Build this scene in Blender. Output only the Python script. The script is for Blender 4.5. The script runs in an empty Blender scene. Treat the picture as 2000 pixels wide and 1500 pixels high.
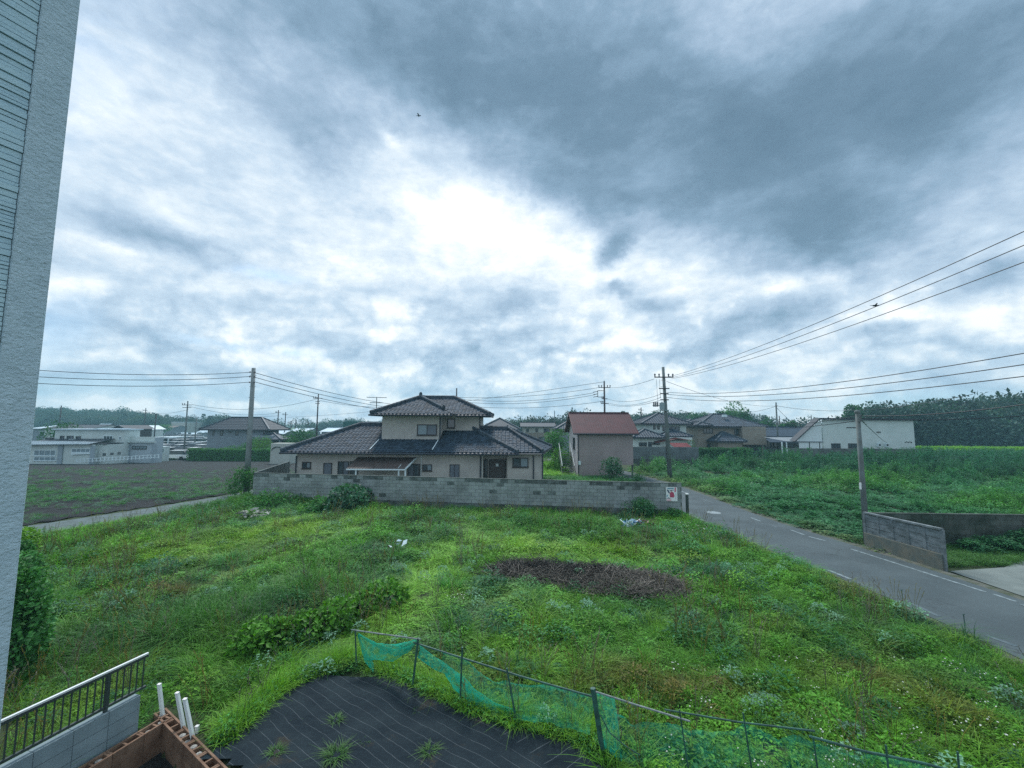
import bpy, math, random
import numpy as np
from mathutils import Vector, Matrix, Euler
R = math.radians
rnd = random.Random(7)
nrs = np.random.RandomState(11)
SC = bpy.context.scene
COL = SC.collection

# ---------------------------------------------------------------- camera
F, HOR, EYE = 830.0, 828.0, 4.7          # focal length / horizon row in photo pixels (2000 wide), eye height in metres
TILT = math.atan((HOR - 750) / F)
ROLL = R(-0.3)
cd = bpy.data.cameras.new('camera')
cam = bpy.data.objects.new('camera', cd); COL.objects.link(cam)
CAMR = (Euler((R(90) + TILT, 0, 0)).to_matrix() @ Matrix.Rotation(-ROLL, 3, 'Z'))
cam.matrix_world = Matrix.Translation((0, 0, EYE)) @ CAMR.to_4x4()
cd.sensor_width = 36; cd.lens = 36 * F / 2000; cd.clip_start = 0.05; cd.clip_end = 6000
SC.camera = cam

# ---------------------------------------------------------------- exposure
SC.view_settings.view_transform = 'Standard'; SC.view_settings.look = 'None'
SC.view_settings.gamma = 1; SC.view_settings.exposure = 1.2
SC.view_settings.use_curve_mapping = False
SC.cycles.max_bounces = 6; SC.cycles.diffuse_bounces = 3; SC.cycles.transparent_max_bounces = 16
SC.cycles.volume_bounces = 0; SC.cycles.use_denoising = False; SC.cycles.sample_clamp_indirect = 4

# ---------------------------------------------------------------- pixel <-> place helpers (survey of the photograph)
ORG = Vector((0, 0, EYE))
def ray(px, py):
    return CAMR @ Vector(((px - 1000) / F, -(py - 750) / F, -1))
def P(px, py, Y):
    d = ray(px, py); return ORG + d * (Y / d.y)
def proj(x, y, z):
    v = CAMR.transposed() @ (Vector((x, y, z)) - ORG)
    return 1000 + F * v.x / -v.z, 750 - F * v.y / -v.z
def sst(t):
    t = max(0.0, min(1.0, t)); return t * t * (3 - 2 * t)
def zslope(y): return -1.3 * sst((y - 30) / 42)
def Gp(px, py, dz=0.0):
    d = ray(px, py); z = 0.0
    for _ in range(12):
        p = ORG + d * ((z - EYE) / d.z); z = zslope(p.y) + dz
    return Vector((p.x, p.y, z))

# ---------------------------------------------------------------- node helpers
class NT:
    def __init__(s, tree): s.t = tree; s.n = tree.nodes; s.l = tree.links
    def new(s, typ, **kw):
        n = s.n.new(typ)
        for k, v in kw.items(): setattr(n, k, v)
        return n
    def put(s, sock, v):
        if v is None: return
        if isinstance(v, bpy.types.NodeSocket): s.l.new(v, sock)
        else: sock.default_value = v
    def m(s, op, a, b=None, c=None, clamp=False):
        n = s.new('ShaderNodeMath', operation=op, use_clamp=clamp)
        s.put(n.inputs[0], a); s.put(n.inputs[1], b); s.put(n.inputs[2], c)
        return n.outputs[0]
    def vm(s, op, a, b=None, out=0):
        n = s.new('ShaderNodeVectorMath', operation=op)
        s.put(n.inputs[0], a); s.put(n.inputs[1], b); return n.outputs[out]
    def mix(s, f, a, b, blend='MIX'):
        n = s.new('ShaderNodeMix', data_type='RGBA', blend_type=blend)
        s.put(n.inputs[0], f); s.put(n.inputs[6], a); s.put(n.inputs[7], b); return n.outputs[2]
    def noise(s, vec, scale, detail=4, rough=.55, dist=0, out=0):
        n = s.new('ShaderNodeTexNoise'); s.put(n.inputs['Vector'], vec)
        n.inputs['Scale'].default_value = scale; n.inputs['Detail'].default_value = detail
        n.inputs['Roughness'].default_value = rough; n.inputs['Distortion'].default_value = dist
        return n.outputs[out]
    def ss(s, v, a, b):
        n = s.new('ShaderNodeMapRange', interpolation_type='SMOOTHSTEP')
        s.put(n.inputs[0], v); n.inputs[1].default_value = a; n.inputs[2].default_value = b; return n.outputs[0]
    def ramp(s, v, stops):
        n = s.new('ShaderNodeValToRGB'); s.put(n.inputs[0], v); e = n.color_ramp.elements
        while len(e) < len(stops): e.new(0.5)
        for el, (p, c) in zip(e, stops): el.position = p; el.color = (*c, 1)
        return n.outputs[0]

# ---------------------------------------------------------------- sky
def azel(px, py):
    d = ray(px, py).normalized(); return math.atan2(d.x, d.y), math.asin(d.z)
SUN_AZ, SUN_EL = azel(840, 330)
SUN_EL = R(52)
W = bpy.data.worlds.new('World'); SC.world = W; W.use_nodes = True
w = NT(W.node_tree); w.n.clear()
tc = w.new('ShaderNodeTexCoord').outputs['Generated']
sep = w.new('ShaderNodeSeparateXYZ'); w.put(sep.inputs[0], tc)
X_, Y_, Z_ = sep.outputs
az = w.m('ARCTAN2', X_, Y_)
zc = w.m('MAXIMUM', Z_, 0.0)
el = w.m('ARCSINE', Z_)
den = w.m('ADD', zc, 0.10)
cp = w.new('ShaderNodeCombineXYZ')
w.put(cp.inputs[0], w.m('DIVIDE', X_, den)); w.put(cp.inputs[1], w.m('DIVIDE', Y_, den))
pl = cp.outputs[0]
warpc = w.noise(tc, 5.5, 6, .6, 0, out=1)
ws = w.new('ShaderNodeSeparateXYZ'); w.put(ws.inputs[0], warpc)
azw = w.m('ADD', az, w.m('MULTIPLY', w.m('SUBTRACT', ws.outputs[0], .5), .30))
elw = w.m('ADD', el, w.m('MULTIPLY', w.m('SUBTRACT', ws.outputs[1], .5), .17))
def blob(px, py, rx, ry, wt, rot=0.0, edge=1.0, warp=1.0):
    a0, e0 = azel(px, py)
    a1, _ = azel(px + rx, py); a2, _ = azel(px - rx, py)
    _, e1 = azel(px, py - ry); _, e2 = azel(px, py + ry)
    ra, re = abs(a1 - a2) / 2, abs(e1 - e2) / 2
    A = azw if warp >= 1 else w.m('ADD', w.m('MULTIPLY', azw, warp), w.m('MULTIPLY', az, 1 - warp))
    E = elw if warp >= 1 else w.m('ADD', w.m('MULTIPLY', elw, warp), w.m('MULTIPLY', el, 1 - warp))
    da = w.m('SUBTRACT', A, a0); de = w.m('SUBTRACT', E, e0)
    c, s_ = math.cos(R(rot)), math.sin(R(rot))
    u = w.m('ADD', w.m('MULTIPLY', da, c / ra), w.m('MULTIPLY', de, s_ / ra))
    v = w.m('ADD', w.m('MULTIPLY', da, -s_ / re), w.m('MULTIPLY', de, c / re))
    d2 = w.m('ADD', w.m('MULTIPLY', u, u), w.m('MULTIPLY', v, v))
    g = w.m('EXPONENT', w.m('MULTIPLY', w.m('POWER', d2, edge), -1.0))
    return w.m('MULTIPLY', g, wt)
blobs = [
 # dark masses
 (600, 20, 520, 130, .30, -6, 1, 1), (560, 210, 230, 90, .17, -20, 1, 1), (960, 120, 330, 170, .27, -12, 1.2, 1),
 (1290, 240, 300, 200, .33, -12, 1.3, 1), (1650, 270, 330, 210, .31, -6, 1.3, 1), (1950, 60, 500, 190, .27, 0, 1, 1),
 (1250, -120, 900, 190, .17, 0, 1, 1), (1130, 370, 190, 50, .16, -14, 1.4, .8),
 (1590, 470, 190, 70, .27, -3, 1.5, .8), (1205, 478, 50, 34, .38, 20, 1.3, .85), (1195, 560, 40, 15, .26, 0, 1.2, .8),
 (1280, 590, 80, 14, .24, -3, 1.4, .4), (330, 482, 150, 30, .24, -6, 1.4, .6), (1490, 628, 90, 34, .20, 8, 1.4, .6),
 (640, 330, 150, 40, .08, -25, 1, 1), (900, 590, 330, 40, .07, 0, 1, 1), (250, 752, 280, 16, .13, 0, 1.4, .3),
 (1720, 645, 70, 14, .16, 0, 1.5, .4), (700, 680, 300, 30, .09, 0, 1, .8),
 (1950, 540, 90, 30, .14, 0, 1.2, .5), (1400, 690, 220, 28, .09, 0, 1, .7), (1250, 690, 500, 20, .05, 0, 1, .8),
 # bright
 (870, 410, 230, 66, -.22, -10, 1, .8), (1080, 510, 230, 80, -.19, -10, 1, .8), (700, 520, 260, 70, -.12, 0, 1, 1),
 (760, 275, 40, 18, -.16, -20, 1, .6), (1500, 560, 160, 34, -.16, 0, 1, .7), (1900, 620, 130, 30, -.18, 0, 1, .6),
 (190, 250, 130, 180, -.11, 0, 1, 1), (1330, 760, 300, 40, -.12, 0, 1, .6), (300, 790, 260, 14, -.10, 0, 1.5, .3),
]
tot = None
for b in blobs:
    g = blob(*b); tot = g if tot is None else w.m('ADD', tot, g)
cq = w.new('ShaderNodeCombineXYZ')
w.put(cq.inputs[0], az); w.put(cq.inputs[1], w.m('MULTIPLY', el, 2.1)); w.put(cq.inputs[2], w.m('MULTIPLY', Y_, .3))
q = cq.outputs[0]
n1 = w.noise(pl, .62, 8, .54, .5)
n2 = w.noise(pl, 1.9, 8, .56, .35)
n3 = w.noise(q, 4.5, 9, .58, .55)
n5 = w.noise(q, 11.0, 8, .6, .3)
def puff(scale, off):
    v = w.new('ShaderNodeTexVoronoi', feature='SMOOTH_F1')
    v.inputs['Scale'].default_value = scale; v.inputs['Smoothness'].default_value = .55
    wv = w.vm('ADD', q, w.vm('MULTIPLY', w.vm('SUBTRACT', warpc, (.5, .5, .5)), (.5, .3, .3)))
    w.put(v.inputs['Vector'], w.vm('ADD', wv, off)); return v.outputs['Distance']
pf = w.m('ADD', w.m('MULTIPLY', puff(6, (0, 0, 0)), .6), w.m('MULTIPLY', puff(15, (3, 1, 0)), .4))
lowk = w.ss(el, R(24), R(6))       # near the horizon the deck is seen edge on: heaps rather than sheets
highk = w.m('SUBTRACT', 1.0, lowk)
nn = w.m('ADD', w.m('MULTIPLY', w.m('SUBTRACT', n1, .5), w.m('MULTIPLY', highk, .26)), w.m('MULTIPLY', w.m('SUBTRACT', n2, .5), w.m('MULTIPLY', highk, .36)))
nn = w.m('ADD', nn, w.m('MULTIPLY', w.m('SUBTRACT', n3, .5), w.m('ADD', w.m('MULTIPLY', lowk, .10), .30)))
nn = w.m('ADD', nn, w.m('MULTIPLY', w.m('SUBTRACT', n5, .5), w.m('ADD', .28, w.m('MULTIPLY', lowk, .20))))
nn = w.m('ADD', nn, w.m('MULTIPLY', w.m('SUBTRACT', pf, .42), w.m('ADD', w.m('MULTIPLY', lowk, .55), .16)))
n6 = w.noise(q, 30.0, 6, .65, .2)
nn = w.m('ADD', nn, w.m('MULTIPLY', w.m('SUBTRACT', n6, .5), .17))
dark = w.m('ADD', w.m('ADD', w.m('MULTIPLY', tot, 1.22), w.m('MULTIPLY', nn, 1.1)), w.m('SUBTRACT', .250, w.m('MULTIPLY', lowk, .11)))
cloud = w.ramp(dark, [(.0, (.50, .51, .52)), (.12, (.38, .42, .455)), (.25, (.275, .335, .40)), (.42, (.185, .245, .318)), (.60, (.118, .176, .240)), (.80, (.078, .124, .174)), (1.0, (.062, .102, .146))])
sky = w.new('ShaderNodeTexSky', sky_type='NISHITA', sun_disc=False)
sky.sun_elevation = SUN_EL; sky.sun_rotation = SUN_AZ
skyc = w.vm('MULTIPLY', sky.outputs[0], (.10, .10, .10))
# gaps of blue between the clouds
gap = w.m('ADD', blob(470, 672, 90, 9, 1.0, -3, 1, .3), blob(560, 690, 60, 8, .8, 0, 1, .3))
for gb in [(520, 535, 60, 10, .7, 0, 1, .4), (1740, 790, 300, 20, .9, 0, 1.4, .2), (560, 800, 120, 10, .7, 0, 1.4, .3),
           (110, 640, 90, 60, .45, 0, 1.4, .6), (240, 752, 300, 18, .6, 0, 1.2, .3), (180, 100, 120, 200, .3, 0, 1, 1)]:
    gap = w.m('ADD', gap, blob(*gb))
gap = w.m('MULTIPLY', gap, w.ss(n3, .36, .56), clamp=True)
gap = w.m('MULTIPLY', gap, .75)
blue = w.mix(.6, skyc, (.15, .27, .42, 1))
colr = w.mix(gap, cloud, blue)
# below the horizon
low = w.ss(el, R(-3), R(0))
colr = w.mix(low, (.10, .13, .12, 1), colr)
bg = w.new('ShaderNodeBackground'); w.put(bg.inputs[0], colr); bg.inputs[1].default_value = 1.0
wo = w.new('ShaderNodeOutputWorld'); w.l.new(bg.outputs[0], wo.inputs[0])
W.cycles.sampling_method = 'MANUAL'; W.cycles.sample_map_resolution = 512

sd = bpy.data.lights.new('sun', 'SUN'); sun = bpy.data.objects.new('sun', sd); COL.objects.link(sun)
sd.energy = 1.5; sd.angle = R(12); sd.color = (1.0, .98, .95)
sv = Vector((math.sin(SUN_AZ) * math.cos(SUN_EL), math.cos(SUN_AZ) * math.cos(SUN_EL), math.sin(SUN_EL)))
sun.rotation_euler = sv.to_track_quat('Z', 'Y').to_euler()
# ---------------------------------------------------------------- numpy noise
def _h(ix, iy, s):
    n = (ix * 374761393 + iy * 668265263 + s * 1274126177) & 0x7fffffff
    n = ((n ^ (n >> 13)) * 1274126177) & 0x7fffffff
    return ((n ^ (n >> 16)) & 0xffff) / 65535.0
def vn(x, y, s=0):
    x = np.asarray(x, float); y = np.asarray(y, float)
    ix = np.floor(x).astype(np.int64); iy = np.floor(y).astype(np.int64)
    fx = x - ix; fy = y - iy; fx = fx * fx * (3 - 2 * fx); fy = fy * fy * (3 - 2 * fy)
    a = _h(ix, iy, s); b = _h(ix + 1, iy, s); c = _h(ix, iy + 1, s); d = _h(ix + 1, iy + 1, s)
    return (a * (1 - fx) + b * fx) * (1 - fy) + (c * (1 - fx) + d * fx) * fy
def fbm(x, y, s=0, o=4):
    t = 0; a = .5; n = 0
    for k in range(o):
        t = t + a * vn(np.asarray(x) * 2 ** k, np.asarray(y) * 2 ** k, s + k); n += a; a *= .5
    return t / n

# ---------------------------------------------------------------- materials
def mat(name, col, rough=.8, c2=None, nscale=3.0, bump=0.0, bscale=40.0, spec=.3, isl=0.0, objr=0.0, metal=0.0, detail=5, stretch=None, crack=0):
    m = bpy.data.materials.new(name); m.use_nodes = True; t = NT(m.node_tree); t.n.clear()
    bs = t.new('ShaderNodeBsdfPrincipled'); out = t.new('ShaderNodeOutputMaterial'); t.l.new(bs.outputs[0], out.inputs[0])
    pos = t.new('ShaderNodeNewGeometry')
    p = pos.outputs['Position']
    if stretch: p = t.vm('MULTIPLY', p, stretch)
    col = tuple(min(.8, v * g_) for v, g_ in zip(col, (1.22, 1.36, 1.42)))  # gain also puts the window pane's cool cast into every colour
    if c2 is not None: c2 = tuple(min(.8, v * g_) for v, g_ in zip(c2, (1.22, 1.36, 1.42)))
    c = (*col, 1)
    if c2 is not None:
        f = t.ss(t.noise(p, nscale, detail, .6), .35, .66); c = t.mix(f, (*col, 1), (*c2, 1))
    if isl or objr:
        v = 1.0
        oi = t.new('ShaderNodeObjectInfo')
        r = t.m('FRACT', t.m('ADD', t.m('MULTIPLY', pos.outputs['Random Per Island'], 1.0 if isl else 0.0), oi.outputs['Random'] if objr else 0.0))
        k = max(isl, objr)
        v = t.m('ADD', t.m('MULTIPLY', r, 2 * k), 1 - k)
        c = t.vm('MULTIPLY', c, t.comb(v)) if False else t.mix(1.0, c, t.gray(v), 'MULTIPLY')
    t.put(bs.inputs['Base Color'], c)
    bs.inputs['Roughness'].default_value = rough; bs.inputs['Specular IOR Level'].default_value = spec
    bs.inputs['Metallic'].default_value = metal
    if crack:
        vo = t.new('ShaderNodeTexVoronoi', feature='DISTANCE_TO_EDGE'); vo.inputs['Scale'].default_value = crack
        wv = t.vm('ADD', p, t.vm('MULTIPLY', t.noise(p, 2.2, 4, .6, 0, 1), (.9, .9, .9))); t.put(vo.inputs['Vector'], wv)
        f = t.m('SUBTRACT', 1.0, t.ss(vo.outputs['Distance'], .004, .02)); f = t.m('MULTIPLY', f, t.ss(t.noise(p, .35, 3, .5), .5, .62)); c = t.mix(t.m('MULTIPLY', f, .55), c, (.02, .024, .026, 1))
        sp_ = t.noise(p, 140, 2, .8); c = t.mix(1.0, c, t.gray(t.m('ADD', t.m('MULTIPLY', sp_, .9), .55)), 'MULTIPLY')
        t.put(bs.inputs['Base Color'], c)
    if bump:
        b = t.new('ShaderNodeBump'); b.inputs['Strength'].default_value = 1.0; b.inputs['Distance'].default_value = bump
        t.put(b.inputs['Height'], t.noise(p, bscale, 5, .65)); t.l.new(b.outputs[0], bs.inputs['Normal'])
    return m
def _gray(s, v):
    n = s.new('ShaderNodeCombineColor')
    for i in range(3): s.put(n.inputs[i], v)
    return n.outputs[0]
NT.gray = _gray

def glass_mat(name, col, rough=.08):
    m = mat(name, col, rough, spec=.9); return m

# ---------------------------------------------------------------- mesh builder
class MB:
    def __init__(s): s.v = []; s.f = []
    def quad(s, a, b, c, d):
        i = len(s.v); s.v += [tuple(a), tuple(b), tuple(c), tuple(d)]; s.f.append((i, i + 1, i + 2, i + 3))
    def tri(s, a, b, c):
        i = len(s.v); s.v += [tuple(a), tuple(b), tuple(c)]; s.f.append((i, i + 1, i + 2))
    def poly(s, pts):
        i = len(s.v); s.v += [tuple(p) for p in pts]; s.f.append(tuple(range(i, i + len(pts))))
    def box(s, c, d, u=(1, 0, 0), vv=(0, 1, 0), w_=(0, 0, 1)):
        c = Vector(c); u = Vector(u) * d[0] / 2; vv = Vector(vv) * d[1] / 2; w_ = Vector(w_) * d[2] / 2
        i = len(s.v)
        for a, b, e in ((-1, -1, -1), (1, -1, -1), (1, 1, -1), (-1, 1, -1), (-1, -1, 1), (1, -1, 1), (1, 1, 1), (-1, 1, 1)):
            s.v.append(tuple(c + u * a + vv * b + w_ * e))
        s.f += [(i, i + 3, i + 2, i + 1), (i + 4, i + 5, i + 6, i + 7), (i, i + 1, i + 5, i + 4), (i + 1, i + 2, i + 6, i + 5), (i + 2, i + 3, i + 7, i + 6), (i + 3, i, i + 4, i + 7)]
        return s
    def bx(s, x0, x1, y0, y1, z0, z1):
        return s.box(((x0 + x1) / 2, (y0 + y1) / 2, (z0 + z1) / 2), (x1 - x0, y1 - y0, z1 - z0))
    def bar(s, a, b, wd, hd=None, up=(0, 0, 1)):
        a = Vector(a); b = Vector(b); d = b - a; L = d.length; d.normalize(); up = Vector(up)
        if abs(d.dot(up)) > .98: up = Vector((0, 1, 0))
        sd_ = d.cross(up).normalized(); u2 = sd_.cross(d)
        return s.box((a + b) / 2, (L, wd, hd or wd), d, sd_, u2)
    def tube(s, pts, r, n=6, r2=None, cap=True):
        pts = [Vector(p) for p in pts]; rings = []
        for k, p in enumerate(pts):
            d = (pts[min(k + 1, len(pts) - 1)] - pts[max(k - 1, 0)]).normalized()
            up = Vector((0, 0, 1)) if abs(d.z) < .9 else Vector((1, 0, 0))
            a = d.cross(up).normalized(); b = a.cross(d)
            rr = r if r2 is None else r + (r2 - r) * k / (len(pts) - 1)
            i = len(s.v); rings.append(i)
            for j in range(n):
                t = 2 * math.pi * j / n; s.v.append(tuple(p + a * math.cos(t) * rr + b * math.sin(t) * rr))
        for q in range(len(rings) - 1):
            for j in range(n):
                s.f.append((rings[q] + j, rings[q] + (j + 1) % n, rings[q + 1] + (j + 1) % n, rings[q + 1] + j))
        if cap:
            s.f.append(tuple(rings[0] + j for j in range(n))[::-1]); s.f.append(tuple(rings[-1] + j for j in range(n)))
        return s
    def ball(s, c, r, n=8, m=5):
        c = Vector(c); r = Vector(r) if hasattr(r, '__len__') else Vector((r, r, r)); i = len(s.v)
        for a in range(m + 1):
            th = math.pi * a / m
            for b in range(n):
                ph = 2 * math.pi * b / n
                s.v.append((c.x + r.x * math.sin(th) * math.cos(ph), c.y + r.y * math.sin(th) * math.sin(ph), c.z + r.z * math.cos(th)))
        for a in range(m):
            for b in range(n):
                s.f.append((i + a * n + b, i + a * n + (b + 1) % n, i + (a + 1) * n + (b + 1) % n, i + (a + 1) * n + b))
        return s
    def mesh(s, name, m=None, smooth=False, off=None):
        me = bpy.data.meshes.new(name)
        v = s.v if off is None else [(x - off[0], y - off[1], z - off[2]) for x, y, z in s.v]
        me.from_pydata(v, [], s.f)
        if m: me.materials.append(m)
        if smooth: me.polygons.foreach_set('use_smooth', [True] * len(me.polygons))
        return me

def empty(name, loc, label, cat, group=None, rz=0):
    o = bpy.data.objects.new(name, None); COL.objects.link(o); o.location = loc; o.rotation_euler = (0, 0, rz)
    o.empty_display_size = .2
    o['label'] = label; o['category'] = cat
    if group: o['group'] = group
    return o
def part(parent, name, mb, m, local=False, smooth=False, label=None, kind=None, root=None):
    """one mesh object under parent; world coordinates unless local"""
    off = None
    if parent is not None and not local:
        L = Vector((0, 0, 0)); q = parent
        while q is not None: L += q.location; q = q.parent
        off = L
    o = bpy.data.objects.new(name, mb.mesh(name, m, smooth, off) if isinstance(mb, MB) else mb)
    if not isinstance(mb, MB) and off is not None: o.location = -off
    COL.objects.link(o); o.parent = parent
    if label: o['label'] = label
    if kind: o['kind'] = kind
    return o
def solo(name, mb, m, label, cat, group=None, smooth=False, kind=None):
    o = part(None, name, mb, m, smooth=smooth); o['label'] = label
    if cat: o['category'] = cat
    if group: o['group'] = group
    if kind: o['kind'] = kind
    return o
def struct(name, mb, m, smooth=False):
    o = part(None, name, mb, m, smooth=smooth); o['kind'] = 'structure'; return o
def copy_tree(o, parent=None):
    c = o.copy(); COL.objects.link(c); c.parent = parent
    for ch in [k for k in ALLCH.get(o.name, [])]: copy_tree(ch, c)
    return c
ALLCH = {}
def index_children(root):
    def rec(o):
        ch = [k for k in bpy.data.objects if k.parent == o]; ALLCH[o.name] = ch
        for k in ch: rec(k)
    rec(root)
def dup(root, loc, rz=0, label=None, sc=None):
    if root.name not in ALLCH: index_children(root)
    c = copy_tree(root); c.location = loc; c.rotation_euler = (0, 0, rz)
    if sc: c.scale = (sc, sc, sc)
    if label: c['label'] = label
    return c

# ---------------------------------------------------------------- scatter (plants nobody could count)
def scatter(name, templates, pts, m_label=None, cat=None, kind='stuff', parent=None):
    """pts: dict of arrays x,y,z,rz,sx,sz,idx,tint(n,3)"""
    coll = bpy.data.collections.new(name + '_kinds')
    for t in templates: coll.objects.link(t)
    n = len(pts['x']); me = bpy.data.meshes.new(name)
    me.vertices.add(n)
    co = np.stack([pts['x'], pts['y'], pts['z']], 1).astype(np.float32).ravel(); me.vertices.foreach_set('co', co)
    def attr(nm, typ, arr, key):
        a = me.attributes.new(nm, typ, 'POINT'); a.data.foreach_set(key, np.asarray(arr).ravel())
    lean = pts.get('lean', np.zeros((n, 2)))
    attr('rot', 'FLOAT_VECTOR', np.stack([lean[:, 0], lean[:, 1], pts['rz']], 1).astype(np.float32), 'vector')
    attr('scl', 'FLOAT_VECTOR', np.stack([pts['sx'], pts['sx'], pts['sz']], 1).astype(np.float32), 'vector')
    attr('idx', 'INT', pts['idx'].astype(np.int32), 'value')
    attr('tint', 'FLOAT_VECTOR', pts['tint'].astype(np.float32), 'vector')
    ng = bpy.data.node_groups.new(name + '_scatter', 'GeometryNodeTree')
    ng.interface.new_socket('Geometry', in_out='INPUT', socket_type='NodeSocketGeometry')
    ng.interface.new_socket('Geometry', in_out='OUTPUT', socket_type='NodeSocketGeometry')
    N = ng.nodes; L = ng.links
    gi = N.new('NodeGroupInput'); go = N.new('NodeGroupOutput'); ip = N.new('GeometryNodeInstanceOnPoints')
    ci = N.new('GeometryNodeCollectionInfo'); ci.inputs['Collection'].default_value = coll
    ci.inputs['Separate Children'].default_value = True; ci.inputs['Reset Children'].default_value = True
    L.new(gi.outputs[0], ip.inputs['Points']); L.new(ci.outputs[0], ip.inputs['Instance']); ip.inputs['Pick Instance'].default_value = True
    def na(nm, typ):
        a = N.new('GeometryNodeInputNamedAttribute'); a.data_type = typ; a.inputs[0].default_value = nm
        return next(o for o in a.outputs if o.enabled)
    L.new(na('idx', 'INT'), ip.inputs['Instance Index']); L.new(na('scl', 'FLOAT_VECTOR'), ip.inputs['Scale'])
    er = N.new('FunctionNodeEulerToRotation'); L.new(na('rot', 'FLOAT_VECTOR'), er.inputs[0]); L.new(er.outputs[0], ip.inputs['Rotation'])
    L.new(ip.outputs[0], go.inputs[0])
    o = bpy.data.objects.new(name, me); COL.objects.link(o)
    md = o.modifiers.new('scatter', 'NODES'); md.node_group = ng
    if parent is not None: o.parent = parent
    if kind: o['kind'] = kind
    if m_label: o['label'] = m_label
    if cat: o['category'] = cat
    return o

# ---------------------------------------------------------------- plant kinds
def leafmat(name, col, trans=.25, rough=.6, spec=.25, usetint=True, vary=.35):
    m = bpy.data.materials.new(name); m.use_nodes = True; t = NT(m.node_tree); t.n.clear()
    at = t.new('ShaderNodeAttribute', attribute_type='INSTANCER', attribute_name='tint')
    g = t.new('ShaderNodeNewGeometry')
    v = t.m('ADD', t.m('MULTIPLY', g.outputs['Random Per Island'], 2 * vary), 1 - vary)
    c = t.mix(1.0, (*col, 1), t.gray(v), 'MULTIPLY')
    if usetint: c = t.mix(1.0, c, at.outputs['Color'], 'MULTIPLY')
    bs = t.new('ShaderNodeBsdfPrincipled'); t.put(bs.inputs['Base Color'], c); bs.inputs['Roughness'].default_value = rough
    bs.inputs['Specular IOR Level'].default_value = spec
    tr = t.new('ShaderNodeBsdfTranslucent'); t.put(tr.inputs[0], t.mix(1.0, c, (1.25, 1.35, .55, 1), 'MULTIPLY'))
    mx = t.new('ShaderNodeMixShader'); mx.inputs[0].default_value = trans
    t.l.new(bs.outputs[0], mx.inputs[1]); t.l.new(tr.outputs[0], mx.inputs[2])
    out = t.new('ShaderNodeOutputMaterial'); t.l.new(mx.outputs[0], out.inputs[0]); return m
ML = leafmat('weed_leaf', (1, 1, 1))
def tmpl(name, mb, m): return bpy.data.objects.new(name, mb.mesh(name, m))
def blades(seed, n, h, wd, spread, lean, nseg=3):
    r = random.Random(seed); mb = MB()
    for _ in range(n):
        a = r.uniform(0, 2 * math.pi); d = spread * math.sqrt(r.random()); bx_, by = d * math.cos(a), d * math.sin(a)
        az_ = a + r.uniform(-1.3, 1.3); H = h * r.uniform(.5, 1.1); ln = lean * r.uniform(.2, 1.3); W_ = wd * r.uniform(.6, 1.3)
        dx, dy = math.cos(az_), math.sin(az_); tw = r.uniform(-.6, .6); sx, sy = -math.sin(az_ + tw), math.cos(az_ + tw)
        prev = None; i0 = len(mb.v)
        for k in range(nseg + 1):
            t = k / nseg; rr = ln * H * t ** 1.7; z = H * (t - .38 * ln * t ** 2.6); w2 = W_ * (1 - t ** 1.5) / 2 + .0008
            mb.v += [(bx_ + dx * rr - sx * w2, by + dy * rr - sy * w2, z), (bx_ + dx * rr + sx * w2, by + dy * rr + sy * w2, z)]
            if k: j = i0 + 2 * k; mb.f.append((j - 2, j - 1, j + 1, j))
    return mb
def leaf(mb, c, d, nrm, L, Wd, fold=.18):
    """a folded pointed leaf from c along d"""
    d = d.normalized(); s_ = d.cross(nrm).normalized(); u = s_.cross(d)
    i = len(mb.v); m = c + d * L * .45
    mb.v += [tuple(c), tuple(m + s_ * Wd / 2 + u * Wd * fold), tuple(c + d * L - u * L * .12), tuple(m - s_ * Wd / 2 + u * Wd * fold), tuple(m)]
    mb.f += [(i, i + 4, i + 1), (i + 4, i + 2, i + 1), (i, i + 3, i + 4), (i + 4, i + 3, i + 2)]
def leafy(seed, n, rad, h, L, Wd, flat=.5, stems=0):
    """low mound of broad leaves"""
    r = random.Random(seed); mb = MB()
    for _ in range(n):
        a = r.uniform(0, 2 * math.pi); q = math.sqrt(r.random()); x, y = rad * q * math.cos(a), rad * q * math.sin(a)
        z = h * (1 - q ** 2) * r.uniform(.35, 1.0) + h * .1 * r.random()
        az_ = a + r.uniform(-1.5, 1.5); tl = r.uniform(-.3, .8) * (1 - flat)
        d = Vector((math.cos(az_), math.sin(az_), tl)); nn_ = Vector((r.uniform(-.4, .4), r.uniform(-.4, .4), 1))
        leaf(mb, Vector((x, y, z)), d, nn_, L * r.uniform(.6, 1.25), Wd * r.uniform(.7, 1.2))
    for _ in range(stems):
        a = r.uniform(0, 2 * math.pi); q = rad * r.random() * .7
        mb.tube([(q * .3 * math.cos(a), q * .3 * math.sin(a), 0), (q * math.cos(a), q * math.sin(a), h * .8)], .006, 3, cap=False)
    return mb
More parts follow.
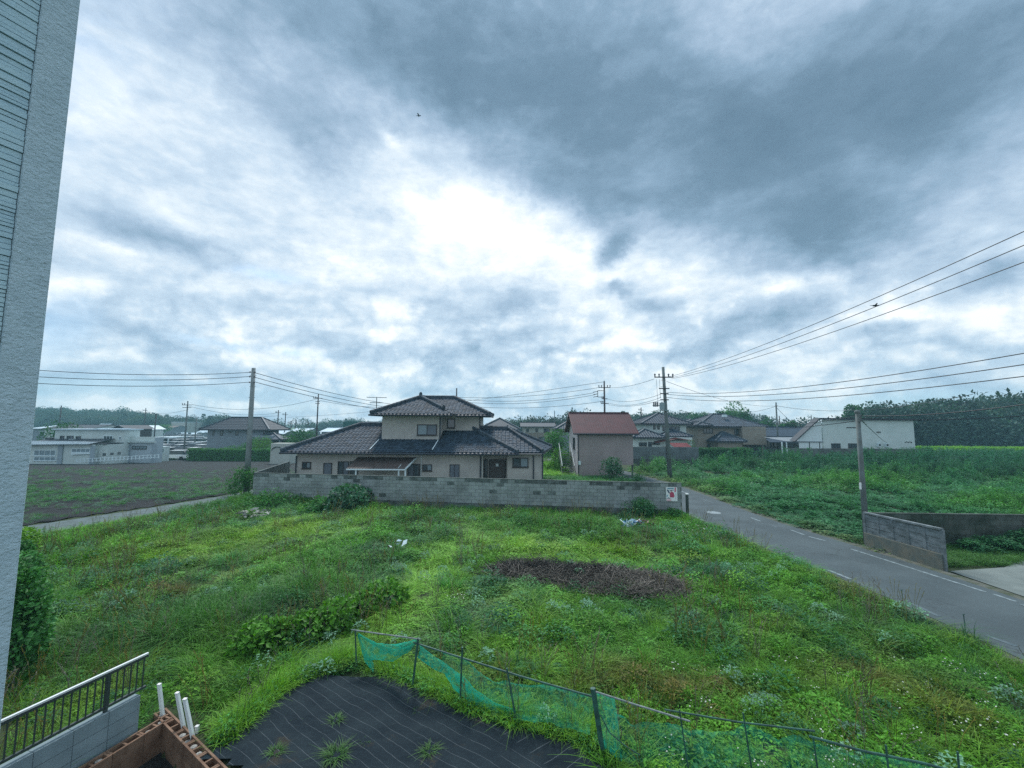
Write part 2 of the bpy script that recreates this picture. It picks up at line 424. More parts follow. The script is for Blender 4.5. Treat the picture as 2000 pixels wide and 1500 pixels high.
def plume(seed, n, h, rad, L, Wd):
    """upright bushy weed: several stems with many small leaves"""
    r = random.Random(seed); mb = MB(); st = []
    for _ in range(max(3, n // 28)):
        a = r.uniform(0, 6.28); q = rad * math.sqrt(r.random()); st.append((q * math.cos(a), q * math.sin(a), h * r.uniform(.6, 1.05), r.uniform(-.25, .25), r.uniform(-.25, .25)))
    for x, y, H, lx, ly in st: mb.tube([(x * .4, y * .4, 0), (x + lx * H, y + ly * H, H)], .007, 3, cap=False)
    for _ in range(n):
        x, y, H, lx, ly = r.choice(st); t = r.random() ** .6; a = r.uniform(0, 6.28); rr = rad * .42 * (1.1 - t * .75) * r.random()
        c = Vector((x * (.4 + .6 * t) + lx * H * t + rr * math.cos(a), y * (.4 + .6 * t) + ly * H * t + rr * math.sin(a), H * t))
        leaf(mb, c, Vector((math.cos(a), math.sin(a), r.uniform(-.2, .7))), Vector((r.uniform(-.5, .5), r.uniform(-.5, .5), 1)), L * r.uniform(.6, 1.2), Wd * r.uniform(.7, 1.2))
    return mb
def flowers(seed, n, rad, h, s_):
    r = random.Random(seed); mb = MB()
    for _ in range(n):
        a = r.uniform(0, 6.28); q = rad * math.sqrt(r.random()); c = Vector((q * math.cos(a), q * math.sin(a), h * r.uniform(.7, 1.1)))
        k = 5; rr = s_ * r.uniform(.6, 1.2); tl = Vector((r.uniform(-.5, .5), r.uniform(-.5, .5), 1)).normalized()
        u = tl.orthogonal().normalized(); v = tl.cross(u)
        mb.poly([c + (u * math.cos(6.283 * j / k) + v * math.sin(6.283 * j / k)) * rr for j in range(k)])
    return mb
def straw(seed, n, rad, L):
    r = random.Random(seed); mb = MB()
    for _ in range(n):
        a = r.uniform(0, 6.28); q = rad * math.sqrt(r.random()); c = Vector((q * math.cos(a), q * math.sin(a), r.uniform(.01, .07)))
        b = r.uniform(0, 6.28); d = Vector((math.cos(b), math.sin(b), r.uniform(-.1, .5))) * L * r.uniform(.3, 1)
        mb.bar(c, c + d, .008)
    return mb

def stalks(seed):
    """thin bent stems with seed heads"""
    r = random.Random(seed); mb = MB()
    for _ in range(5):
        a = r.uniform(0, 6.28); q = .14 * r.random(); h = r.uniform(.45, .8); b = r.uniform(0, 6.28); ln = r.uniform(.05, .25)
        p0 = Vector((q * math.cos(a), q * math.sin(a), 0)); p1 = p0 + Vector((ln * .4 * math.cos(b), ln * .4 * math.sin(b), h * .6)); p2 = p0 + Vector((ln * math.cos(b), ln * math.sin(b), h))
        mb.tube([p0, p1, p2], .0035, 3, cap=False)
        for k in range(6):
            c = p1.lerp(p2, .5 + .1 * k); d = Vector((r.uniform(-1, 1), r.uniform(-1, 1), .8)); leaf(mb, c, d, Vector((r.uniform(-1, 1), r.uniform(-1, 1), .3)), .035, .012)
    return mb
# ================================================================ ground
def inpoly(x, y, poly):
    x = np.asarray(x); y = np.asarray(y); r = np.zeros(x.shape, bool); n = len(poly)
    for i in range(n):
        x0, y0 = poly[i][:2]; x1, y1 = poly[(i + 1) % n][:2]
        c = ((y0 > y) != (y1 > y)) & (x < (x1 - x0) * (y - y0) / ((y1 - y0) or 1e-9) + x0); r ^= c
    return r
ROAD_L = [(10.6, -30), (10.45, 2), (10.35, 8.5), (10.35, 12), (9.9, 15.6), (9.45, 19), (9.3, 23), (9.6, 29), (10.1, 35), (10.6, 41), (10.4, 47), (9.5, 55), (6, 75)]
ROAD_R = [(14.2, -30), (14.0, 2), (13.9, 11.6), (13.75, 15), (13.5, 17), (12.95, 21.3), (12.9, 25), (13.0, 30), (12.95, 34), (12.7, 41), (12.9, 47), (12.2, 55), (9, 76)]
LANE_L = [(-34, -2), (-27, 10), (-21.9, 19.4), (-19.9, 23.6), (-18.3, 28.3), (-17.9, 34), (-18, 52)]
LANE_R = [(-31, -4), (-24, 9), (-19.2, 18.2), (-17.5, 23.6), (-16.4, 27.3), (-15.9, 34), (-15.9, 52)]
def lerp_line(line, y):
    ys = [p[1] for p in line]; xs = [p[0] for p in line]; return np.interp(y, ys, xs)
PIT = [(-5.63, 7.43), (-3.89, 6.27), (-1.9, 4.95), (-1.9, 3.0), (-6.6, 3.0), (-5.87, 6.26)]
SHEET = [Gp(*p) for p in [(395, 1500), (440, 1475), (500, 1425), (560, 1372), (620, 1343), (665, 1325), (700, 1316), (760, 1345), (830, 1378), (890, 1405), (960, 1432), (1020, 1448), (1100, 1468), (1165, 1500)]]
SHEET = [(p.x + (-.10 if k < 6 else .06 if k > 7 else 0), p.y + .14) for k, p in enumerate(SHEET)] + [(1.8, 5.0), (1.9, 3.0), (-1.8, 3.0), (-1.8, 4.93), (-3.85, 6.3)]
def bumpz(x, y):
    x = np.asarray(x, float); y = np.asarray(y, float)
    m = np.clip((x - lerp_line(LANE_R, y) - .3) / 2, 0, 1) * np.clip((lerp_line(ROAD_L, y) - .5 - x) / 1.5, 0, 1) * np.clip((y - 8.2) / 2.5, 0, 1) * np.clip((22 - y) / 3, 0, 1)
    m2 = np.clip((x - lerp_line(ROAD_R, y) - 1.2) / 2.5, 0, 1) * np.clip((y - 19) / 3, 0, 1) * np.clip((90 - y) / 20, 0, 1) * np.clip((120 - x) / 20, 0, 1)
    return m * ((fbm(x * .5, y * .5, 3) - .5) * .55 + (fbm(x * 1.1, y * 1.1, 13, 2) - .5) * .22) + m2 * (fbm(x * .16, y * .16, 5) - .35) * 1.1
def zg(x, y):
    y = np.asarray(y, float); t = np.clip((y - 30) / 42, 0, 1); return -1.3 * t * t * (3 - 2 * t) + bumpz(x, y)
def z1(x, y): return float(zg(x, y))
xs = np.unique(np.round(np.concatenate([np.arange(-9, -2, .12), np.arange(-26, 16, .5), np.arange(16, 110, 2.0), np.arange(-90, -26, 4), np.arange(-1200, -90, 60), np.arange(110, 1300, 60)]), 3))
ys = np.unique(np.round(np.concatenate([np.arange(-40, 2, 4), np.arange(2, 9, .12), np.arange(9, 26, .5), np.arange(26, 100, 1.5), np.arange(100, 1500, 50)]), 3))
XX, YY = np.meshgrid(xs, ys); ZZ = zg(XX, YY) - .012
ZZ = np.where(inpoly(XX, YY, [(-5.56, 7.30), (-4.0, 6.26), (-2.0, 4.9), (-2.0, 3.1), (-6.45, 3.1), (-5.78, 6.2)]), -.36, ZZ)
me = bpy.data.meshes.new('ground'); nx, ny = len(xs), len(ys)
idx = np.arange(nx * ny).reshape(ny, nx)
quads = np.stack([idx[:-1, :-1], idx[:-1, 1:], idx[1:, 1:], idx[1:, :-1]], -1).reshape(-1, 4)
me.from_pydata(np.stack([XX, YY, ZZ], -1).reshape(-1, 3).tolist(), [], quads.tolist())
me.polygons.foreach_set('use_smooth', [True] * len(me.polygons))
m = mat('ground_earth', (.035, .045, .018), .95, (.02, .035, .012), .8, .03, 14)
me.materials.append(m); o = bpy.data.objects.new('ground', me); COL.objects.link(o); o['kind'] = 'structure'

def strip(name, L_, R_, dz, m, ys_=None):
    mb = MB(); y0 = max(L_[0][1], R_[0][1]); y1 = min(L_[-1][1], R_[-1][1]); yy = np.arange(y0, y1 + .01, .75)
    for a, b in zip(yy[:-1], yy[1:]):
        la, lb, ra, rb = (float(lerp_line(q, t)) for q, t in ((L_, a), (L_, b), (R_, a), (R_, b)))
        mb.quad((la, a, zslope(a) + dz), (ra, a, zslope(a) + dz), (rb, b, zslope(b) + dz), (lb, b, zslope(b) + dz))
    return struct(name, mb, m)
def off(line, d): return [(x + d, y) for x, y in line]
M_asph = mat('asphalt', (.044, .056, .060), .85, (.060, .074, .078), .55, .006, 120, .3, detail=10, crack=.55)
strip('road_shoulder', off(ROAD_L, -.45), off(ROAD_R, .4), .0, mat('gravel_edge', (.10, .095, .08), .95, (.045, .055, .03), 3, .02, 40))
strip('road', ROAD_L, ROAD_R, .012, M_asph)
strip('lane', LANE_L, LANE_R, .012, mat('lane_gravel', (.10, .12, .12), .95, (.07, .085, .08), 2, .01, 60))
M_line = mat('road_paint', (.19, .215, .22), .6, (.08, .098, .102), 9, detail=8)
M_worn = mat('worn_road_paint', (.085, .102, .108), .7, (.052, .072, .08), 7, detail=8)
def line_seg(name, px0, px1, wd, m):
    a = Gp(*px0, dz=.017); b = Gp(*px1, dz=.017); n = max(1, int((b - a).length / .8)); mb = MB(); d = (b - a).normalized(); s_ = Vector((d.y, -d.x, 0)) * wd / 2
    for k in range(n):
        p = a.lerp(b, k / n); q = a.lerp(b, (k + 1) / n); p.z = zslope(p.y) + .017; q.z = zslope(q.y) + .017
        mb.quad(p - s_, p + s_, q + s_, q - s_)
    return mb
lines = [((1333, 999), (1362, 1011), 1), ((1362, 1011), (1378, 1018), 1), ((1383, 1021), (1450, 1048), 0), ((1617, 1113), (1662, 1131), 1), ((1668, 1134), (1705, 1150), 0), ((1780, 1178), (1835, 1204), 0), ((1925, 1240), (1985, 1262), 0),
         ((1328, 958), (1345, 965), 1), ((1370, 974), (1395, 983), 0), ((1467, 1011), (1485, 1018), 1), ((1505, 1025), (1518, 1030), 0), ((1545, 1035), (1572, 1045), 1), ((1580, 1048), (1612, 1056), 1), ((1662, 1072), (1925, 1156), 1), ((1940, 1160), (1985, 1175), 1), ((1995, 1180), (2060, 1206), 1), ((1240, 926), (1266, 934), 0), ((1268, 934), (1300, 945), 0)]
for k, (a, b, s_) in enumerate(lines):
    struct('road_line', line_seg('road_line', a, b, .11, None), M_line if s_ else M_worn)
mb = MB(); c = Gp(1394, 1001, dz=.022)
mb.poly([(c.x + .32 * math.cos(t * math.pi / 12), c.y + .32 * math.sin(t * math.pi / 12), c.z) for t in range(24)])
mb.tube([(c.x, c.y, c.z - .02), (c.x, c.y, c.z - .002)], .36, 24)
solo('manhole_cover', mb, mat('worn_steel', (.22, .24, .245), .6, (.14, .155, .16), 20), 'round pale manhole cover in the road past the poster wall', 'manhole cover')

# ploughed field: two soils with furrows
def fieldsheet(name, pl_, dz, m, step=.6, furrow=.0):
    mb = MB(); X0 = min(p[0] for p in pl_); X1 = max(p[0] for p in pl_); Y0 = min(p[1] for p in pl_); Y1 = max(p[1] for p in pl_)
    gx = np.arange(X0, X1 + step, step); gy = np.arange(Y0, Y1 + step, step); A, B = np.meshgrid((gx[:-1] + gx[1:]) / 2, (gy[:-1] + gy[1:]) / 2)
    inn = inpoly(A, B, pl_); vid = {}
    def vtx(i, j):
        if (i, j) not in vid:
            x, y = gx[i], gy[j]; vid[(i, j)] = len(mb.v)
            mb.v.append((x, y, zslope(y) + dz + furrow * (vn(x * 1.3, y * 1.3, 9) - .5) + furrow * (j % 2)))
        return vid[(i, j)]
    for j in range(len(gy) - 1):
        for i in range(len(gx) - 1):
            if inn[j, i]: mb.f.append((vtx(i, j), vtx(i + 1, j), vtx(i + 1, j + 1), vtx(i, j + 1)))
    return struct(name, mb, m, True)
FIELD = [(-27.6, 10), (-22.4, 19.3), (-20.4, 23.5), (-18.8, 28.3), (-18.4, 34), (-18.5, 58), (-30, 68), (-75, 66), (-90, 40), (-60, 8)]
m = bpy.data.materials.new('ploughed_soil'); m.use_nodes = True; t = NT(m.node_tree); t.n.clear()
g = t.new('ShaderNodeNewGeometry'); p = g.outputs['Position']; sp = t.new('ShaderNodeSeparateXYZ'); t.put(sp.inputs[0], p)
along = t.m('ADD', sp.outputs[1], t.m('MULTIPLY', sp.outputs[0], .12))
nz = t.noise(p, .25, 5, .6); band = t.m('ADD', along, t.m('MULTIPLY', t.m('SUBTRACT', nz, .5), 5))
wet = t.m('SUBTRACT', 1.0, t.ss(band, 24, 33))
c = t.mix(wet, (.010, .018, .020, 1), (.003, .006, .009, 1))  # bluish soil tones hold the window pane's veil as colour
c = t.mix(t.ss(t.noise(p, 1.6, 6, .7), .4, .65), c, (.008, .013, .015, 1))
bs = t.new('ShaderNodeBsdfPrincipled'); t.put(bs.inputs['Base Color'], c); bs.inputs['Roughness'].default_value = .95
bp = t.new('ShaderNodeBump'); bp.inputs['Distance'].default_value = .12; t.put(bp.inputs['Height'], t.noise(p, 5, 6, .75)); t.l.new(bp.outputs[0], bs.inputs['Normal'])
out = t.new('ShaderNodeOutputMaterial'); t.l.new(bs.outputs[0], out.inputs[0])
fieldsheet('ploughed_field', FIELD, .012, m, .4, .03)

# bare soil patch in the weeds, concrete driveway
def sheet_poly(name, pts, dz, m, kind='structure'):
    mb = MB(); mb.poly([(p[0], p[1], z1(p[0], p[1]) + dz) for p in pts]); return struct(name, mb, m)
BARE = [tuple(Gp(*p)[:2]) for p in [(945, 1116), (990, 1106), (1060, 1109), (1110, 1114), (1180, 1117), (1270, 1130), (1338, 1146), (1345, 1158), (1290, 1166), (1220, 1163), (1140, 1153), (1060, 1140), (985, 1136), (950, 1126)]]
DRIVE = [(14.25, 14.3), (14.2, 12.3), (14.25, 8.0), (28, 7.5), (28, 15.9), (20.0, 15.7), (18.2, 15.6), (16.5, 14.7)]
mb = MB(); n = 26
pp = [Vector((x, y, 0)) for x, y in DRIVE]
mb.poly([(x, y, .02) for x, y in DRIVE])
struct('driveway', mb, mat('pale_concrete', (.155, .165, .15), .9, (.115, .125, .115), 1.0, .004, 60))

# black weed sheet with pale woven lines
m = bpy.data.materials.new('weed_sheet'); m.use_nodes = True; t = NT(m.node_tree); t.n.clear()
g = t.new('ShaderNodeNewGeometry'); p = g.outputs['Position']; sp = t.new('ShaderNodeSeparateXYZ'); t.put(sp.inputs[0], p)
def sheetline(ax, ay, per, off_, wdt):
    q = t.m('ADD', t.m('MULTIPLY', sp.outputs[0], ax), t.m('MULTIPLY', sp.outputs[1], ay))
    q = t.m('ADD', q, t.m('MULTIPLY', t.m('SUBTRACT', t.noise(p, .8, 2, .4), .5), .22))
    q = t.m('ADD', q, t.m('MULTIPLY', t.m('SUBTRACT', t.noise(p, 6, 2, .5), .5), .025))
    f = t.m('ABSOLUTE', t.m('SUBTRACT', t.m('FRACT', t.m('DIVIDE', t.m('ADD', q, off_), per)), .5))
    return t.m('SUBTRACT', 1.0, t.ss(f, wdt * .5, wdt * 1.6))
ln1 = sheetline(.57, .82, .17, 0, .013)
ln2 = sheetline(-.62, .78, .24, .05, .016)
side = t.ss(t.m('ADD', t.m('MULTIPLY', sp.outputs[0], 1.0), t.m('MULTIPLY', sp.outputs[1], 1.1)), 7.35, 7.5)
lnn = t.mix(side, t.gray(ln1), t.gray(ln2))
c = t.mix(t.ss(t.noise(p, 2.2, 6, .65), .3, .7), (.010, .018, .025, 1), (.018, .029, .036, 1))
c = t.mix(t.ss(t.noise(p, 1.3, 7, .75), .56, .68), c, (.038, .036, .030, 1))
c = t.mix(t.m('MULTIPLY', t.m('MULTIPLY', lnn, .42), t.ss(t.noise(p, 3, 3, .5), .25, .5)), c, (.20, .23, .25, 1))
bs = t.new('ShaderNodeBsdfPrincipled'); t.put(bs.inputs['Base Color'], c); bs.inputs['Roughness'].default_value = .9; bs.inputs['Specular IOR Level'].default_value = .12
bp = t.new('ShaderNodeBump'); bp.inputs['Distance'].default_value = .06; t.put(bp.inputs['Height'], t.noise(p, 3.0, 5, .55)); t.l.new(bp.outputs[0], bs.inputs['Normal'])
out = t.new('ShaderNodeOutputMaterial'); t.l.new(bs.outputs[0], out.inputs[0])
mb = MB(); st = .12; gx = np.arange(-6.5, 2.2, st); gy = np.arange(3, 8.3, st); vid = {}
for j in range(len(gy) - 1):
    for i in range(len(gx) - 1):
        if inpoly(np.array([gx[i] + st / 2]), np.array([gy[j] + st / 2]), SHEET)[0]:
            q = []
            for a, b in ((i, j), (i + 1, j), (i + 1, j + 1), (i, j + 1)):
                if (a, b) not in vid:
                    x, y = gx[a], gy[b]; vid[(a, b)] = len(mb.v)
                    mb.v.append((x, y, .04 + .09 * (float(fbm(x * 1.1, y * 1.1, 21)) - .4) + .03 * float(vn(x * 3.2, y * 3.2, 4))))
                q.append(vid[(a, b)])
            mb.f.append(tuple(q))
sheet = solo('weed_control_sheet', mb, m, 'black woven weed control sheet with thin pale lines laid below the net fence', 'ground sheet', smooth=True)
# ================================================================ near things
# own building's wall at the left edge of the view: stone-textured boards and a corner trim
WD = Vector((math.sin(R(24.4)), math.cos(R(24.4)), 0)); WN = Vector((WD.y, -WD.x, 0))
d = ray(64, 828); WC = Vector((d.x / d.y * 1.45, 1.45, 0))
m_wall = mat('wall_board', (.44, .54, .58), .85, (.38, .48, .52), 5, .004, 220)
m_trim = mat('corner_trim_stone', (.46, .53, .56), .85, (.41, .48, .51), 14, .015, 60, detail=3, stretch=(1, 1, 1.4))
m_joint = mat('wall_joint', (.24, .28, .30), .9)
own = empty('house_wall', (WC.x, WC.y, 0), 'pale grey house wall with fine horizontal ribs and rough corner trim at the left edge', 'wall')
mb = MB(); c0 = WC - WD * 1.6 - WN * .077; mb.box((c0.x, c0.y, 4.5), (3.1, .14, 10), WD, WN); part(own, 'backing', mb, m_joint)
r2 = random.Random(3); z = -.3; k = 0
while z < 9.2:
    h = r2.choice([.013, .016, .019, .022]); pr = r2.uniform(0, .007); mb = MB()
    L = 1.45; off_ = .096
    a = WC - WD * off_ - WN * (.020 - pr); b = WC - WD * (off_ + L) - WN * (.020 - pr)
    mb.bar((a.x, a.y, z + h / 2), (b.x, b.y, z + h / 2), .04, h - .0026)
    if k == 0: pass
    if 3.0 < z < 7.2:
        o = part(own, 'wall_rib', mb, m_wall)
    z += h; k += 1
mb = MB()
for z0, z1_ in ((-.3, 3.0), (7.2, 9.4)):
    a = WC - WD * .096 - WN * .02; b = WC - WD * 1.5 - WN * .02
    zz = z0
    while zz < z1_: mb.bar((a.x, a.y, zz + .012), (b.x, b.y, zz + .012), .036, .020); zz += .024
o = part(own, 'wall_ribs', mb, m_wall, kind='stuff')
for z0, z1_ in ((-.3, 3.4), (3.404, 6.33), (6.334, 9.4)):
    mb = MB(); a = WC - WD * .047; zc_ = (z0 + z1_) / 2
    mb.box((a.x - WN.x * .012, a.y - WN.y * .012, zc_), (.094, .05, z1_ - z0), WD, WN)
    o = part(own, 'corner_trim', mb, m_trim)
    bv = o.modifiers.new('edge', 'BEVEL'); bv.width = .006; bv.segments = 2

# concrete wall with railing
def at_xy(px, py, b):   # height where the ray passes over ground point b
    d = ray(px, py); return EYE + d.z * (b.y / d.y)
b0 = Gp(272, 1432); zt = at_xy(275, 1357, b0); d1 = ray(275, 1357); e0 = ORG + d1 * ((zt - EYE) / d1.z)
d2 = ray(15, 1497); e1 = ORG + d2 * ((zt - EYE) / d2.z); wd_ = (e1 - e0).normalized(); wd_.z = 0
wn_ = Vector((wd_.y, -wd_.x, 0)); wn_ = -wn_ if wn_.x < 0 else wn_
e0.z = 0
m_cb = mat('pale_block', (.20, .235, .245), .9, (.155, .185, .195), 3, .003, 90, objr=.05)
bw = empty('boundary_wall', tuple(e0), 'pale concrete block wall under the handrail fence at the lower left', 'wall')
r3 = random.Random(5)
ch = .195; ncs = 5; ztop = zt
for c_ in range(ncs):
    for k in range(14):
        s0 = k * .40 - (.0 if c_ % 2 == 0 else .0); L = .394
        mb = MB(); ctr = e0 + wd_ * (s0 + .2) - wn_ * .06
        mb.box((ctr.x, ctr.y, ztop - ch * (c_ + .5)), (L, .12 + r3.uniform(-.001, .001), ch - .008), wd_, wn_)
        o = part(bw, 'block', mb, m_cb)
mb = MB(); ctr = e0 + wd_ * 2.8 - wn_ * .061; mb.box((ctr.x, ctr.y, ztop - ch * ncs / 2), (5.58, .10, ch * ncs - .02), wd_, wn_); part(bw, 'mortar', mb, mat('mortar_dark', (.10, .11, .11), .95))
# railing
zr = at_xy(283, 1280, e0 - wd_ * .05 + Vector((0, 0, 0)))
rl = empty('railing', (e0.x, e0.y, ztop), 'aluminium handrail fence with dark balusters on the pale concrete wall', 'railing')
m_al = mat('aluminium', (.62, .64, .66), .4, metal=.3); m_dk = mat('dark_bronze', (.035, .045, .04), .5)
ax = e0 - wd_ * .10 - wn_ * .06; bx2 = e0 + wd_ * 5.2 - wn_ * .06
mb = MB(); mb.bar((ax.x, ax.y, zr), (bx2.x, bx2.y, zr), .034, .024); part(rl, 'handrail', mb, m_al)
for dz_, nm in ((-.035, 'top_rail'), (-(zr - ztop) + .06, 'bottom_rail')):
    mb = MB(); mb.bar((ax.x, ax.y, zr + dz_), (bx2.x, bx2.y, zr + dz_), .035, .03); part(rl, nm, mb, m_dk)
for k in range(58):
    p = ax + wd_ * (.05 + k * .088); mb = MB(); mb.bx(p.x - .007, p.x + .007, p.y - .007, p.y + .007, ztop + .06, zr - .04); part(rl, 'baluster', mb, m_dk)
for k in range(3):
    p = ax + wd_ * (.52 + k * 2.0); mb = MB(); mb.bx(p.x - .02, p.x + .02, p.y - .02, p.y + .02, ztop, zr - .04); part(rl, 'post', mb, m_dk)

# brown hollow block wall round the dug corner
m_br = mat('brown_block', (.20, .115, .075), .9, (.13, .07, .045), 5, .004, 80, objr=.10)
m_core = mat('core_concrete', (.33, .30, .27), .95, (.2, .17, .15), 20, .01, 60)
bb = empty('planter_wall', (-5.6, 7.4, 0), 'brown hollow block wall with open cores around the dug out corner', 'wall')
def arm(p, q, t, inw):
    p = Vector(p); q = Vector(q); d = (q - p).normalized(); L = (q - p).length; n = Vector((d.y, -d.x, 0)); n = n if n.dot(Vector(inw)) > 0 else -n
    k = 0; s0 = 0
    while s0 < L:
        l = min(.4, L - s0) - .006
        for c_ in range(2 if True else 1):
            zt_ = .07 - c_ * .19
            if c_ == 0:
                mb = MB()
                for s_, w_ in ((.012, .028), (t - .04, .028)):
                    c = p + d * (s0 + l / 2) + n * (s_ + w_ / 2); mb.box((c.x, c.y, zt_ - .092), (l, w_, .184), d, n)
                for f in (0.0, .5, 1.0):
                    c = p + d * (s0 + .014 + f * (l - .028)) + n * (t / 2); mb.box((c.x, c.y, zt_ - .097), (.026, t - .03, .172), d, n)
                part(bb, 'block', mb, m_br)
                if k % 3 != 1:
                    mb = MB(); c = p + d * (s0 + .11) + n * (t / 2); mb.ball((c.x, c.y, zt_ - .06), (.06, .06, .05), 7, 4); part(bb, 'core_fill', mb, m_core)
                    mb = MB(); c = p + d * (s0 + .29) + n * (t / 2); mb.ball((c.x, c.y, zt_ - .075), (.055, .06, .04), 7, 4); part(bb, 'core_fill', mb, m_core)
            else:
                for r_ in range(2):
                    mb = MB(); c = p + d * (s0 + l / 2) + n * (t / 2); mb.box((c.x, c.y, zt_ - .092 - r_ * .19), (l, t - .024, .186), d, n); part(bb, 'block', mb, m_br)
        s0 += .4; k += 1
arm((-5.60, 7.40, 0), (-1.9, 4.93, 0), .19, (-1, -1, 0))
lq = e0 + wn_ * .10
arm((lq.x + .06, 7.22, 0), (lq.x + .06 + wd_.x * 4 / abs(wd_.y) * 1.0, 3.2, 0), .19, (1, 0, 0))
mb = MB(); mb.poly([(-5.4, 7.1, -.35), (-6.3, 3, -.35), (-1.8, 3, -.35), (-1.9, 4.9, -.35)])
struct('pit_floor', mb, mat('shade_gravel', (.012, .013, .013), .9, (.03, .03, .028), 30, .03, 50))  # near-black gravel colour stands for the shade down in the pit
# white posts standing in the block cores
m_wp = mat('white_post', (.62, .66, .68), .5)
def wpost(t_, b_, lab):
    bp_ = Gp(*b_); z = at_xy(t_[0], t_[1], bp_); tp = P(t_[0], t_[1], bp_.y)
    mb = MB(); mb.bar((bp_.x, bp_.y, -.12), (tp.x, tp.y, z), .042, .042, up=(0, 1, 0))
    o = empty('white_post', (bp_.x, bp_.y, 0), lab, 'post', 'white square posts in the brown block wall')
    part(o, 'shaft', mb, m_wp); mb = MB(); mb.box((tp.x, tp.y, z + .006), (.048, .048, .012)); part(o, 'cap', mb, mat('post_cap', (.75, .77, .78), .4))
wpost((311, 1337), (321, 1402), 'white post farthest left, at the corner of the brown blocks')
wpost((346, 1354), (364, 1426), 'white post next to the tallest one, second from the left')
wpost((361, 1366), (382, 1444), 'white post nearest the short stub in the brown blocks')
wpost((385, 1419), (386, 1430), 'short white post stub on the outer edge of the brown blocks')

# net fence
def onfence(px, py, dy=0):
    d = ray(px, py); a = .486; c0_ = 7.13 + dy; t_ = c0_ / (d.y + a * d.x); return ORG + d * t_
m_cane = mat('green_cane', (.035, .10, .075), .5, (.02, .05, .04), 8)
m_pole = mat('weathered_pole', (.10, .12, .11), .6, (.25, .25, .24), 6)
nf = empty('net_fence', tuple(Gp(1000, 1410)), 'green netting fence sagging on thin poles beside the black weed sheet', 'fence')
posts = [((694, 1230), (696, 1300), .014), ((817, 1246), (806, 1338), .02), ((903, 1264), (899, 1352), .016), ((990, 1305), (1008, 1400), .016), ((1012, 1330), (1012, 1392), .006), ((1158, 1344), (1176, 1446), .04),
         ((1327, 1386), (1350, 1540), .010), ((1451, 1392), (1478, 1560), .010), ((1588, 1440), (1612, 1600), .010), ((1730, 1455), (1750, 1640), .010), ((1870, 1468), (1890, 1660), .010)]
for t_, b_, r_ in posts:
    a = onfence(*b_); b = onfence(*t_); a.z = max(min(a.z, .1), -.15); mb = MB(); mb.tube([a, b], r_, 6); part(nf, 'post', mb, m_cane if r_ > .03 else m_dk if r_ < .01 else m_cane)
for pts, r_, mm in [(((686, 1230), (822, 1249)), .012, m_pole), (((808, 1255), (880, 1278), (1020, 1322), (1162, 1362)), .014, m_cane), (((1160, 1350), (1240, 1376), (1348, 1409)), .012, m_pole),
                    (((1298, 1386), (1440, 1410), (1592, 1428)), .011, m_cane), (((1580, 1438), (1690, 1468), (1800, 1490), (2010, 1545)), .014, m_cane), (((1172, 1395), (1190, 1430), (1220, 1456), (1250, 1475)), .008, m_cane)]:
    mb = MB(); mb.tube([onfence(*p) for p in pts], r_, 6); part(nf, 'rail', mb, mm)
mn = bpy.data.materials.new('green_net'); mn.use_nodes = True; t = NT(mn.node_tree); t.n.clear()
tcn = t.new('ShaderNodeTexCoord').outputs['UV']; sp = t.new('ShaderNodeSeparateXYZ'); t.put(sp.inputs[0], tcn)
dens = t.ss(t.noise(tcn, 3.0, 5, .6, 1.5), .42, .72)
df = t.new('ShaderNodeBsdfDiffuse'); df.inputs[0].default_value = (.03, .42, .30, 1)
tl = t.new('ShaderNodeBsdfTranslucent'); tl.inputs[0].default_value = (.03, .45, .32, 1)
m1 = t.new('ShaderNodeMixShader'); m1.inputs[0].default_value = .5; t.l.new(df.outputs[0], m1.inputs[1]); t.l.new(tl.outputs[0], m1.inputs[2])
tp = t.new('ShaderNodeBsdfTransparent'); m2 = t.new('ShaderNodeMixShader')
at = t.new('ShaderNodeAttribute', attribute_name='thick')
t.put(m2.inputs[0], t.m('MULTIPLY', t.m('ADD', t.m('MULTIPLY', dens, .26), .13), at.outputs['Fac'], clamp=True))
t.l.new(tp.outputs[0], m2.inputs[1]); t.l.new(m1.outputs[0], m2.inputs[2])
out = t.new('ShaderNodeOutputMaterial'); t.l.new(m2.outputs[0], out.inputs[0])
def net(rows, nu, nv, thick, seed, wav=.05):
    """rows: list of (top pixel, bottom pixel); an uneven hanging sheet"""
    A = [onfence(*r_[0]) for r_ in rows]; B = [onfence(*r_[1]) for r_ in rows]; n = len(rows) - 1
    V = []; Fc = []; T = []; UV = []
    fn = Vector((.437, .9, 0))
    for i in range(nu + 1):
        f = i / nu * n; k = min(int(f), n - 1); g_ = f - k; g2 = g_
        a = A[k].lerp(A[k + 1], g2); b = B[k].lerp(B[k + 1], g2)
        for j in range(nv + 1):
            v_ = j / nv; p = a.lerp(b, v_)
            p = p + fn * (wav * (float(fbm(i * .22 + seed, j * .25, seed)) - .5) * 2 + .05 * math.sin(v_ * 3.1))
            p.z = max(p.z, .03)
            V.append(tuple(p)); T.append(thick * (1.0 + .9 * (v_ < .07) + .9 * (v_ > .92)) * (.7 + .9 * float(fbm(i * .35, j * .5, seed + 3)))); UV.append((i / nu * n, v_))
    for i in range(nu):
        for j in range(nv):
            q = i * (nv + 1) + j; Fc.append((q, q + nv + 1, q + nv + 2, q + 1))
    me = bpy.data.meshes.new('net'); me.from_pydata(V, [], Fc); me.materials.append(mn)
    a = me.attributes.new('thick', 'FLOAT', 'POINT'); a.data.foreach_set('value', T)
    uv = me.uv_layers.new(name='UVMap')
    for lp in me.loops: uv.data[lp.index].uv = UV[lp.vertex_index]
    me.polygons.foreach_set('use_smooth', [True] * len(Fc))
    return part(nf, 'netting', me, None)
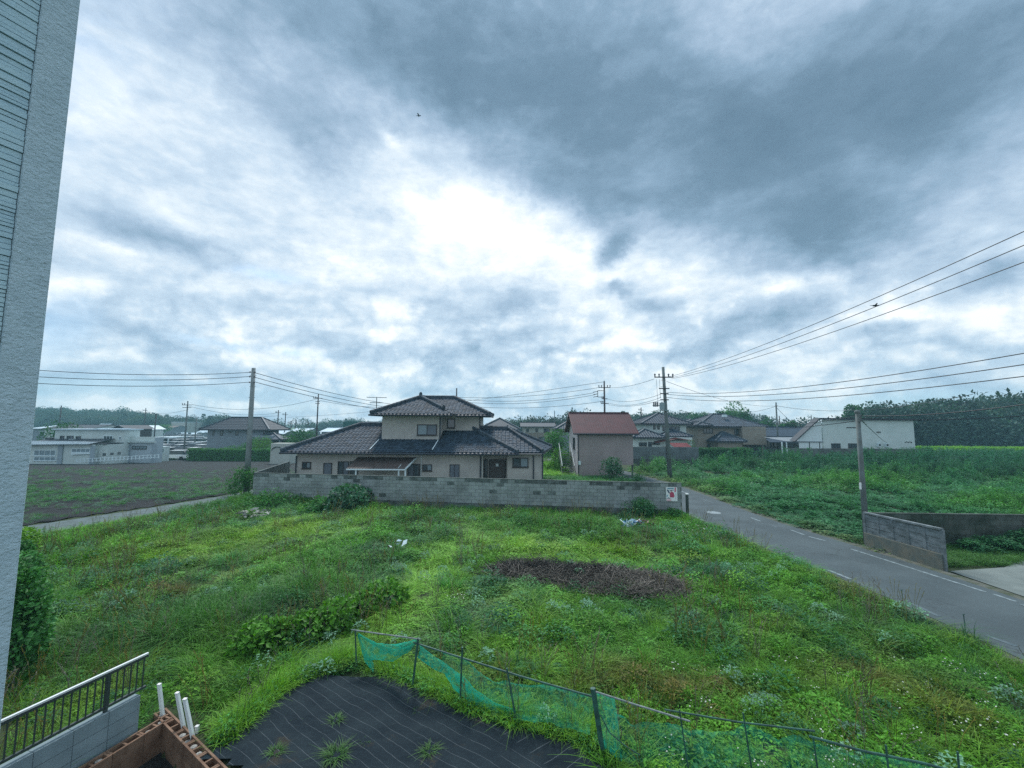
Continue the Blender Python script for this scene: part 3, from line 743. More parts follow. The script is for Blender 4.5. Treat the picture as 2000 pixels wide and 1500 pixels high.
net([((697, 1237), (698, 1242)), ((712, 1246), (706, 1268)), ((732, 1256), (716, 1290)), ((752, 1258), (742, 1290)), ((775, 1257), (768, 1292)), ((800, 1252), (797, 1272)), ((817, 1246), (817, 1252))], 30, 12, 2.3, 2)
net([((698, 1240), (699, 1243)), ((708, 1262), (712, 1292)), ((722, 1285), (729, 1314))], 10, 5, 2.8, 3, .02)
net([((700, 1240), (700, 1241)), ((730, 1256), (740, 1265)), ((765, 1268), (772, 1282)), ((795, 1262), (797, 1275)), ((816, 1250), (816, 1254))], 20, 5, 2.3, 8, .03)
net([((817, 1256), (815, 1284)), ((850, 1282), (846, 1306)), ((880, 1304), (868, 1316)), ((900, 1316), (885, 1345)), ((925, 1345), (925, 1378)), ((960, 1370), (960, 1392)), ((1005, 1386), (1005, 1400))], 30, 10, 2.9, 4, .04)
net([((862, 1272), (856, 1300)), ((900, 1288), (895, 1330)), ((930, 1310), (925, 1370)), ((965, 1328), (965, 1390)), ((1000, 1334), (1005, 1400)), ((1060, 1335), (1060, 1405)), ((1110, 1348), (1110, 1418)), ((1158, 1364), (1150, 1440))], 50, 16, .85, 5, .12)
net([((1158, 1350), (1172, 1445)), ((1176, 1356), (1186, 1470)), ((1200, 1364), (1215, 1490))], 10, 14, 1.5, 6, .03)
net([((1176, 1372), (1180, 1460)), ((1240, 1410), (1245, 1500)), ((1330, 1416), (1350, 1530)), ((1390, 1432), (1400, 1545)), ((1452, 1416), (1475, 1560)), ((1520, 1446), (1540, 1580)), ((1590, 1444), (1610, 1600)), ((1700, 1470), (1720, 1620)), ((1810, 1493), (1830, 1650)), ((2000, 1543), (2030, 1700))], 90, 16, .55, 7, .13)

# grass tufts growing through the sheet
m_tuft = leafmat('tuft_leaf', (.055, .15, .035), .3, usetint=False, vary=.4)
tufs = [((570, 1408), .20, 'leftmost upper grass tuft growing through the black sheet'), ((655, 1412), .19, 'second upper grass tuft on the black sheet, right of the leftmost'), ((538, 1474), .20, 'grass tuft lowest at the left of the black sheet'),
        ((655, 1482), .34, 'largest sprawling grass tuft at the bottom of the black sheet'), ((838, 1473), .22, 'bright grass tuft at the right part of the black sheet'), ((815, 1392), .12, 'small weed near the upper right edge of the black sheet'), ((937, 1464), .10, 'smallest weed beside a sheet fold at the right'), ((712, 1452), .13, 'thin grass tuft between the two lower clumps on the sheet')]
for k, (px_, s_, lab) in enumerate(tufs):
    g_ = Gp(*px_); s_ *= .8; mb = blades(40 + k, int(130 * s_ / .2), s_ * .8, .011, s_ * .5, 1.3)
    for q in range(len(mb.v)): x, y, z = mb.v[q]; mb.v[q] = (g_.x + x, g_.y + y, .03 + z * .55)
    solo('grass_tuft', mb, m_tuft, lab, 'weed', 'grass tufts on the black sheet')

# thin stakes by the road
for k, (t_, b_, lab) in enumerate([((1200, 1165), (1209, 1190), 0)][:0]): pass
for t_, b_, r_, lab in [((1611, 1136 + 66), (1614, 1236), .02, 0)][:0]: pass
for t_, b_, lab in [((1761, 1152), (1765, 1190), 'thin stake leaning at the verge, nearer the middle of the road edge'), ((1882, 1200), (1886, 1237), 'thin stake at the grassy verge farthest right along the road')]:
    g_ = Gp(*b_); tp_ = P(t_[0], t_[1], g_.y); mb = MB(); mb.tube([(g_.x, g_.y, -.1), tuple(tp_)], .009, 6); mb.tube([(tp_.x - .03, tp_.y, tp_.z - .01), (tp_.x + .03, tp_.y, tp_.z + .005)], .008, 5); solo('stake', mb, m_cane, lab, 'stake', 'thin stakes along the road verge')
# ================================================================ block wall with poster
m_bk = mat('weathered_block', (.245, .252, .245), .95, (.165, .172, .165), 1.4, .004, 60, .2, isl=.08, objr=.08, detail=7)
m_bkmort = mat('block_mortar', (.06, .065, .06), .95)
A0 = P(497, 921, 25.9); A0 = Vector((A0.x, A0.y, 0)); A1 = Vector((8.75, 22.3, 0))
dW = (A1 - A0).normalized(); nW = Vector((dW.y, -dW.x, 0)); LW = (A1 - A0).length
ZT = 1.68; CH = .19
wall = empty('block_wall', tuple(A0), 'long weathered grey concrete block wall in front of the tiled house', 'wall')
blocks = []
ncol = int(LW / .4)
for c_ in range(7):
    for k in range(ncol + 1):
        s0 = k * .4 + (.2 if c_ % 2 else 0) - .2
        a = max(s0, 0); b = min(s0 + .4, LW)
        if b - a < .08: continue
        blocks.append((a, b, c_))
blocks.sort(key=lambda q: -q[0])
stuffmb = MB(); rb = random.Random(8); shared = {}
m_dirty = mat('stained_block', (.115, .125, .12), .95, (.055, .062, .058), 3, .004, 60, .2, isl=.18, objr=.18, detail=7)
dirtymb = MB()
for n_, (a, b, c_) in enumerate(blocks):
    ctr = A0 + dW * ((a + b) / 2) + nW * rb.uniform(-.003, .004); z = ZT - CH * (c_ + .5)
    dirty = rb.random() < (.62 if c_ == 0 else .18 if c_ == 1 else .07 if c_ < 4 else .03)
    if n_ < 298:
        key = (round(b - a, 2), dirty)
        if key not in shared:
            mb = MB(); mb.box((0, 0, 0), (b - a - .012, .12, CH - .011), dW, nW); shared[key] = mb.mesh('block', m_dirty if dirty else m_bk)
        o = bpy.data.objects.new('block', shared[key]); COL.objects.link(o); o.parent = wall; o.location = (ctr.x - A0.x, ctr.y - A0.y, z)
    else:
        (dirtymb if dirty else stuffmb).box((ctr.x, ctr.y, z), (b - a - .012, .12, CH - .011), dW, nW)
part(wall, 'blocks', stuffmb, m_bk, kind='stuff'); part(wall, 'stained_blocks', dirtymb, m_dirty, kind='stuff')
mb = MB(); c = A0 + dW * LW / 2; mb.box((c.x, c.y, ZT - CH * 3.5), (LW - .01, .1, CH * 7 - .01), dW, nW); part(wall, 'mortar', mb, m_bkmort)
mb = MB(); c = A0 + dW * LW / 2; mb.box((c.x, c.y, ZT + .018), (LW + .02, .135, .032), dW, nW); part(wall, 'coping', mb, mat('mossy_coping', (.06, .068, .062), .95, (.12, .13, .12), 4))
mb = MB(); c = A0 + dW * LW / 2 + nW * .02; mb.box((c.x, c.y, .155), (LW, .16, .37), dW, nW); part(wall, 'footing', mb, mat('stained_footing', (.11, .12, .115), .95, (.035, .04, .035), 1.6, .01, 30, detail=8))
# side return running back on the left
wl = empty('side_wall', tuple(A0), 'dark block wall running back from the left corner of the long wall', 'wall')
B1 = Vector((-17.3, 33.5, 0)); dS = (B1 - A0).normalized(); nS = Vector((dS.y, -dS.x, 0)); mb = MB(); LS = (B1 - A0).length
for c_ in range(8):
    k = 0
    while k * .4 < LS - .5:
        c = A0 + dS * (.35 + k * .4 + (.2 if c_ % 2 else 0)); mb.box((c.x, c.y, ZT - CH * (c_ + .5)), (.388, .12, CH - .01), dS, nS); k += 1
part(wl, 'blocks', mb, m_dirty, kind='stuff')
mb = MB(); c = A0 + dS * LS / 2; mb.box((c.x, c.y, ZT / 2), (LS - .3, .1, ZT - .02), dS, nS); part(wl, 'mortar', mb, m_bkmort)
mb = MB(); c = A0 + dS * LS / 2; mb.box((c.x, c.y, ZT + .02), (LS - .2, .13, .03), dS, nS); part(wl, 'coping', mb, m_dirty)
# poster
def onwall(px, py, out_=.0):
    d = ray(px, py); q = A0 + nW * out_; t_ = (q - ORG).dot(nW) / d.dot(nW); return ORG + d * t_
po = empty('poster', tuple(onwall(1312, 979, .07)), 'white election style poster with a red figure at the right end of the block wall', 'poster')
def wq(name, px0, py0, px1, py1, out_, m, poly=None):
    mb = MB()
    pts = poly or [(px0, py1), (px1, py1), (px1, py0), (px0, py0)]
    F_ = [onwall(x, y, out_) for x, y in pts]; mb.poly(F_); part(po, name, mb, m)
mb = MB(); a = onwall(1301, 951, .075); b = onwall(1323, 979, .075); c = (a + b) / 2
mb.box((c.x, c.y, c.z), ((b - a).length * .62, .012, abs(b.z - a.z)), dW, nW); part(po, 'board', mb, mat('poster_white', (.62, .66, .68), .5))
red = mat('poster_red', (.36, .05, .09), .6); nav = mat('poster_navy', (.05, .07, .12), .6); blu = mat('poster_blue', (.22, .36, .42), .6); pk = mat('poster_pink', (.55, .22, .26), .6); sk = mat('poster_skin', (.40, .28, .24), .6)
wq('title_print', 1303.5, 952.8, 1316, 955.2, .086, blu)
for x in (1304.6, 1306.8, 1309, 1311.2, 1313.4): wq('title_letter', x, 953.2, x + 1.1, 954.9, .088, nav)
wq('side_print', 1317.5, 952.2, 1320.4, 960.8, .086, pk)
for y in (953, 955, 957, 959): wq('side_letter', 1318.1, y, 1319.8, y + 1.2, .088, red)
wq('arm_print', 0, 0, 0, 0, .088, nav, [(1302.3, 957.5), (1303.8, 955.3), (1308.5, 962.2), (1307.0, 964)])
wq('jacket_print', 0, 0, 0, 0, .087, red, [(1308.6, 971.3), (1308, 963.5), (1310, 961), (1313.5, 960.6), (1316, 963), (1317.4, 969), (1315.8, 971.7)])
wq('face_print', 1309.6, 957.6, 1312.8, 961.2, .089, sk); wq('hair_print', 1309.4, 956.9, 1313, 958.3, .0905, nav)
wq('bar_print', 1304.8, 957.0, 1317, 957.6, .0865, nav); wq('chair_print', 0, 0, 0, 0, .0875, nav, [(1302.2, 973.2), (1305, 971.5), (1309.6, 973.6), (1311.5, 974.3)])
wq('shape_print', 1302.3, 966.2, 1304.7, 969.8, .0865, blu); wq('foot_print', 1302.2, 974.6, 1311, 978.2, .0865, pk)
for x in (1303, 1305, 1307, 1309): wq('foot_letter', x, 975.3, x + 1.2, 977.4, .0885, mat('poster_pale', (.65, .6, .6), .6))
for k in range(7): wq('small_print', 1319.4, 963 + k * 1.7, 1320.6, 963.9 + k * 1.7, .0865, blu)
# stub post past the wall end
g_ = Vector((9.05, 22.35, 0)); mb = MB(); mb.tube([(9.05, 22.35, -.1), (9.05, 22.35, 1.12)], .075, 10)
ps = empty('guide_post', (9.05, 22.35, 0), 'dark stub post with white cap at the road end of the block wall', 'post'); part(ps, 'shaft', mb, m_dk)
mb = MB(); mb.tube([(9.05, 22.35, 1.12), (9.05, 22.35, 1.18)], .08, 10); part(ps, 'cap', mb, m_wp)

# ================================================================ tiled roofs
m_tile = mat('kawara_tile', (.029, .045, .064), .7, (.019, .031, .045), 3, .002, 60, .3, isl=.38)
m_tileb = mat('kawara_far', (.075, .09, .105), .5, (.05, .06, .075), 2, isl=.3)
m_deck = mat('roof_deck', (.02, .024, .03), .9)
m_ridge = mat('ridge_tile', (.055, .07, .085), .6, (.035, .045, .056), 5, isl=.3)
def rooftiles(mb, deck, pts, tw=.27, th=.24, cut=None, lift=.04):
    """pts: planar polygon, first two points are the eave; tiles laid up from it"""
    a = Vector(pts[0]); b = Vector(pts[1]); u = (b - a).normalized()
    n = None
    for q in pts[2:]:
        c = (Vector(q) - a).cross(u)
        if c.length > 1e-4: n = c.normalized(); break
    if n.z < 0: n = -n
    v = n.cross(u).normalized()
    if v.z < 0: v = -v
    P2 = [((Vector(q) - a).dot(u), (Vector(q) - a).dot(v)) for q in pts]
    deck.poly([tuple(Vector(q) - n * .01) for q in pts])
    smax = max(p[0] for p in P2); smin = min(p[0] for p in P2); tmax = max(p[1] for p in P2)
    prof = [(0, .018), (.22, .0), (.5, .004), (.74, .036), (.92, .040), (1.0, .018)]
    gs = np.arange(smin, smax, tw); gt = np.arange(0, tmax, th)
    S, T = np.meshgrid(gs + tw / 2, gt + th / 2); ok = inpoly(S, T, P2)
    if cut is not None:
        Wx = a.x + u.x * S + v.x * T; Wy = a.y + u.y * S + v.y * T; ok &= ~cut(Wx, Wy)
    for j in range(len(gt)):
        for i in range(len(gs)):
            if not ok[j, i]: continue
            s0, t0 = gs[i], gt[j]; jit = rnd.uniform(-.004, .006); i0 = len(mb.v)
            for tt, hh in ((t0 - .01, .030), (t0 + th, .004), (t0 - .01, -.006)):
                for x, h in prof: mb.v.append(tuple(a + u * (s0 + x * tw) + v * tt + n * (h + hh + jit + lift - .03)))
            for k in range(5):
                mb.f.append((i0 + k, i0 + k + 1, i0 + 7 + k, i0 + 6 + k)); mb.f.append((i0 + 12 + k, i0 + 13 + k, i0 + k + 1, i0 + k))
def ridge(mb, a, b, w_=.20, h=.20, step=.33):
    a = Vector(a); b = Vector(b); L = (b - a).length; n = max(1, int(L / step)); d = (b - a).normalized()
    mb.bar(a + Vector((0, 0, h * .3)), b + Vector((0, 0, h * .3)), w_ * .8, h * .8)
    for k in range(n):
        p = a + d * (L * k / n); q = a + d * (L * (k + .94) / n); mb.tube([p + Vector((0, 0, h * .75)), q + Vector((0, 0, h * .72))], w_ * .55, 7)
def onigawara(mb, p, s_=1.0):
    mb.box((p[0], p[1], p[2] + .16 * s_), (.30 * s_, .10 * s_, .34 * s_)); mb.ball((p[0], p[1], p[2] + .36 * s_), (.13 * s_, .08 * s_, .12 * s_), 8, 5)
    mb.tube([(p[0], p[1] - .12 * s_, p[2] + .38 * s_), (p[0], p[1] + .3 * s_, p[2] + .36 * s_)], .07 * s_, 8)

m_stucco = mat('beige_stucco', (.39, .345, .31), .9, (.32, .285, .26), .9, .003, 120)
m_stuccoJ = mat('stucco_joint', (.36, .34, .31), .9)
m_brown = mat('brown_frame', (.035, .028, .028), .5); m_glass = glass_mat('window_glass', (.03, .045, .055)); m_shut = mat('grey_shutter', (.10, .11, .13), .5, c2=(.13, .14, .16), nscale=1)
m_frost = mat('frosted_pane', (.16, .20, .22), .25, spec=.6); m_whitep = mat('white_paint', (.52, .56, .58), .5); m_gut = mat('dark_gutter', (.03, .035, .045), .45)
m_soff = mat('soffit', (.12, .11, .105), .8); m_sheetroof = mat('brown_sheet_roof', (.085, .062, .055), .6, (.06, .045, .04), 3)
def window(parent, c, u, n, w_, h, frame=m_brown, panes=(m_glass, m_glass), fr=.05, name='window', sill=True):
    """framed window proud of the wall; c centre on wall face"""
    c = Vector(c); u = Vector(u); n = Vector(n); z = Vector((0, 0, 1)); mb = MB()
    for s_ in (-1, 1): mb.box(c + u * s_ * (w_ / 2 - fr / 2) + n * .025, (fr, .06, h), u, n)
    for s_ in (-1, 1): mb.box(c + z * s_ * (h / 2 - fr / 2) + n * .026, (w_ - 2 * fr, .058, fr), u, n)
    k = len(panes)
    for q in range(1, k): mb.box(c + u * (w_ * (q / k - .5)) + n * .022, (fr * .8, .05, h - 2 * fr), u, n)
    if sill: mb.box(c - z * (h / 2 + .02) + n * .05, (w_ + .06, .10, .035), u, n)
    f_ = part(parent, name, mb, frame)
    for q in range(k):
        mb = MB(); cc = c + u * (w_ * ((q + .5) / k - .5)) + n * (.012 + .006 * (q % 2)); mb.box(cc, (w_ / k - fr * .6, .01, h - fr), u, n); part(f_, 'pane', mb, panes[q])
    return f_
U = (1, 0, 0); NF = (0, -1, 0)
def HX(px, Y, py=860): return P(px, py, Y).x
def HZ(py, Y, px=800): return P(px, py, Y).z
# ---- main house
YE = 28.6; ZE = HZ(884.0, YE); YW = YE + .75; YU = YE + 1.75; PT = .454
hs = empty('tiled_house', (-6.5, YW, 0), 'beige two storey house with grey tiled hipped roofs behind the block wall', 'house')
xl, xr = HX(580, YW, 900), HX(940, YW, 900)
m = m_stucco
XL, XR0 = HX(549, YE), HX(1012, YE)
D0 = 3.9
mb = MB(); mb.bx(xl, xr, YW, YW + 6.6, 0, ZE + .05)
xr2, xr3 = HX(991, YW + .9, 900), HX(1059, YW + .25, 900)
mb.bx(xr - .01, xr3, YW + 1.15, YW + 6.3, 0, ZE + .04)       # porch back wall
mb.bx(xr2, xr3 - .002, YW + .25, YW + 1.16, 0, ZE + .03)
part(hs, 'wall', mb, m)
for px in (650, 788, 817, 878):
    mb = MB(); x = HX(px, YW, 895); mb.box((x, YW - .004, ZE - .45), (.025, .008, .9)); part(hs, 'wall_joint', mb, m_stuccoJ)
zb = lambda py: HZ(py, YW, 800)
mb = MB(); mb.bx(XL + .1, XR0, YE + .12, YW - .003, ZE - .12, ZE - .05); part(hs, 'soffit', mb, m_soff)
mb = MB(); mb.tube([(XL - .05, YE - .06, ZE - .07), (XR0 + .1, YE - .06, ZE - .09)], .065, 8); mb.bx(XL, XR0, YE, YE + .05, ZE - .13, ZE + .0); part(hs, 'gutter', mb, m_gut)
# lower windows and shutters: (px0,py0,px1,py1)
def hw(px0, py0, px1, py1, Y, panes, frame=m_brown, name='window', sill=True, fr=.05, parent=None):
    a = P(px0, py1, Y); b = P(px1, py0, Y); return window(parent or hs, ((a.x + b.x) / 2, Y, (a.z + b.z) / 2), U, NF, b.x - a.x, b.z - a.z, frame, panes, fr, name, sill)
hw(590, 902, 608, 915, YW, (m_glass, m_frost), fr=.07)
hw(631, 904, 649, 936, YW, (m_shut,), name='door', fr=.04, sill=False)
hw(659, 901, 682, 936, YW, (m_glass, m_shut), name='door', sill=False); hw(682.5, 901, 700, 936, YW, (m_glass,), sill=False)
hw(796, 906, 821, 936, YW, (m_shut, m_glass), name='door', sill=False)
hw(825, 907, 844, 919.5, YW, (m_glass, m_frost)); hw(878, 907, 897.5, 936, YW, (m_shut, m_shut), name='door', sill=False, fr=.03)
hw(1001, 894, 1032, 912.5, YW + .25, (m_glass, m_frost), fr=.06)
hw(945, 897, 953, 936, YW + 1.15, (m_glass,), name='door', sill=False, fr=.03); hw(955, 897, 988, 936, YW + 1.15, (mat('brown_door', (.085, .07, .065), .6),), name='door', sill=False, fr=.05)
mb = MB(); a = P(971, 908, YW + 1.12); mb.box((a.x, YW + 1.05, a.z), (.2, .02, .2)); part(hs, 'notice', mb, m_whitep)
for px, Y, top in ((579, YW - .05, 890), (938.5, YW - .05, 890), (1042, YW + .2, 890), (1060, YW + .2, 888), (823, YW - .05, 888)):
    mb = MB(); p = P(px, top, Y); mb.tube([(p.x, Y, p.z), (p.x, Y, 0.0)], .045 if px != 823 else .02, 7); part(hs, 'downpipe', mb, m_gut if px != 823 else m_whitep)
mb = MB(); p = P(941, 900, YW); mb.bx(p.x - .0, p.x + .08, YW - .01, YW + .1, 0, ZE - .1); part(hs, 'porch_post', mb, m_stuccoJ)
# lean-to over the terrace
YA = YE - .9
pa = empty('lean_to', (HX(740, YA), YA, 0), 'brown sheet roofed lean-to on white posts against the tiled house', 'lean-to')
za, zb_ = HZ(915.5, YA, 740), HZ(893, YW, 740)
x0, x1 = HX(677, YA, 915), HX(790, YA, 915); x0b, x1b = HX(700, YW, 895), HX(812, YW, 895)
mb = MB(); a = [(x0, YA, za), (x1, YA, za), (x1b, YW - .01, zb_), (x0b, YW - .01, zb_)]
mb.poly(a); mb.poly([(x, y, z - .04) for x, y, z in a][::-1])
n = 22
for k in range(n + 1):
    f = k / n; mb.bar((x0 + (x1 - x0) * f, YA, za + .012), (x0b + (x1b - x0b) * f, YW - .02, zb_ + .012), .03, .025)
part(pa, 'roof', mb, m_sheetroof)
mb = MB(); mb.bar((x0 - .02, YA - .02, za - .05), (x1 + .05, YA - .02, za - .05), .04, .08); mb.bar((x1 + .06, YA - .02, za - .02), (x1b + .06, YW - .02, zb_ - .02), .04, .10); part(pa, 'fascia', mb, m_whitep)
for px in (695.5, 779, 792):
    mb = MB(); p = P(px, 918, YA + .1); mb.bx(p.x - .045, p.x + .045, YA + .05, YA + .14, 0, za - .08); part(pa, 'post', mb, m_whitep)
mb = MB(); p = P(776, 901, YA); mb.tube([P(791, 898, YW - .1), P(778, 914, YA - .02)], .018, 6); part(pa, 'pipe', mb, m_whitep)
# upper storey
YU2 = YU + 1.5
ux0, ux1, ux2 = HX(746, YU, 840), HX(859, YU, 840), HX(936, YU2, 830)
ZU = HZ(809, YE + .95, 840)
mb = MB(); mb.bx(ux0, ux1, YU, YU2 + .01, 3.0, ZU + .02); mb.bx(ux0 + .002, ux2, YU2, YU2 + 4.6, 3.0, ZU + .01); part(hs, 'upper_wall', mb, m)
for px, Y, y0, y1 in ((779, YU, 822, 858), (813, YU, 812, 858), (890, YU2, 812, 826), (914, YU2, 812, 840), (931, YU2, 812, 840)):
    mb = MB(); a = P(px, y0, Y); b = P(px, y1, Y); mb.box((a.x, Y - .004, (a.z + b.z) / 2), (.02, .008, abs(a.z - b.z))); part(hs, 'wall_joint', mb, m_stuccoJ)
hw(814.5, 829, 854, 850, YU, (m_frost, m_shut), fr=.06); hw(873.5, 818, 889, 836, YU2, (m_glass,), fr=.06)
mb = MB(); a = P(746, 859.5, YU); mb.box(((ux0 + ux1) / 2, YU - .03, a.z - .02), (ux1 - ux0, .08, .10)); mb.box(((ux1 + ux2) / 2, YU2 - .03, HZ(841, YU2, 900)), (ux2 - ux1, .08, .09)); part(hs, 'flashing', mb, m_stuccoJ)
mb = MB(); p = P(859.5, 815, YU - .04); mb.tube([(ux1 + .02, YU - .05, ZU), (ux1 + .02, YU - .05, HZ(858, YU, 860))], .05, 7); part(hs, 'downpipe', mb, m_gut)
mb = MB(); mb.tube([(ux2 + .05, YU2 - .02, ZU), (ux2 + .05, YU2 - .02, 4.3)], .045, 7); part(hs, 'downpipe', mb, m_gut)
# lower roof planes
zr = ZE + PT * D0; yr = YE + D0; yb = YE + 2 * D0
tm = MB(); dk = MB(); rg = MB()
cutup = lambda X_a, Y_a: (X_a > ux0 - .05) & (X_a < ux1 + .12) & (Y_a > YU - .1) | (X_a > ux0) & (X_a < ux2 + .05) & (Y_a > YU2 - .1)
apx = XR0 - D0
rooftiles(tm, dk, [(XL, YE, ZE), (XR0, YE, ZE), (apx, yr, zr), (XL + D0, yr, zr)], cut=cutup)
rooftiles(tm, dk, [(XL, yb, ZE), (XL, YE, ZE), (XL + D0, yr, zr)])
rooftiles(tm, dk, [(XR0 + 1.2, yb, ZE), (XL, yb, ZE), (XL + D0, yr, zr), (apx, yr, zr)])
# wing on the right
c1 = P(1060, 884.5, YE + .75); wy = YE + .75; w1 = Vector((c1.x, wy, ZE)); c2 = P(1077, 868, 36.0); w2 = Vector((c2.x, 36.0, ZE)); rw = P(991, 838, YE + 3.9); w3 = Vector((rw.x, YE + 3.9, rw.z)); wl_ = Vector((apx + .3, YE + 3.9, rw.z))
vy = Vector((XR0 - .35, wy, ZE))
rooftiles(tm, dk, [tuple(vy), tuple(w1), tuple(w3), tuple(wl_)])
rooftiles(tm, dk, [tuple(w1), tuple(w2), tuple(w3)])
rooftiles(tm, dk, [(XR0, YE, ZE), (XR0, yb, ZE), (apx, yr, zr)], cut=lambda a, b: b > YE + 1.5)
for a, b in (((XL, YE, ZE), (XL + D0, yr, zr)), ((XR0, YE, ZE), (apx, yr, zr)), ((XL + D0, yr, zr), (ux0, yr, zr)), (w1, w3), (w3, wl_), (w2, w3), ((XL, yb, ZE), (XL + D0, yr, zr)), ((apx - .9, yr, zr), (apx, yr, zr))):
    ridge(rg, a, b)
for p in ((apx, yr, zr + .1), (w3.x, w3.y, w3.z + .05), (XL + .25, YE + .25, ZE + .12)): onigawara(rg, p, .55)
# upper roof
yf = YE + .95; ye2 = YU2 - .75; Xa, Xb, Xc = HX(723, yf, 808), HX(884, yf, 806), HX(957, ye2, 808)
df_ = (Xb - Xa) / 2; zpk = ZU + PT * df_; ypk = yf + df_; xm = (Xa + Xb) / 2
hb = 3.0; zb2 = ZU + PT * hb; yb2 = ye2 + hb
rooftiles(tm, dk, [(Xa, yf, ZU), (Xb, yf, ZU), (xm, ypk, zpk)])
rooftiles(tm, dk, [(Xb, yf, ZU), (Xb, ye2 + 2, ZU), (xm, ypk + .6, zpk), (xm, ypk, zpk)])
rooftiles(tm, dk, [(Xa, ye2 + 6, ZU), (Xa, yf, ZU), (xm, ypk, zpk), (xm, ye2 + 3.1, zpk)])
rooftiles(tm, dk, [(xm + .3, ye2, ZU), (Xc, ye2, ZU), (Xc - hb, yb2, zb2), (xm + .3, yb2, zb2)], cut=lambda a, b: (PT * (Xb - a) > PT * (b - ye2)) & (a < Xb))
rooftiles(tm, dk, [(Xc, ye2, ZU), (Xc, ye2 + 2 * hb, ZU), (Xc - hb, yb2, zb2)])
rooftiles(tm, dk, [(Xc, ye2 + 2 * hb, ZU), (Xa, ye2 + 2 * hb, ZU), (Xa + hb, yb2, zb2), (Xc - hb, yb2, zb2)])
for a, b in (((Xa, yf, ZU), (xm, ypk, zpk)), ((Xb - .7, yf + .7, ZU + .7 * PT), (xm, ypk, zpk)), ((xm, ypk, zpk), (xm, yb2, zb2)), ((xm, yb2, zb2), (Xc - hb, yb2, zb2)), ((Xc, ye2, ZU), (Xc - hb, yb2, zb2)), ((Xc, ye2 + 2 * hb, ZU), (Xc - hb, yb2, zb2))):
    ridge(rg, a, b)
for p, s_ in (((xm, ypk, zpk + .08), .8), ((xm + .5, ypk + 1, zpk + .02), .5), ((Xa + .3, yf + .3, ZU + .15), .5), ((Xc - .3, ye2 + .3, ZU + .15), .5), ((Xb - .75, yf + .75, ZU + .42), .6)): onigawara(rg, p, s_)
part(hs, 'roof_tiles', tm, m_tile, kind='stuff'); part(hs, 'roof', dk, m_deck); part(hs, 'ridge_tiles', rg, m_ridge, kind='stuff')
mb = MB(); mb.tube([(Xa - .1, yf - .06, ZU - .07), (Xb, yf - .06, ZU - .08)], .06, 8); mb.bx(Xa, Xb, yf, yf + .05, ZU - .14, ZU); mb.tube([(Xb, ye2 - .06, ZU - .07), (Xc + .1, ye2 - .06, ZU - .08)], .06, 8); mb.bx(Xb, Xc, ye2, ye2 + .05, ZU - .14, ZU)
mb.bx(Xa, Xa + .05, yf + .05, ye2 + 6, ZU - .14, ZU); mb.bx(Xc - .05, Xc, ye2 + .05, ye2 + 6, ZU - .14, ZU); part(hs, 'upper_gutter', mb, m_gut)
mb = MB(); mb.bx(Xa + .06, ux0 - .002, yf + .06, YU2 + 4.6, ZU - .11, ZU - .06); mb.bx(ux0, Xb, yf + .06, YU - .003, ZU - .11, ZU - .06); mb.bx(Xb + .003, Xc - .06, ye2 + .06, YU2 - .003, ZU - .11, ZU - .06); mb.bx(ux2 + .003, Xc - .06, YU2, YU2 + 4.6, ZU - .11, ZU - .06); part(hs, 'upper_soffit', mb, m_soff)
mb = MB(); mb.bx(XR0 - .3, w1.x, wy + .02, wy + .07, ZE - .13, ZE); mb.tube([(XR0, wy - .04, ZE - .07), (w1.x + .05, wy - .04, ZE - .08)], .06, 8); mb.bar((w1.x, w1.y, ZE - .06), (w2.x, w2.y, ZE - .06), .05, .13); part(hs, 'wing_gutter', mb, m_gut)
mb = MB(); mb.bx(xr - .02, w1.x - .08, YW - .4, YW + 1.1, ZE - .11, ZE - .07); part(hs, 'porch_ceiling', mb, m_soff)
for (pa_, pb_) in (((740, 862), (722, 882)), ((856, 863), (844, 884.5))):
    mb = MB()
    a, b = P(pb_[0], pb_[1], YE + .2), P(pa_[0], pa_[1], YU - .2); a.z = ZE + .2 * PT + .10; b.z = ZE + 1.55 * PT + .10; mb.bar(a, b, .05, .03); part(hs, 'snow_strip', mb, m_whitep)

# antennas
def antenna(base, h, lab, rz=0, s_=1.0, yagi=True):
    o = empty('tv_antenna', tuple(base), lab, 'antenna', 'roof antennas'); x, y, z = base
    mb = MB(); mb.tube([(x, y, z), (x, y, z + h)], .03 * s_, 6); part(o, 'mast', mb, m_dk)
    mb = MB(); c_, sn = math.cos(rz), math.sin(rz)
    for zz, L, ne in ((z + h * .97, 1.5 * s_, 7), (z + h * .55, 1.0 * s_, 4)):
        mb.tube([(x - c_ * L / 2, y - sn * L / 2, zz), (x + c_ * L / 2, y + sn * L / 2, zz)], .022 * s_, 5)
        for k in range(ne):
            f = k / (ne - 1) - .5; e = .35 * s_ * (1 - .3 * f); mb.tube([(x + c_ * L * f + sn * e, y + sn * L * f - c_ * e, zz), (x + c_ * L * f - sn * e, y + sn * L * f + c_ * e, zz)], .012 * s_, 4)
    part(o, 'elements', mb, m_dk); return o
a = P(735, 800, 34); antenna((a.x, a.y, a.z), 1.0, 'thin yagi aerial to the left of the tiled house upper roof', .3)

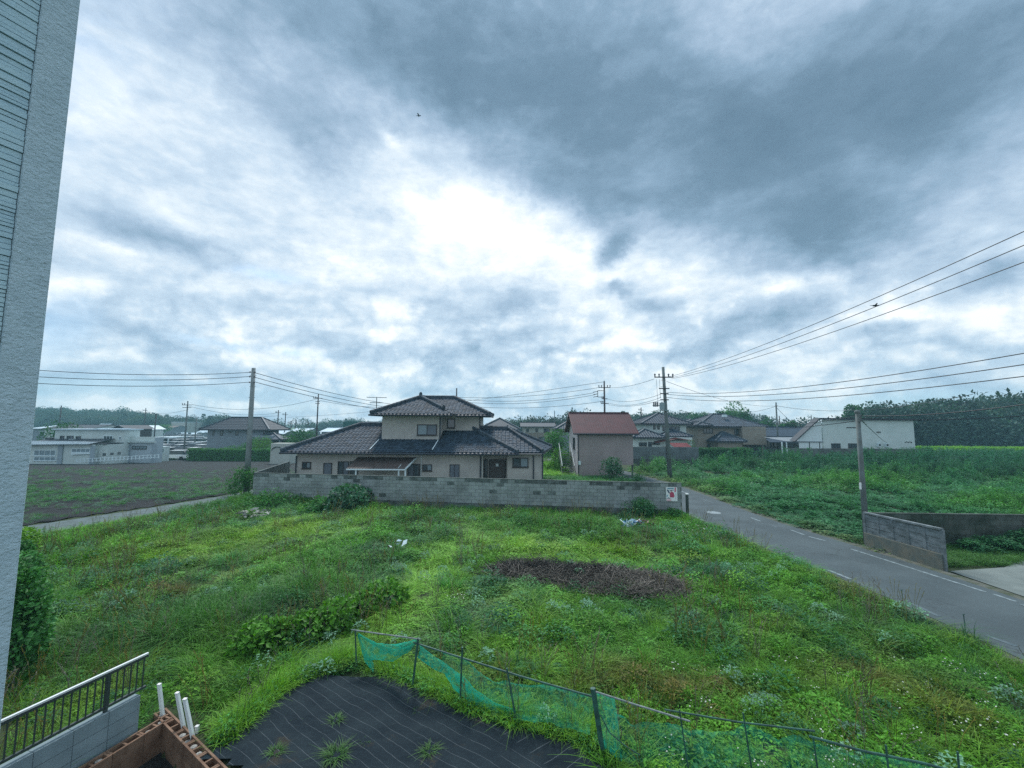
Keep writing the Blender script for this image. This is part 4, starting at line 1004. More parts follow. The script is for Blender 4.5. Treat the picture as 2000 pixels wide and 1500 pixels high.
# ================================================================ barn with dull red roof
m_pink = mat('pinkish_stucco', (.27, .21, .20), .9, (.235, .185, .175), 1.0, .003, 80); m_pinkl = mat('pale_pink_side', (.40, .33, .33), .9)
m_redr = mat('dull_red_sheet', (.080, .028, .032), .7, (.062, .025, .029), 1.2); m_redd = mat('dark_red_trim', (.09, .025, .025), .5)
YB = 39.5; bx0, bx1 = HX(1129, YB, 900), HX(1237, YB, 900); zl = z1(8, YB)
bn = empty('barn', ((bx0 + bx1) / 2, YB, zl), 'tall windowless pinkish barn with dull red gabled roof beside the road', 'barn')
zev = HZ(846, YB - .35, 1180); zrd = HZ(806, YB + 3.0, 1180); YRD = YB + 2.95; ybk = YB + 5.9
zt_ = lambda y: zev + (zrd - zev) * (1 - abs(y - YRD) / (YRD - (YB - .35))) - .06
xo = HX(1214, YB, 905); zo = HZ(908, YB, 1220)
mb = MB(); mb.poly([(bx0, YB, zl - .3), (xo, YB, zl - .3), (xo, YB, zo), (bx1, YB, zo), (bx1, YB, zt_(YB)), (bx0, YB, zt_(YB))])
mb.poly([(bx1, YB, zo), (bx1, ybk, zo), (bx1, ybk, zt_(ybk)), (bx1, YRD, zt_(YRD)), (bx1, YB, zt_(YB))]); mb.quad((bx1, ybk, zl - .3), (bx0, ybk, zl - .3), (bx0, ybk, zt_(ybk)), (bx1, ybk, zt_(ybk)))
mb.quad((xo, YB, zl - .3), (xo, ybk, zl - .3), (xo, ybk, zo), (xo, YB, zo)); mb.quad((xo, YB, zo), (xo, ybk, zo), (bx1, ybk, zo), (bx1, YB, zo)); part(bn, 'wall', mb, m_pink)
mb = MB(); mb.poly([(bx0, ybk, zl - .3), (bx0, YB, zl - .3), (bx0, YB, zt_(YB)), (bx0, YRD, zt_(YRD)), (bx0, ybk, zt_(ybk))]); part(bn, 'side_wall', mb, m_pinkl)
mb = MB(); mb.bx(bx0 - .025, bx0 + .025, YB - .03, YB + .02, zl - .2, zt_(YB) - .02); part(bn, 'corner_trim', mb, m_redd)
x0, x1 = bx0 - .42, bx1 + .42
mb = MB()
for s_ in (0, 1):
    ya = YB - .35 if s_ == 0 else ybk + .35; a = [(x0, ya, zev), (x1, ya, zev), (x1, YRD, zrd), (x0, YRD, zrd)]
    mb.poly(a if s_ == 0 else a[::-1]); mb.poly([(x, y, z - .07) for x, y, z in a][::-1])
    if s_ == 0:
        n = 26
        for k in range(n + 1):
            xx = x0 + (x1 - x0) * k / n; mb.bar((xx, ya, zev + .008), (xx, YRD, zrd + .008), .03, .02)
part(bn, 'roof', mb, m_redr)
mb = MB(); mb.bar((x0, YRD, zrd + .03), (x1, YRD, zrd + .03), .25, .05); mb.bx(x0, x1, YB - .40, YB - .35, zev - .16, zev + .01)
for xx in (x0 - .02, x1 + .02):
    mb.bar((xx, YB - .37, zev - .05), (xx, YRD, zrd - .05), .04, .16); mb.bar((xx, YRD, zrd - .05), (xx, ybk + .37, zev - .05), .04, .16)
part(bn, 'roof_trim', mb, m_redd)
mb = MB(); mb.tube([(x0, YB - .46, zev - .08), (x1, YB - .46, zev - .1)], .06, 8); part(bn, 'gutter', mb, m_gut)
mb = MB(); mb.tube([(bx0 + .03, YB - .06, zl), (bx0 + .03, YB - .06, zev - .2)], .04, 6); part(bn, 'downpipe', mb, m_gut)
window(bn, (bx0, YB + 2.3, HZ(866, YB + 2.3, 1120)), (0, 1, 0), (-1, 0, 0), 1.2, 1.1)
mb = MB(); p = P(1132, 904, YB - .1); mb.box((p.x, YB - .08, p.z), (.2, .14, .35)); part(bn, 'meter_box', mb, m_whitep)
mb = MB(); mb.box((bx1 - .08, YB + .1, (zo + zl) / 2), (.12, .12, zo - zl)); part(bn, 'post', mb, m_dk)
# outside stair by the barn
st_ = empty('outside_stair', (bx0 - .8, YB + 2.2, zl), 'dark open outside stair rising beside the barn left wall', 'stair')
for k in range(9):
    mb = MB(); mb.bx(bx0 - 1.3, bx0 - .25, YB + 1.0 + k * .26, YB + 1.28 + k * .26, zl + .22 * (k + 1) - .05, zl + .22 * (k + 1)); part(st_, 'tread', mb, m_dk)
for xx in (bx0 - 1.35, bx0 - .2):
    mb = MB(); mb.bar((xx, YB + .9, zl + .1), (xx, YB + 3.6, zl + 2.05), .05, .18); part(st_, 'stringer', mb, m_dk)
    mb = MB(); mb.bar((xx, YB + .9, zl + 1.0), (xx, YB + 3.6, zl + 2.95), .04, .04); part(st_, 'handrail', mb, m_wp)

# ================================================================ right side: panel wall, dark wall
m_pan = mat('precast_panel', (.165, .175, .18), .9, (.085, .095, .095), 3, .006, 60, objr=.10, detail=8, stretch=(1, 1, 3))
q0 = Vector((14.0, 17.25, 0)); q1 = Vector((14.18, 14.37, 0)); dq = (q1 - q0).normalized(); nq = Vector((-1, 0, 0)); nq = Vector((dq.y, -dq.x, 0)); nq = nq if nq.x < 0 else -nq
zt0 = at_xy(1688, 1002, q0); zt1 = at_xy(1845, 1035, q1); zpb0 = at_xy(1690, 1040, q0); zpb1 = at_xy(1845, 1083, q1)
pw = empty('panel_wall', tuple(q0), 'short grey precast panel wall with posts beside the road and driveway', 'wall')
Lq = (q1 - q0).length; npan = 5
for k in range(npan):
    for r_ in range(3):
        f0, f1 = k / npan, (k + 1) / npan; c = q0 + dq * Lq * (f0 + f1) / 2; zt2 = zt0 + (zt1 - zt0) * (f0 + f1) / 2; zb3 = zpb0 + (zpb1 - zpb0) * (f0 + f1) / 2; hh = (zt2 - .05 - zb3) / 3
        mb = MB(); mb.box((c.x, c.y, zb3 + hh * (r_ + .5)), (Lq / npan - .10, .05, hh - .02), dq, nq); part(pw, 'panel', mb, m_pan)
for k in range(npan + 1):
    f = k / npan; c = q0 + dq * Lq * f; zt2 = zt0 + (zt1 - zt0) * f; mb = MB(); mb.box((c.x, c.y, zt2 / 2), (.10, .075, zt2), dq, nq); part(pw, 'post', mb, m_pan)
mb = MB(); mb.bar((q0.x, q0.y, zt0 + .02), (q1.x, q1.y, zt1 + .02), .13, .06); part(pw, 'coping', mb, m_pan)
mb = MB(); mb.quad(*[(q0.x + nq.x * .09, q0.y, -.1), (q1.x + nq.x * .09, q1.y, -.1), (q1.x + nq.x * .09, q1.y, zpb1), (q0.x + nq.x * .09, q0.y, zpb0)]); mb.quad((q0.x + nq.x * .09, q0.y, zpb0), (q1.x + nq.x * .09, q1.y, zpb1), (q1.x - nq.x * .06, q1.y, zpb1), (q0.x - nq.x * .06, q0.y, zpb0)); mb.quad((q1.x + nq.x * .09, q1.y, -.1), (q1.x - nq.x * .06, q1.y, -.1), (q1.x - nq.x * .06, q1.y, zpb1), (q1.x + nq.x * .09, q1.y, zpb1)); part(pw, 'base', mb, mat('stained_base', (.09, .10, .09), .95, (.15, .13, .10), 2, .006, 40, detail=8))
dw = empty('retaining_wall', (14.3, 17.2, 0), 'long dark block wall overgrown with vines behind the panel wall', 'wall')
r0 = Vector((14.25, 17.35, 0)); r1 = Vector((34, 16.7, 0)); dr_ = (r1 - r0).normalized(); nr_ = Vector((dr_.y, -dr_.x, 0)); mb = MB(); zz = zt0 - .04
for c_ in range(6):
    for k in range(48):
        c = r0 + dr_ * (.2 + k * .4 + (.2 if c_ % 2 else 0)); mb.box((c.x, c.y, zz - .19 * (c_ + .5)), (.39, .12, .18), dr_, nr_)
m_vd = mat('mossy_dark_block', (.075, .08, .07), .95, (.03, .04, .03), 1.5, .01, 40, isl=.25)
part(dw, 'blocks', mb, m_vd, kind='stuff'); mb = MB(); c = (r0 + r1) / 2; mb.box((c.x, c.y, zz / 2 - .02), ((r1 - r0).length, .10, zz), dr_, nr_); part(dw, 'mortar', mb, m_vd)
mb = MB(); mb.box((c.x, c.y, zz + .02), ((r1 - r0).length, .14, .04), dr_, nr_); part(dw, 'coping', mb, m_vd)
# ================================================================ utility poles and wires
m_conc = mat('pole_concrete', (.125, .14, .138), .85, (.095, .10, .095), 2); m_rust = mat('weathered_steel', (.055, .042, .045), .7, (.04, .036, .038), 3); m_wire = mat('wire_black', (.02, .028, .035), .6); m_ins = mat('insulator', (.10, .09, .10), .4)
def pole(px, pyt, Y, lab, arms=(), pyb=None, r0=.17, r1=.11, m=m_conc, lean=0, extra=None, steps=False, cat='utility pole', group='utility poles', zb=None):
    top = P(px, pyt, Y); x = top.x; z0 = z1(x, Y) if zb is None else zb
    o = empty('utility_pole', (x, Y, z0), lab, cat, group)
    mb = MB(); mb.tube([(x + lean, Y, z0 - .3), (x, Y, top.z)], r0, 10, r1); part(o, 'shaft', mb, m, smooth=True)
    for (py, wd, kind) in arms:
        z = P(px, py, Y).z; w_ = wd / F * Y / 2; mb = MB()
        mb.box((x, Y - .14, z), (2 * w_, .09, .09)); part(o, 'crossarm', mb, m_rust)
        if kind:
            mb = MB()
            for f in (-.95, -.5, .5, .95)[:kind * 2]: mb.tube([(x + w_ * f, Y - .14, z + .04), (x + w_ * f, Y - .14, z + .30)], .055, 6); mb.ball((x + w_ * f, Y - .14, z + .25), .085, 7, 4)
            part(o, 'insulators', mb, m_ins)
    if steps:
        mb = MB(); zz = top.z - .5
        while zz > z0 + 2.5: mb.bar((x - .22, Y, zz), (x + .22, Y, zz), .02); zz -= .75
        part(o, 'climbing_steps', mb, m_rust)
    return o, Vector((x, Y, top.z))
p1, T1 = pole(495.5, 719, 28.6, 'thick bare grey pole with climbing steps at the left end of the block wall', steps=True, m=mat('pale_pole_concrete', (.19, .20, .20), .85, (.14, .15, .145), 2), r0=.20, r1=.125, lean=.02)
mb = MB(); 
for dy in (8, 17, 28): z = P(495, 719 + dy, 28.6).z; mb.ball((T1.x - .16, 28.5, z), .06, 6, 4); mb.ball((T1.x + .16, 28.5, z), .06, 6, 4)
part(p1, 'insulators', mb, m_ins)
p2, T2 = pole(1295, 717, 38.5, 'tall pole with transformer and three level crossarms beyond the road bend', arms=((737, 37, 2), (759, 20, 0), (769, 16, 0), (781, 16, 0)), r0=.21, r1=.12, lean=.35, m=m_conc)
x, Y = T2.x, 38.5
mb = MB(); z = HZ(793, Y, 1294); mb.tube([(x - .3, Y - .3, z - .35), (x - .3, Y - .3, z + .28)], .22, 12); mb.tube([(x - .3, Y - .3, z + .28), (x - .3, Y - .3, z + .38)], .06, 6); mb.box((x - .1, Y - .15, z - .4), (.6, .5, .06)); part(p2, 'transformer', mb, mat('transformer_grey', (.22, .26, .27), .5))
mb = MB()
for k in range(3): mb.box((x - .98 + k * .17, Y - .15, HZ(790, Y, 1280)), (.10, .12, .42)); 
mb.bar((x - 1.1, Y - .15, HZ(792, Y, 1280)), (x, Y - .15, HZ(792, Y, 1280)), .06); part(p2, 'switch_gear', mb, m_ins)
mb = MB(); zz = T2.z - 1.2
while zz > 2: mb.bar((x - .24, Y, zz), (x + .24, Y, zz), .025); zz -= .6
part(p2, 'climbing_steps', mb, m_rust)
for pxy in ((1282, 741, 1285, 790), (1288, 741, 1290, 778)):
    mb = MB(); mb.tube([P(pxy[0], pxy[1], Y - .3), P(pxy[2], pxy[3], Y - .3)], .014, 4); part(p2, 'drop_lead', mb, m_wire)
p3, T3 = pole(1180, 744, 57, 'dark pole with square side frame rising behind the barn roof', arms=((757, 23, 2), (779, 11, 1), (788, 15, 1)), r0=.16, r1=.10, m=m_rust)
mb = MB(); z0, z1_ = HZ(763, 57, 1180), HZ(775.5, 57, 1180); xx = P(1167.5, 770, 57).x; mb.bar((T3.x, 57, z0), (xx, 57, z0), .07); mb.bar((xx, 57, z0), (xx, 57, z1_), .07, up=(0, 1, 0)); mb.bar((xx, 57, z1_), (T3.x, 57, z1_), .07)
for k in range(3): zz = z0 - .1 - k * .33; mb.bar((xx, 57, zz), (xx - .6, 57, zz - .12), .08)
part(p3, 'side_frame', mb, m_rust)
pole(622, 769, 72, 'dark pole with crossarm and side brackets between the grey house and tiled house', arms=((778, 17, 1), (784, 9, 0), (788, 9, 0)), r0=.14, r1=.09, m=m_rust)
pole(367, 783, 76, 'pole with a transformer arm standing at the car park edge near the hedge', arms=((791, 19, 1), (796, 17, 0)), r0=.16, r1=.10, m=m_conc)
pole(892, 758, 62, 'pole top rising behind the upper roof of the tiled house', arms=((778, 8, 0), (783, 7, 0)), r0=.13, r1=.09, m=m_rust)
p6, T6 = pole(1515.5, 786, 69, 'slim pale pole in front of the low blue roofed house', arms=((793, 6, 0),), r0=.15, r1=.11)
p7, T7 = pole(1674.5, 806, 17.4, 'grey roadside pole with a white band next to the panel wall', r0=.115, r1=.08, lean=.02)
mb = MB(); c = P(1680, 949, 17.25); mb.box((c.x, 17.24, c.z), (.07, .03, .26)); part(p7, 'white_band', mb, m_wp)
mb = MB(); mb.ball((T7.x, T7.y, T7.z + .02), (.11, .11, .10), 8, 5); mb.box((T7.x - .02, T7.y - .12, T7.z - .22), (.1, .1, .3)); part(p7, 'pole_cap', mb, m_conc)
far_poles = [(120, 792, 110, 'far pole above the factory roof, nearest the house wall'), (285, 797, 130, 'far pole with short arm in front of the left hills'), (305, 808, 95, 'short T shaped pole behind the car park canopy'),
             (384, 816, 90, 'thin pole between the transformer pole and the grey house'), (544, 801, 105, 'dark far pole with double arm right of the bare pole'), (558, 805, 112, 'far pole just right of the double arm pole'), (569, 822, 120, 'short far pole above the green gabled shop'), (578, 818, 128, 'short far pole right of the green gabled shop'), (602, 822, 130, 'faint far pole left of the side bracket pole'),
             (1252, 796, 100, 'far pole above the white tiled house chimney side'), (1083, 802, 140, 'slim chimney like mast in front of the central woods'), (1824, 0, 0, ''), (1522, 812, 110, 'far pole behind the slim pale pole'), (1584, 812, 105, 'far thin pole left of the white gabled building')]
for k, (px, py, Y, lab) in enumerate(far_poles):
    if not lab: continue
    pole(px, py, Y, lab, arms=((py + 5, 10, 1),) if k in (1, 4, 5, 9, 6) else ((py + 1, 14, 1), ) if k == 2 else (), r0=.15, r1=.11, m=m_rust if k != 3 else m_conc)
def wire(name_lab, a, b, sag, r=.022, n=28, group='overhead wires', ext=0):
    a = Vector(a); b = Vector(b); pts = []
    for k in range(n + 1):
        t_ = k / n; p = a.lerp(b, t_); p.z -= sag * 4 * t_ * (1 - t_); pts.append(p)
    mb = MB(); mb.tube(pts, r, 5); return solo('overhead_wire', mb, m_wire, name_lab, 'wire', group)
# right, high set: towards a pole out of view beside the road
for k, (py0, py1, lab) in enumerate([(736, 452, 'highest of the three upper wires crossing the right of the sky'), (737.5, 479, 'middle one of the three upper wires at the right'), (739.5, 512, 'lowest one of the three upper wires at the right')]):
    a = P(1312 if k else 1306, py0, 38.3); Ye = 11.0; b0_ = P(2000, py1, Ye); dd = (Vector((b0_.x, b0_.y, 0)) - Vector((a.x, a.y, 0))); e = 1.75
    xyb = Vector((a.x, a.y, 0)) + dd * e; zend = b0_.z + .30 + (b0_.z - a.z) * .18
    s_ = 1.15; t0 = 1 / e; line = a.z + (zend - a.z) * t0; zend = a.z + (b0_.z + s_ * 4 * t0 * (1 - t0) - a.z) / t0
    wire(lab, a, (xyb.x, xyb.y, zend), s_, .014, 40)
for k, (py0, py1, lab) in enumerate([(766, 690, 'highest of the three lower wires at the right'), (770, 712, 'middle one of the three lower wires at the right'), (776, 735, 'lowest one of the three lower wires at the right')]):
    a = P(1302, py0, 38.3); Ye = 13.0; b0_ = P(2000, py1, Ye); dd = (Vector((b0_.x, b0_.y, 0)) - Vector((a.x, a.y, 0))); e = 1.6; s_ = 1.35
    xyb = Vector((a.x, a.y, 0)) + dd * e; t0 = 1 / e; zend = a.z + (b0_.z + s_ * 4 * t0 * (1 - t0) - a.z) / t0
    wire(lab, a, (xyb.x, xyb.y, zend), s_, .017, 40)
# left pole wires
for k, (dy, pl_, lab) in enumerate([(8, 722, 'upper wire running left from the bare pole'), (16, 735, 'middle wire running left from the bare pole'), (27, 748, 'lower wire running left from the bare pole')]):
    a = P(493, 719 + dy, 28.6); e_ = P(60, pl_, 24); b = a + (e_ - a) * 1.35; s_ = .42; t0 = 1 / 1.35; b.z = a.z + (e_.z + s_ * 4 * t0 * (1 - t0) - a.z) / t0; wire(lab, a, b, s_, .018)
for k, (dy, pye, lab) in enumerate([(9, 800, 'upper wire dropping from the bare pole to the tiled house side'), (18, 806, 'middle wire dropping from the bare pole behind the upper roof'), (27, 811, 'lower wire dropping from the bare pole behind the upper roof')]):
    a = P(498, 719 + dy, 28.6); wire(lab, a, P(892, pye - 6, 62), .9, .020)
# between the middle poles
for k, (p_, q_, s_, lab) in enumerate([(P(1278, 740, 38.3), P(1190, 757, 57), .25, 'wire from the transformer pole to the square framed pole, top left'), (P(1290, 770, 38.3), P(1186, 779, 57), .5, 'upper slack wire between transformer pole and framed pole'), (P(1291, 776, 38.3), P(1188, 787, 57), .5, 'middle slack wire between transformer pole and framed pole'), (P(1292, 781, 38.3), P(1188, 790, 57), .4, 'lower slack wire between transformer pole and framed pole'),
       (P(1169, 757, 57), P(893, 776, 62), .5, 'top long wire over the gap between barn and tiled house'), (P(1160, 767, 57), P(893, 779, 62), .7, 'second long wire between barn pole and house pole'), (P(1162, 771, 57), P(893, 784, 62), .7, 'third long wire between barn pole and house pole'), (P(1176, 784, 57), P(895, 792, 62), .6, 'lowest long wire between barn pole and house pole'), (P(1178, 746, 57), P(560, 815, 112), .8, 'faint wire descending left past the upper roof'),
       (P(1302, 745, 38.3), P(1515, 793, 69), .7, 'thin wire from the transformer pole towards the slim pale pole'), (P(1515, 792, 69), P(1900, 770, 40), 1.2, 'wire from the slim pale pole passing over the white building'), (P(1514, 794, 69), P(1430, 806, 90), .4, 'short wire behind the tan house roof'), (P(1516, 795, 69), P(1558, 833, 64), .2, 'drop wire to the low blue roofed house'),
       (P(367, 793, 76), P(544, 806, 105), 1.0, 'wire from the car park pole to the double arm pole'), (P(375, 790, 76), P(620, 779, 72), 1.3, 'long wire crossing behind the bare pole'), (P(368, 800, 76), P(286, 803, 130), .7, 'wire from the car park pole to the hill side pole'), (P(544, 812, 105), P(285, 806, 130), 1.0, 'low wire over the grey house roof'), (P(624, 782, 72), P(892, 785, 62), 1.0, 'wire reaching the upper roof from the side bracket pole'),
       (P(1674, 812, 17.4), P(2000, 790, 12.5), .12, 'upper service wire leaving the roadside pole to the right'), (P(1674, 817, 17.4), P(2000, 812, 14.5), .1, 'lower service wire leaving the roadside pole to the right'), (P(1674, 812, 17.4), P(1516, 824, 60), .3, 'service wire from the roadside pole to the left'), (P(1674, 822, 17.4), P(1440, 836, 60), .3, 'lower service wire in front of the white gabled building'), (P(1680, 818, 17.4), P(1732, 865, 60), .1, 'thin drop wire slanting over the white building wall')]):
    wire(lab, p_, q_, s_, .017 if p_.y < 40 or q_.y < 40 else .026, 20)
# birds
def bird(p, s_, lab, rz):
    mb = MB(); mb.ball(p, (.11 * s_, .035 * s_, .035 * s_), 7, 5); mb.ball((p[0] + .11 * s_, p[1], p[2] + .01 * s_), .028 * s_, 6, 4)
    w_ = MB()
    for q in (-1, 1): w_.poly([(p[0] + .05 * s_, p[1], p[2]), (p[0] - .04 * s_, p[1], p[2]), (p[0] - .08 * s_, p[1] + q * .16 * s_, p[2] + .05 * s_), (p[0] - .01 * s_, p[1] + q * .14 * s_, p[2] + .06 * s_)])
    w_.poly([(p[0] - .09 * s_, p[1] - .01, p[2]), (p[0] - .17 * s_, p[1] - .03 * s_, p[2]), (p[0] - .17 * s_, p[1] + .03 * s_, p[2])])
    o = empty('bird', tuple(p), lab, 'bird'); part(o, 'body', mb, m_wire); part(o, 'wings', w_, m_wire)
bird(P(818, 226, 40), 1.6, 'small dark bird flying high in the cloudy sky', 0); bird(P(1709, 597, 15.5), 1.0, 'small dark bird at the highest wire on the right', 0)

# ================================================================ houses
m_white = mat('white_render', (.47, .49, .46), .85, (.42, .45, .42), .8); m_cream = mat('cream_render', (.36, .35, .31), .85, (.33, .32, .28), 1); m_tan = mat('tan_render', (.235, .195, .16), .9, (.21, .175, .145), 1); m_grey = mat('grey_render', (.185, .20, .22), .9, (.16, .175, .195), 1)
m_darkroof = mat('dark_slate', (.032, .038, .046), .7, (.035, .04, .05), 1); m_paleroof = mat('pale_metal_roof', (.42, .47, .50), .5, (.34, .39, .42), .5); m_redtin = mat('red_tin', (.15, .025, .028), .5, (.11, .02, .02), 2); m_bluer = mat('blue_grey_tile', (.026, .042, .062), .65, (.02, .032, .048), 1, isl=.2); m_brroof = mat('brownish_roof', (.12, .085, .075), .7)
def wins(o, spec, Y):
    for sp_ in spec:
        px0, py0, px1, py1 = sp_[:4]; k = sp_[4] if len(sp_) > 4 else 2; YY_ = sp_[5] if len(sp_) > 5 else Y
        a = P(px0, py1, YY_); b = P(px1, py0, YY_); window(o, ((a.x + b.x) / 2, YY_, (a.z + b.z) / 2), U, NF, b.x - a.x, b.z - a.z, m_whitep if (len(sp_) > 6 and sp_[6]) else m_brown, (m_glass, m_shut)[:k] if k < 3 else (m_glass,) * k, .07)
def hip(o, X0, X1, Y0, Y1, ze, pitch, m, name='roof', over=.0, tiles=None, fasc=True, facer=m_gut):
    d = min(X1 - X0, Y1 - Y0) / 2; zr_ = ze + pitch * d
    if X1 - X0 >= Y1 - Y0: r0_, r1_ = (X0 + d, (Y0 + Y1) / 2, zr_), (X1 - d, (Y0 + Y1) / 2, zr_)
    else: r0_, r1_ = ((X0 + X1) / 2, Y0 + d, zr_), ((X0 + X1) / 2, Y1 - d, zr_)
    A, B, C, D = (X0, Y0, ze), (X1, Y0, ze), (X1, Y1, ze), (X0, Y1, ze)
    if X1 - X0 >= Y1 - Y0: fs = [[A, B, r1_, r0_], [B, C, r1_], [C, D, r0_, r1_], [D, A, r0_]]
    else: fs = [[A, B, r0_], [B, C, r1_, r0_], [C, D, r1_], [D, A, r0_, r1_]]
    mb = MB()
    if tiles:
        tmb = MB()
        for q in fs[:2] + fs[3:]: rooftiles(tmb, mb, q, tiles[0], tiles[1])
        part(o, name + '_tiles', tmb, m, kind='stuff'); mb.poly(fs[2]); part(o, name, mb, m_deck)
    else:
        for q in fs: mb.poly(q)
        part(o, name, mb, m)
    mb = MB(); mb.quad(A, D, C, B) if False else None
    mb.bx(X0 + .03, X1 - .03, Y0 + .03, Y1 - .03, ze - .16, ze - .01); part(o, name + '_eaves', mb, facer)
    mb = MB()
    for a, b in ((A, r0_), (r0_, r1_), (B, r1_ if X1 - X0 >= Y1 - Y0 else r0_), (D, r0_ if X1 - X0 >= Y1 - Y0 else r1_), (C, r1_)):
        if (Vector(a) - Vector(b)).length > .2: mb.bar(Vector(a) + Vector((0, 0, .08)), Vector(b) + Vector((0, 0, .08)), .22, .16)
    part(o, name + '_ridge', mb, m_ridge)
    return zr_
def gable(o, X0, X1, Y0, Y1, ze, h, m, along='x', name='roof', wallm=None):
    mb = MB(); wb = MB()
    if along == 'x':
        ym = (Y0 + Y1) / 2
        mb.quad((X0, Y0, ze), (X1, Y0, ze), (X1, ym, ze + h), (X0, ym, ze + h)); mb.quad((X1, Y1, ze), (X0, Y1, ze), (X0, ym, ze + h), (X1, ym, ze + h))
        mb.quad((X0, Y0, ze - .12), (X1, Y0, ze - .12), (X1, Y0, ze), (X0, Y0, ze))
        for x in (X0 + .3, X1 - .3): wb.tri((x, Y0 + .3, ze), (x, Y1 - .3, ze), (x, ym, ze + h - .1))
        mb.bar((X0, ym, ze + h + .03), (X1, ym, ze + h + .03), .3, .12)
    else:
        xm_ = (X0 + X1) / 2
        mb.quad((X0, Y0, ze), (xm_, Y0, ze + h), (xm_, Y1, ze + h), (X0, Y1, ze)); mb.quad((xm_, Y0, ze + h), (X1, Y0, ze), (X1, Y1, ze), (xm_, Y1, ze + h))
        mb.bar((X0, Y0 - .02, ze - .06), (xm_, Y0 - .02, ze + h - .06), .06, .16); mb.bar((X1, Y0 - .02, ze - .06), (xm_, Y0 - .02, ze + h - .06), .06, .16)
        for y in (Y0 + .3, Y1 - .3): wb.tri((X0 + .3, y, ze), (X1 - .3, y, ze), (xm_, y, ze + h - .1))
    part(o, name, mb, m)
    if wallm: part(o, 'gable_wall', wb, wallm)
def house(name, lab, px0, px1, py_e, Y, depth, wallm, cat='house', zb=None, over=.5, group=None):
    """body from pixel eave row; returns object and extents"""
    X0 = P(px0, py_e, Y).x; X1 = P(px1, py_e, Y).x; ze = P((px0 + px1) / 2, py_e, Y - over).z; z0 = z1((X0 + X1) / 2, Y) if zb is None else zb
    o = empty(name, ((X0 + X1) / 2, Y, z0), lab, cat, group); mb = MB(); mb.bx(X0, X1, Y, Y + depth, z0 - .4, ze); part(o, 'wall', mb, wallm)
    return o, X0, X1, ze, z0
# H1 white tiled house right of the barn
Y = 62
o, X0, X1, ze, z0 = house('house', 'white two storey house with tiled hipped roofs and a red shed in front', 1259, 1340, 827.5, Y, 6, m_white)
hip(o, X0 - .7, X1 + .8, Y - .7, Y + 6.7, ze, .42, m_bluer, 'upper_roof', tiles=(.36, .34))
wins(o, [(1276, 831, 1280, 838, 1), (1284, 831, 1288, 838, 1), (1294, 833, 1327, 841, 4)], Y)
ya = Y - 3; a0, a1 = P(1237, 860, ya).x, P(1352, 860, ya).x; zl_ = HZ(854.5, ya - .5, 1290)
mb = MB(); mb.bx(a0, a1, ya, Y - .005, z0 - .3, zl_); part(o, 'front_wall', mb, m_white)
hip(o, a0 - .3, P(1300, 860, ya).x, ya - .7, Y + 1.2, zl_, .45, m_bluer, 'front_roof', tiles=(.36, .34)); hip(o, P(1296, 860, ya).x, a1 + .3, ya + .3, Y + 2.4, zl_ + .15, .42, m_bluer, 'side_roof', tiles=(.36, .34))
wins(o, [(1248, 864, 1263, 871, 3), (1266, 863, 1273, 874, 1), (1274, 864, 1288, 868, 2)], ya)
x0_, x1_ = P(1278, 860, ya - .4).x, P(1352, 860, ya - .4).x; zz = HZ(858, ya - .4, 1300)
mb = MB(); mb.poly([(x0_, ya - .9, zz - .5), (x1_ - 2.2, ya - .9, zz + .1), (x1_, ya - .9, zz - .2), (x1_, ya - .05, zz - .1), (x1_ - 2.2, ya - .05, zz + .25), (x0_, ya - .05, zz - .3)]); part(o, 'porch_roof', mb, m_redd)
sh = empty('shed', (P(1333, 870, ya - 4).x, ya - 4, z0), 'small shed with bright red tin roof beside the white tiled house', 'shed')
s0_, s1_ = P(1316, 868, ya - 4).x, P(1352, 868, ya - 4).x; zt0_, zt1_ = HZ(865, ya - 2, 1330), HZ(873, ya - 4, 1330)
mb = MB(); mb.quad((s0_, ya - 4, zt1_), (s1_, ya - 4, zt1_ - .1), (s1_, ya - 2.2, zt0_), (s0_, ya - 2.2, zt0_)); mb.quad((s0_, ya - 4, zt1_ - .05), (s1_, ya - 4, zt1_ - .15), (s1_, ya - 4, zt1_ - .1), (s0_, ya - 4, zt1_))
for k in range(14): f = k / 13; xx = s0_ + (s1_ - s0_) * f; mb.bar((xx, ya - 4, zt1_ - .1 * f + .02), (xx, ya - 2.2, zt0_ + .02), .05, .03)
part(sh, 'roof', mb, m_redtin); mb = MB(); mb.bx(s0_ + .1, s1_ - .1, ya - 3.9, ya - 2.3, z0 - .3, zt1_ - .14); part(sh, 'wall', mb, m_white)
# garden wall in front of H1
gw = empty('garden_wall', (P(1295, 885, 52).x, 52, z1(20, 52)), 'long dark grey garden wall below the white tiled house', 'wall'); mb = MB()
zt_w = HZ(873, 52, 1300); xw0, xw1 = P(1236, 880, 52).x, P(1356, 880, 52).x; k = 0
while xw0 + k * .8 < xw1:
    for c_ in range(5): mb.bx(xw0 + k * .8, xw0 + k * .8 + .78, 52, 52.14, zt_w - .3 * (c_ + 1) + .01, zt_w - .3 * c_)
    k += 1
part(gw, 'blocks', mb, mat('grey_garden_block', (.12, .13, .135), .9, (.09, .10, .105), 1, isl=.12), kind='stuff'); mb = MB(); mb.bx(xw0, xw1, 52.02, 52.12, z1(20, 52) - .4, zt_w - .02); part(gw, 'mortar', mb, m_bkmort)
mb = MB(); mb.bx(xw0, xw1, 51.5, 51.9, z1(20, 52) - .4, z1(20, 52) + .12); part(gw, 'kerb', mb, m_conc)
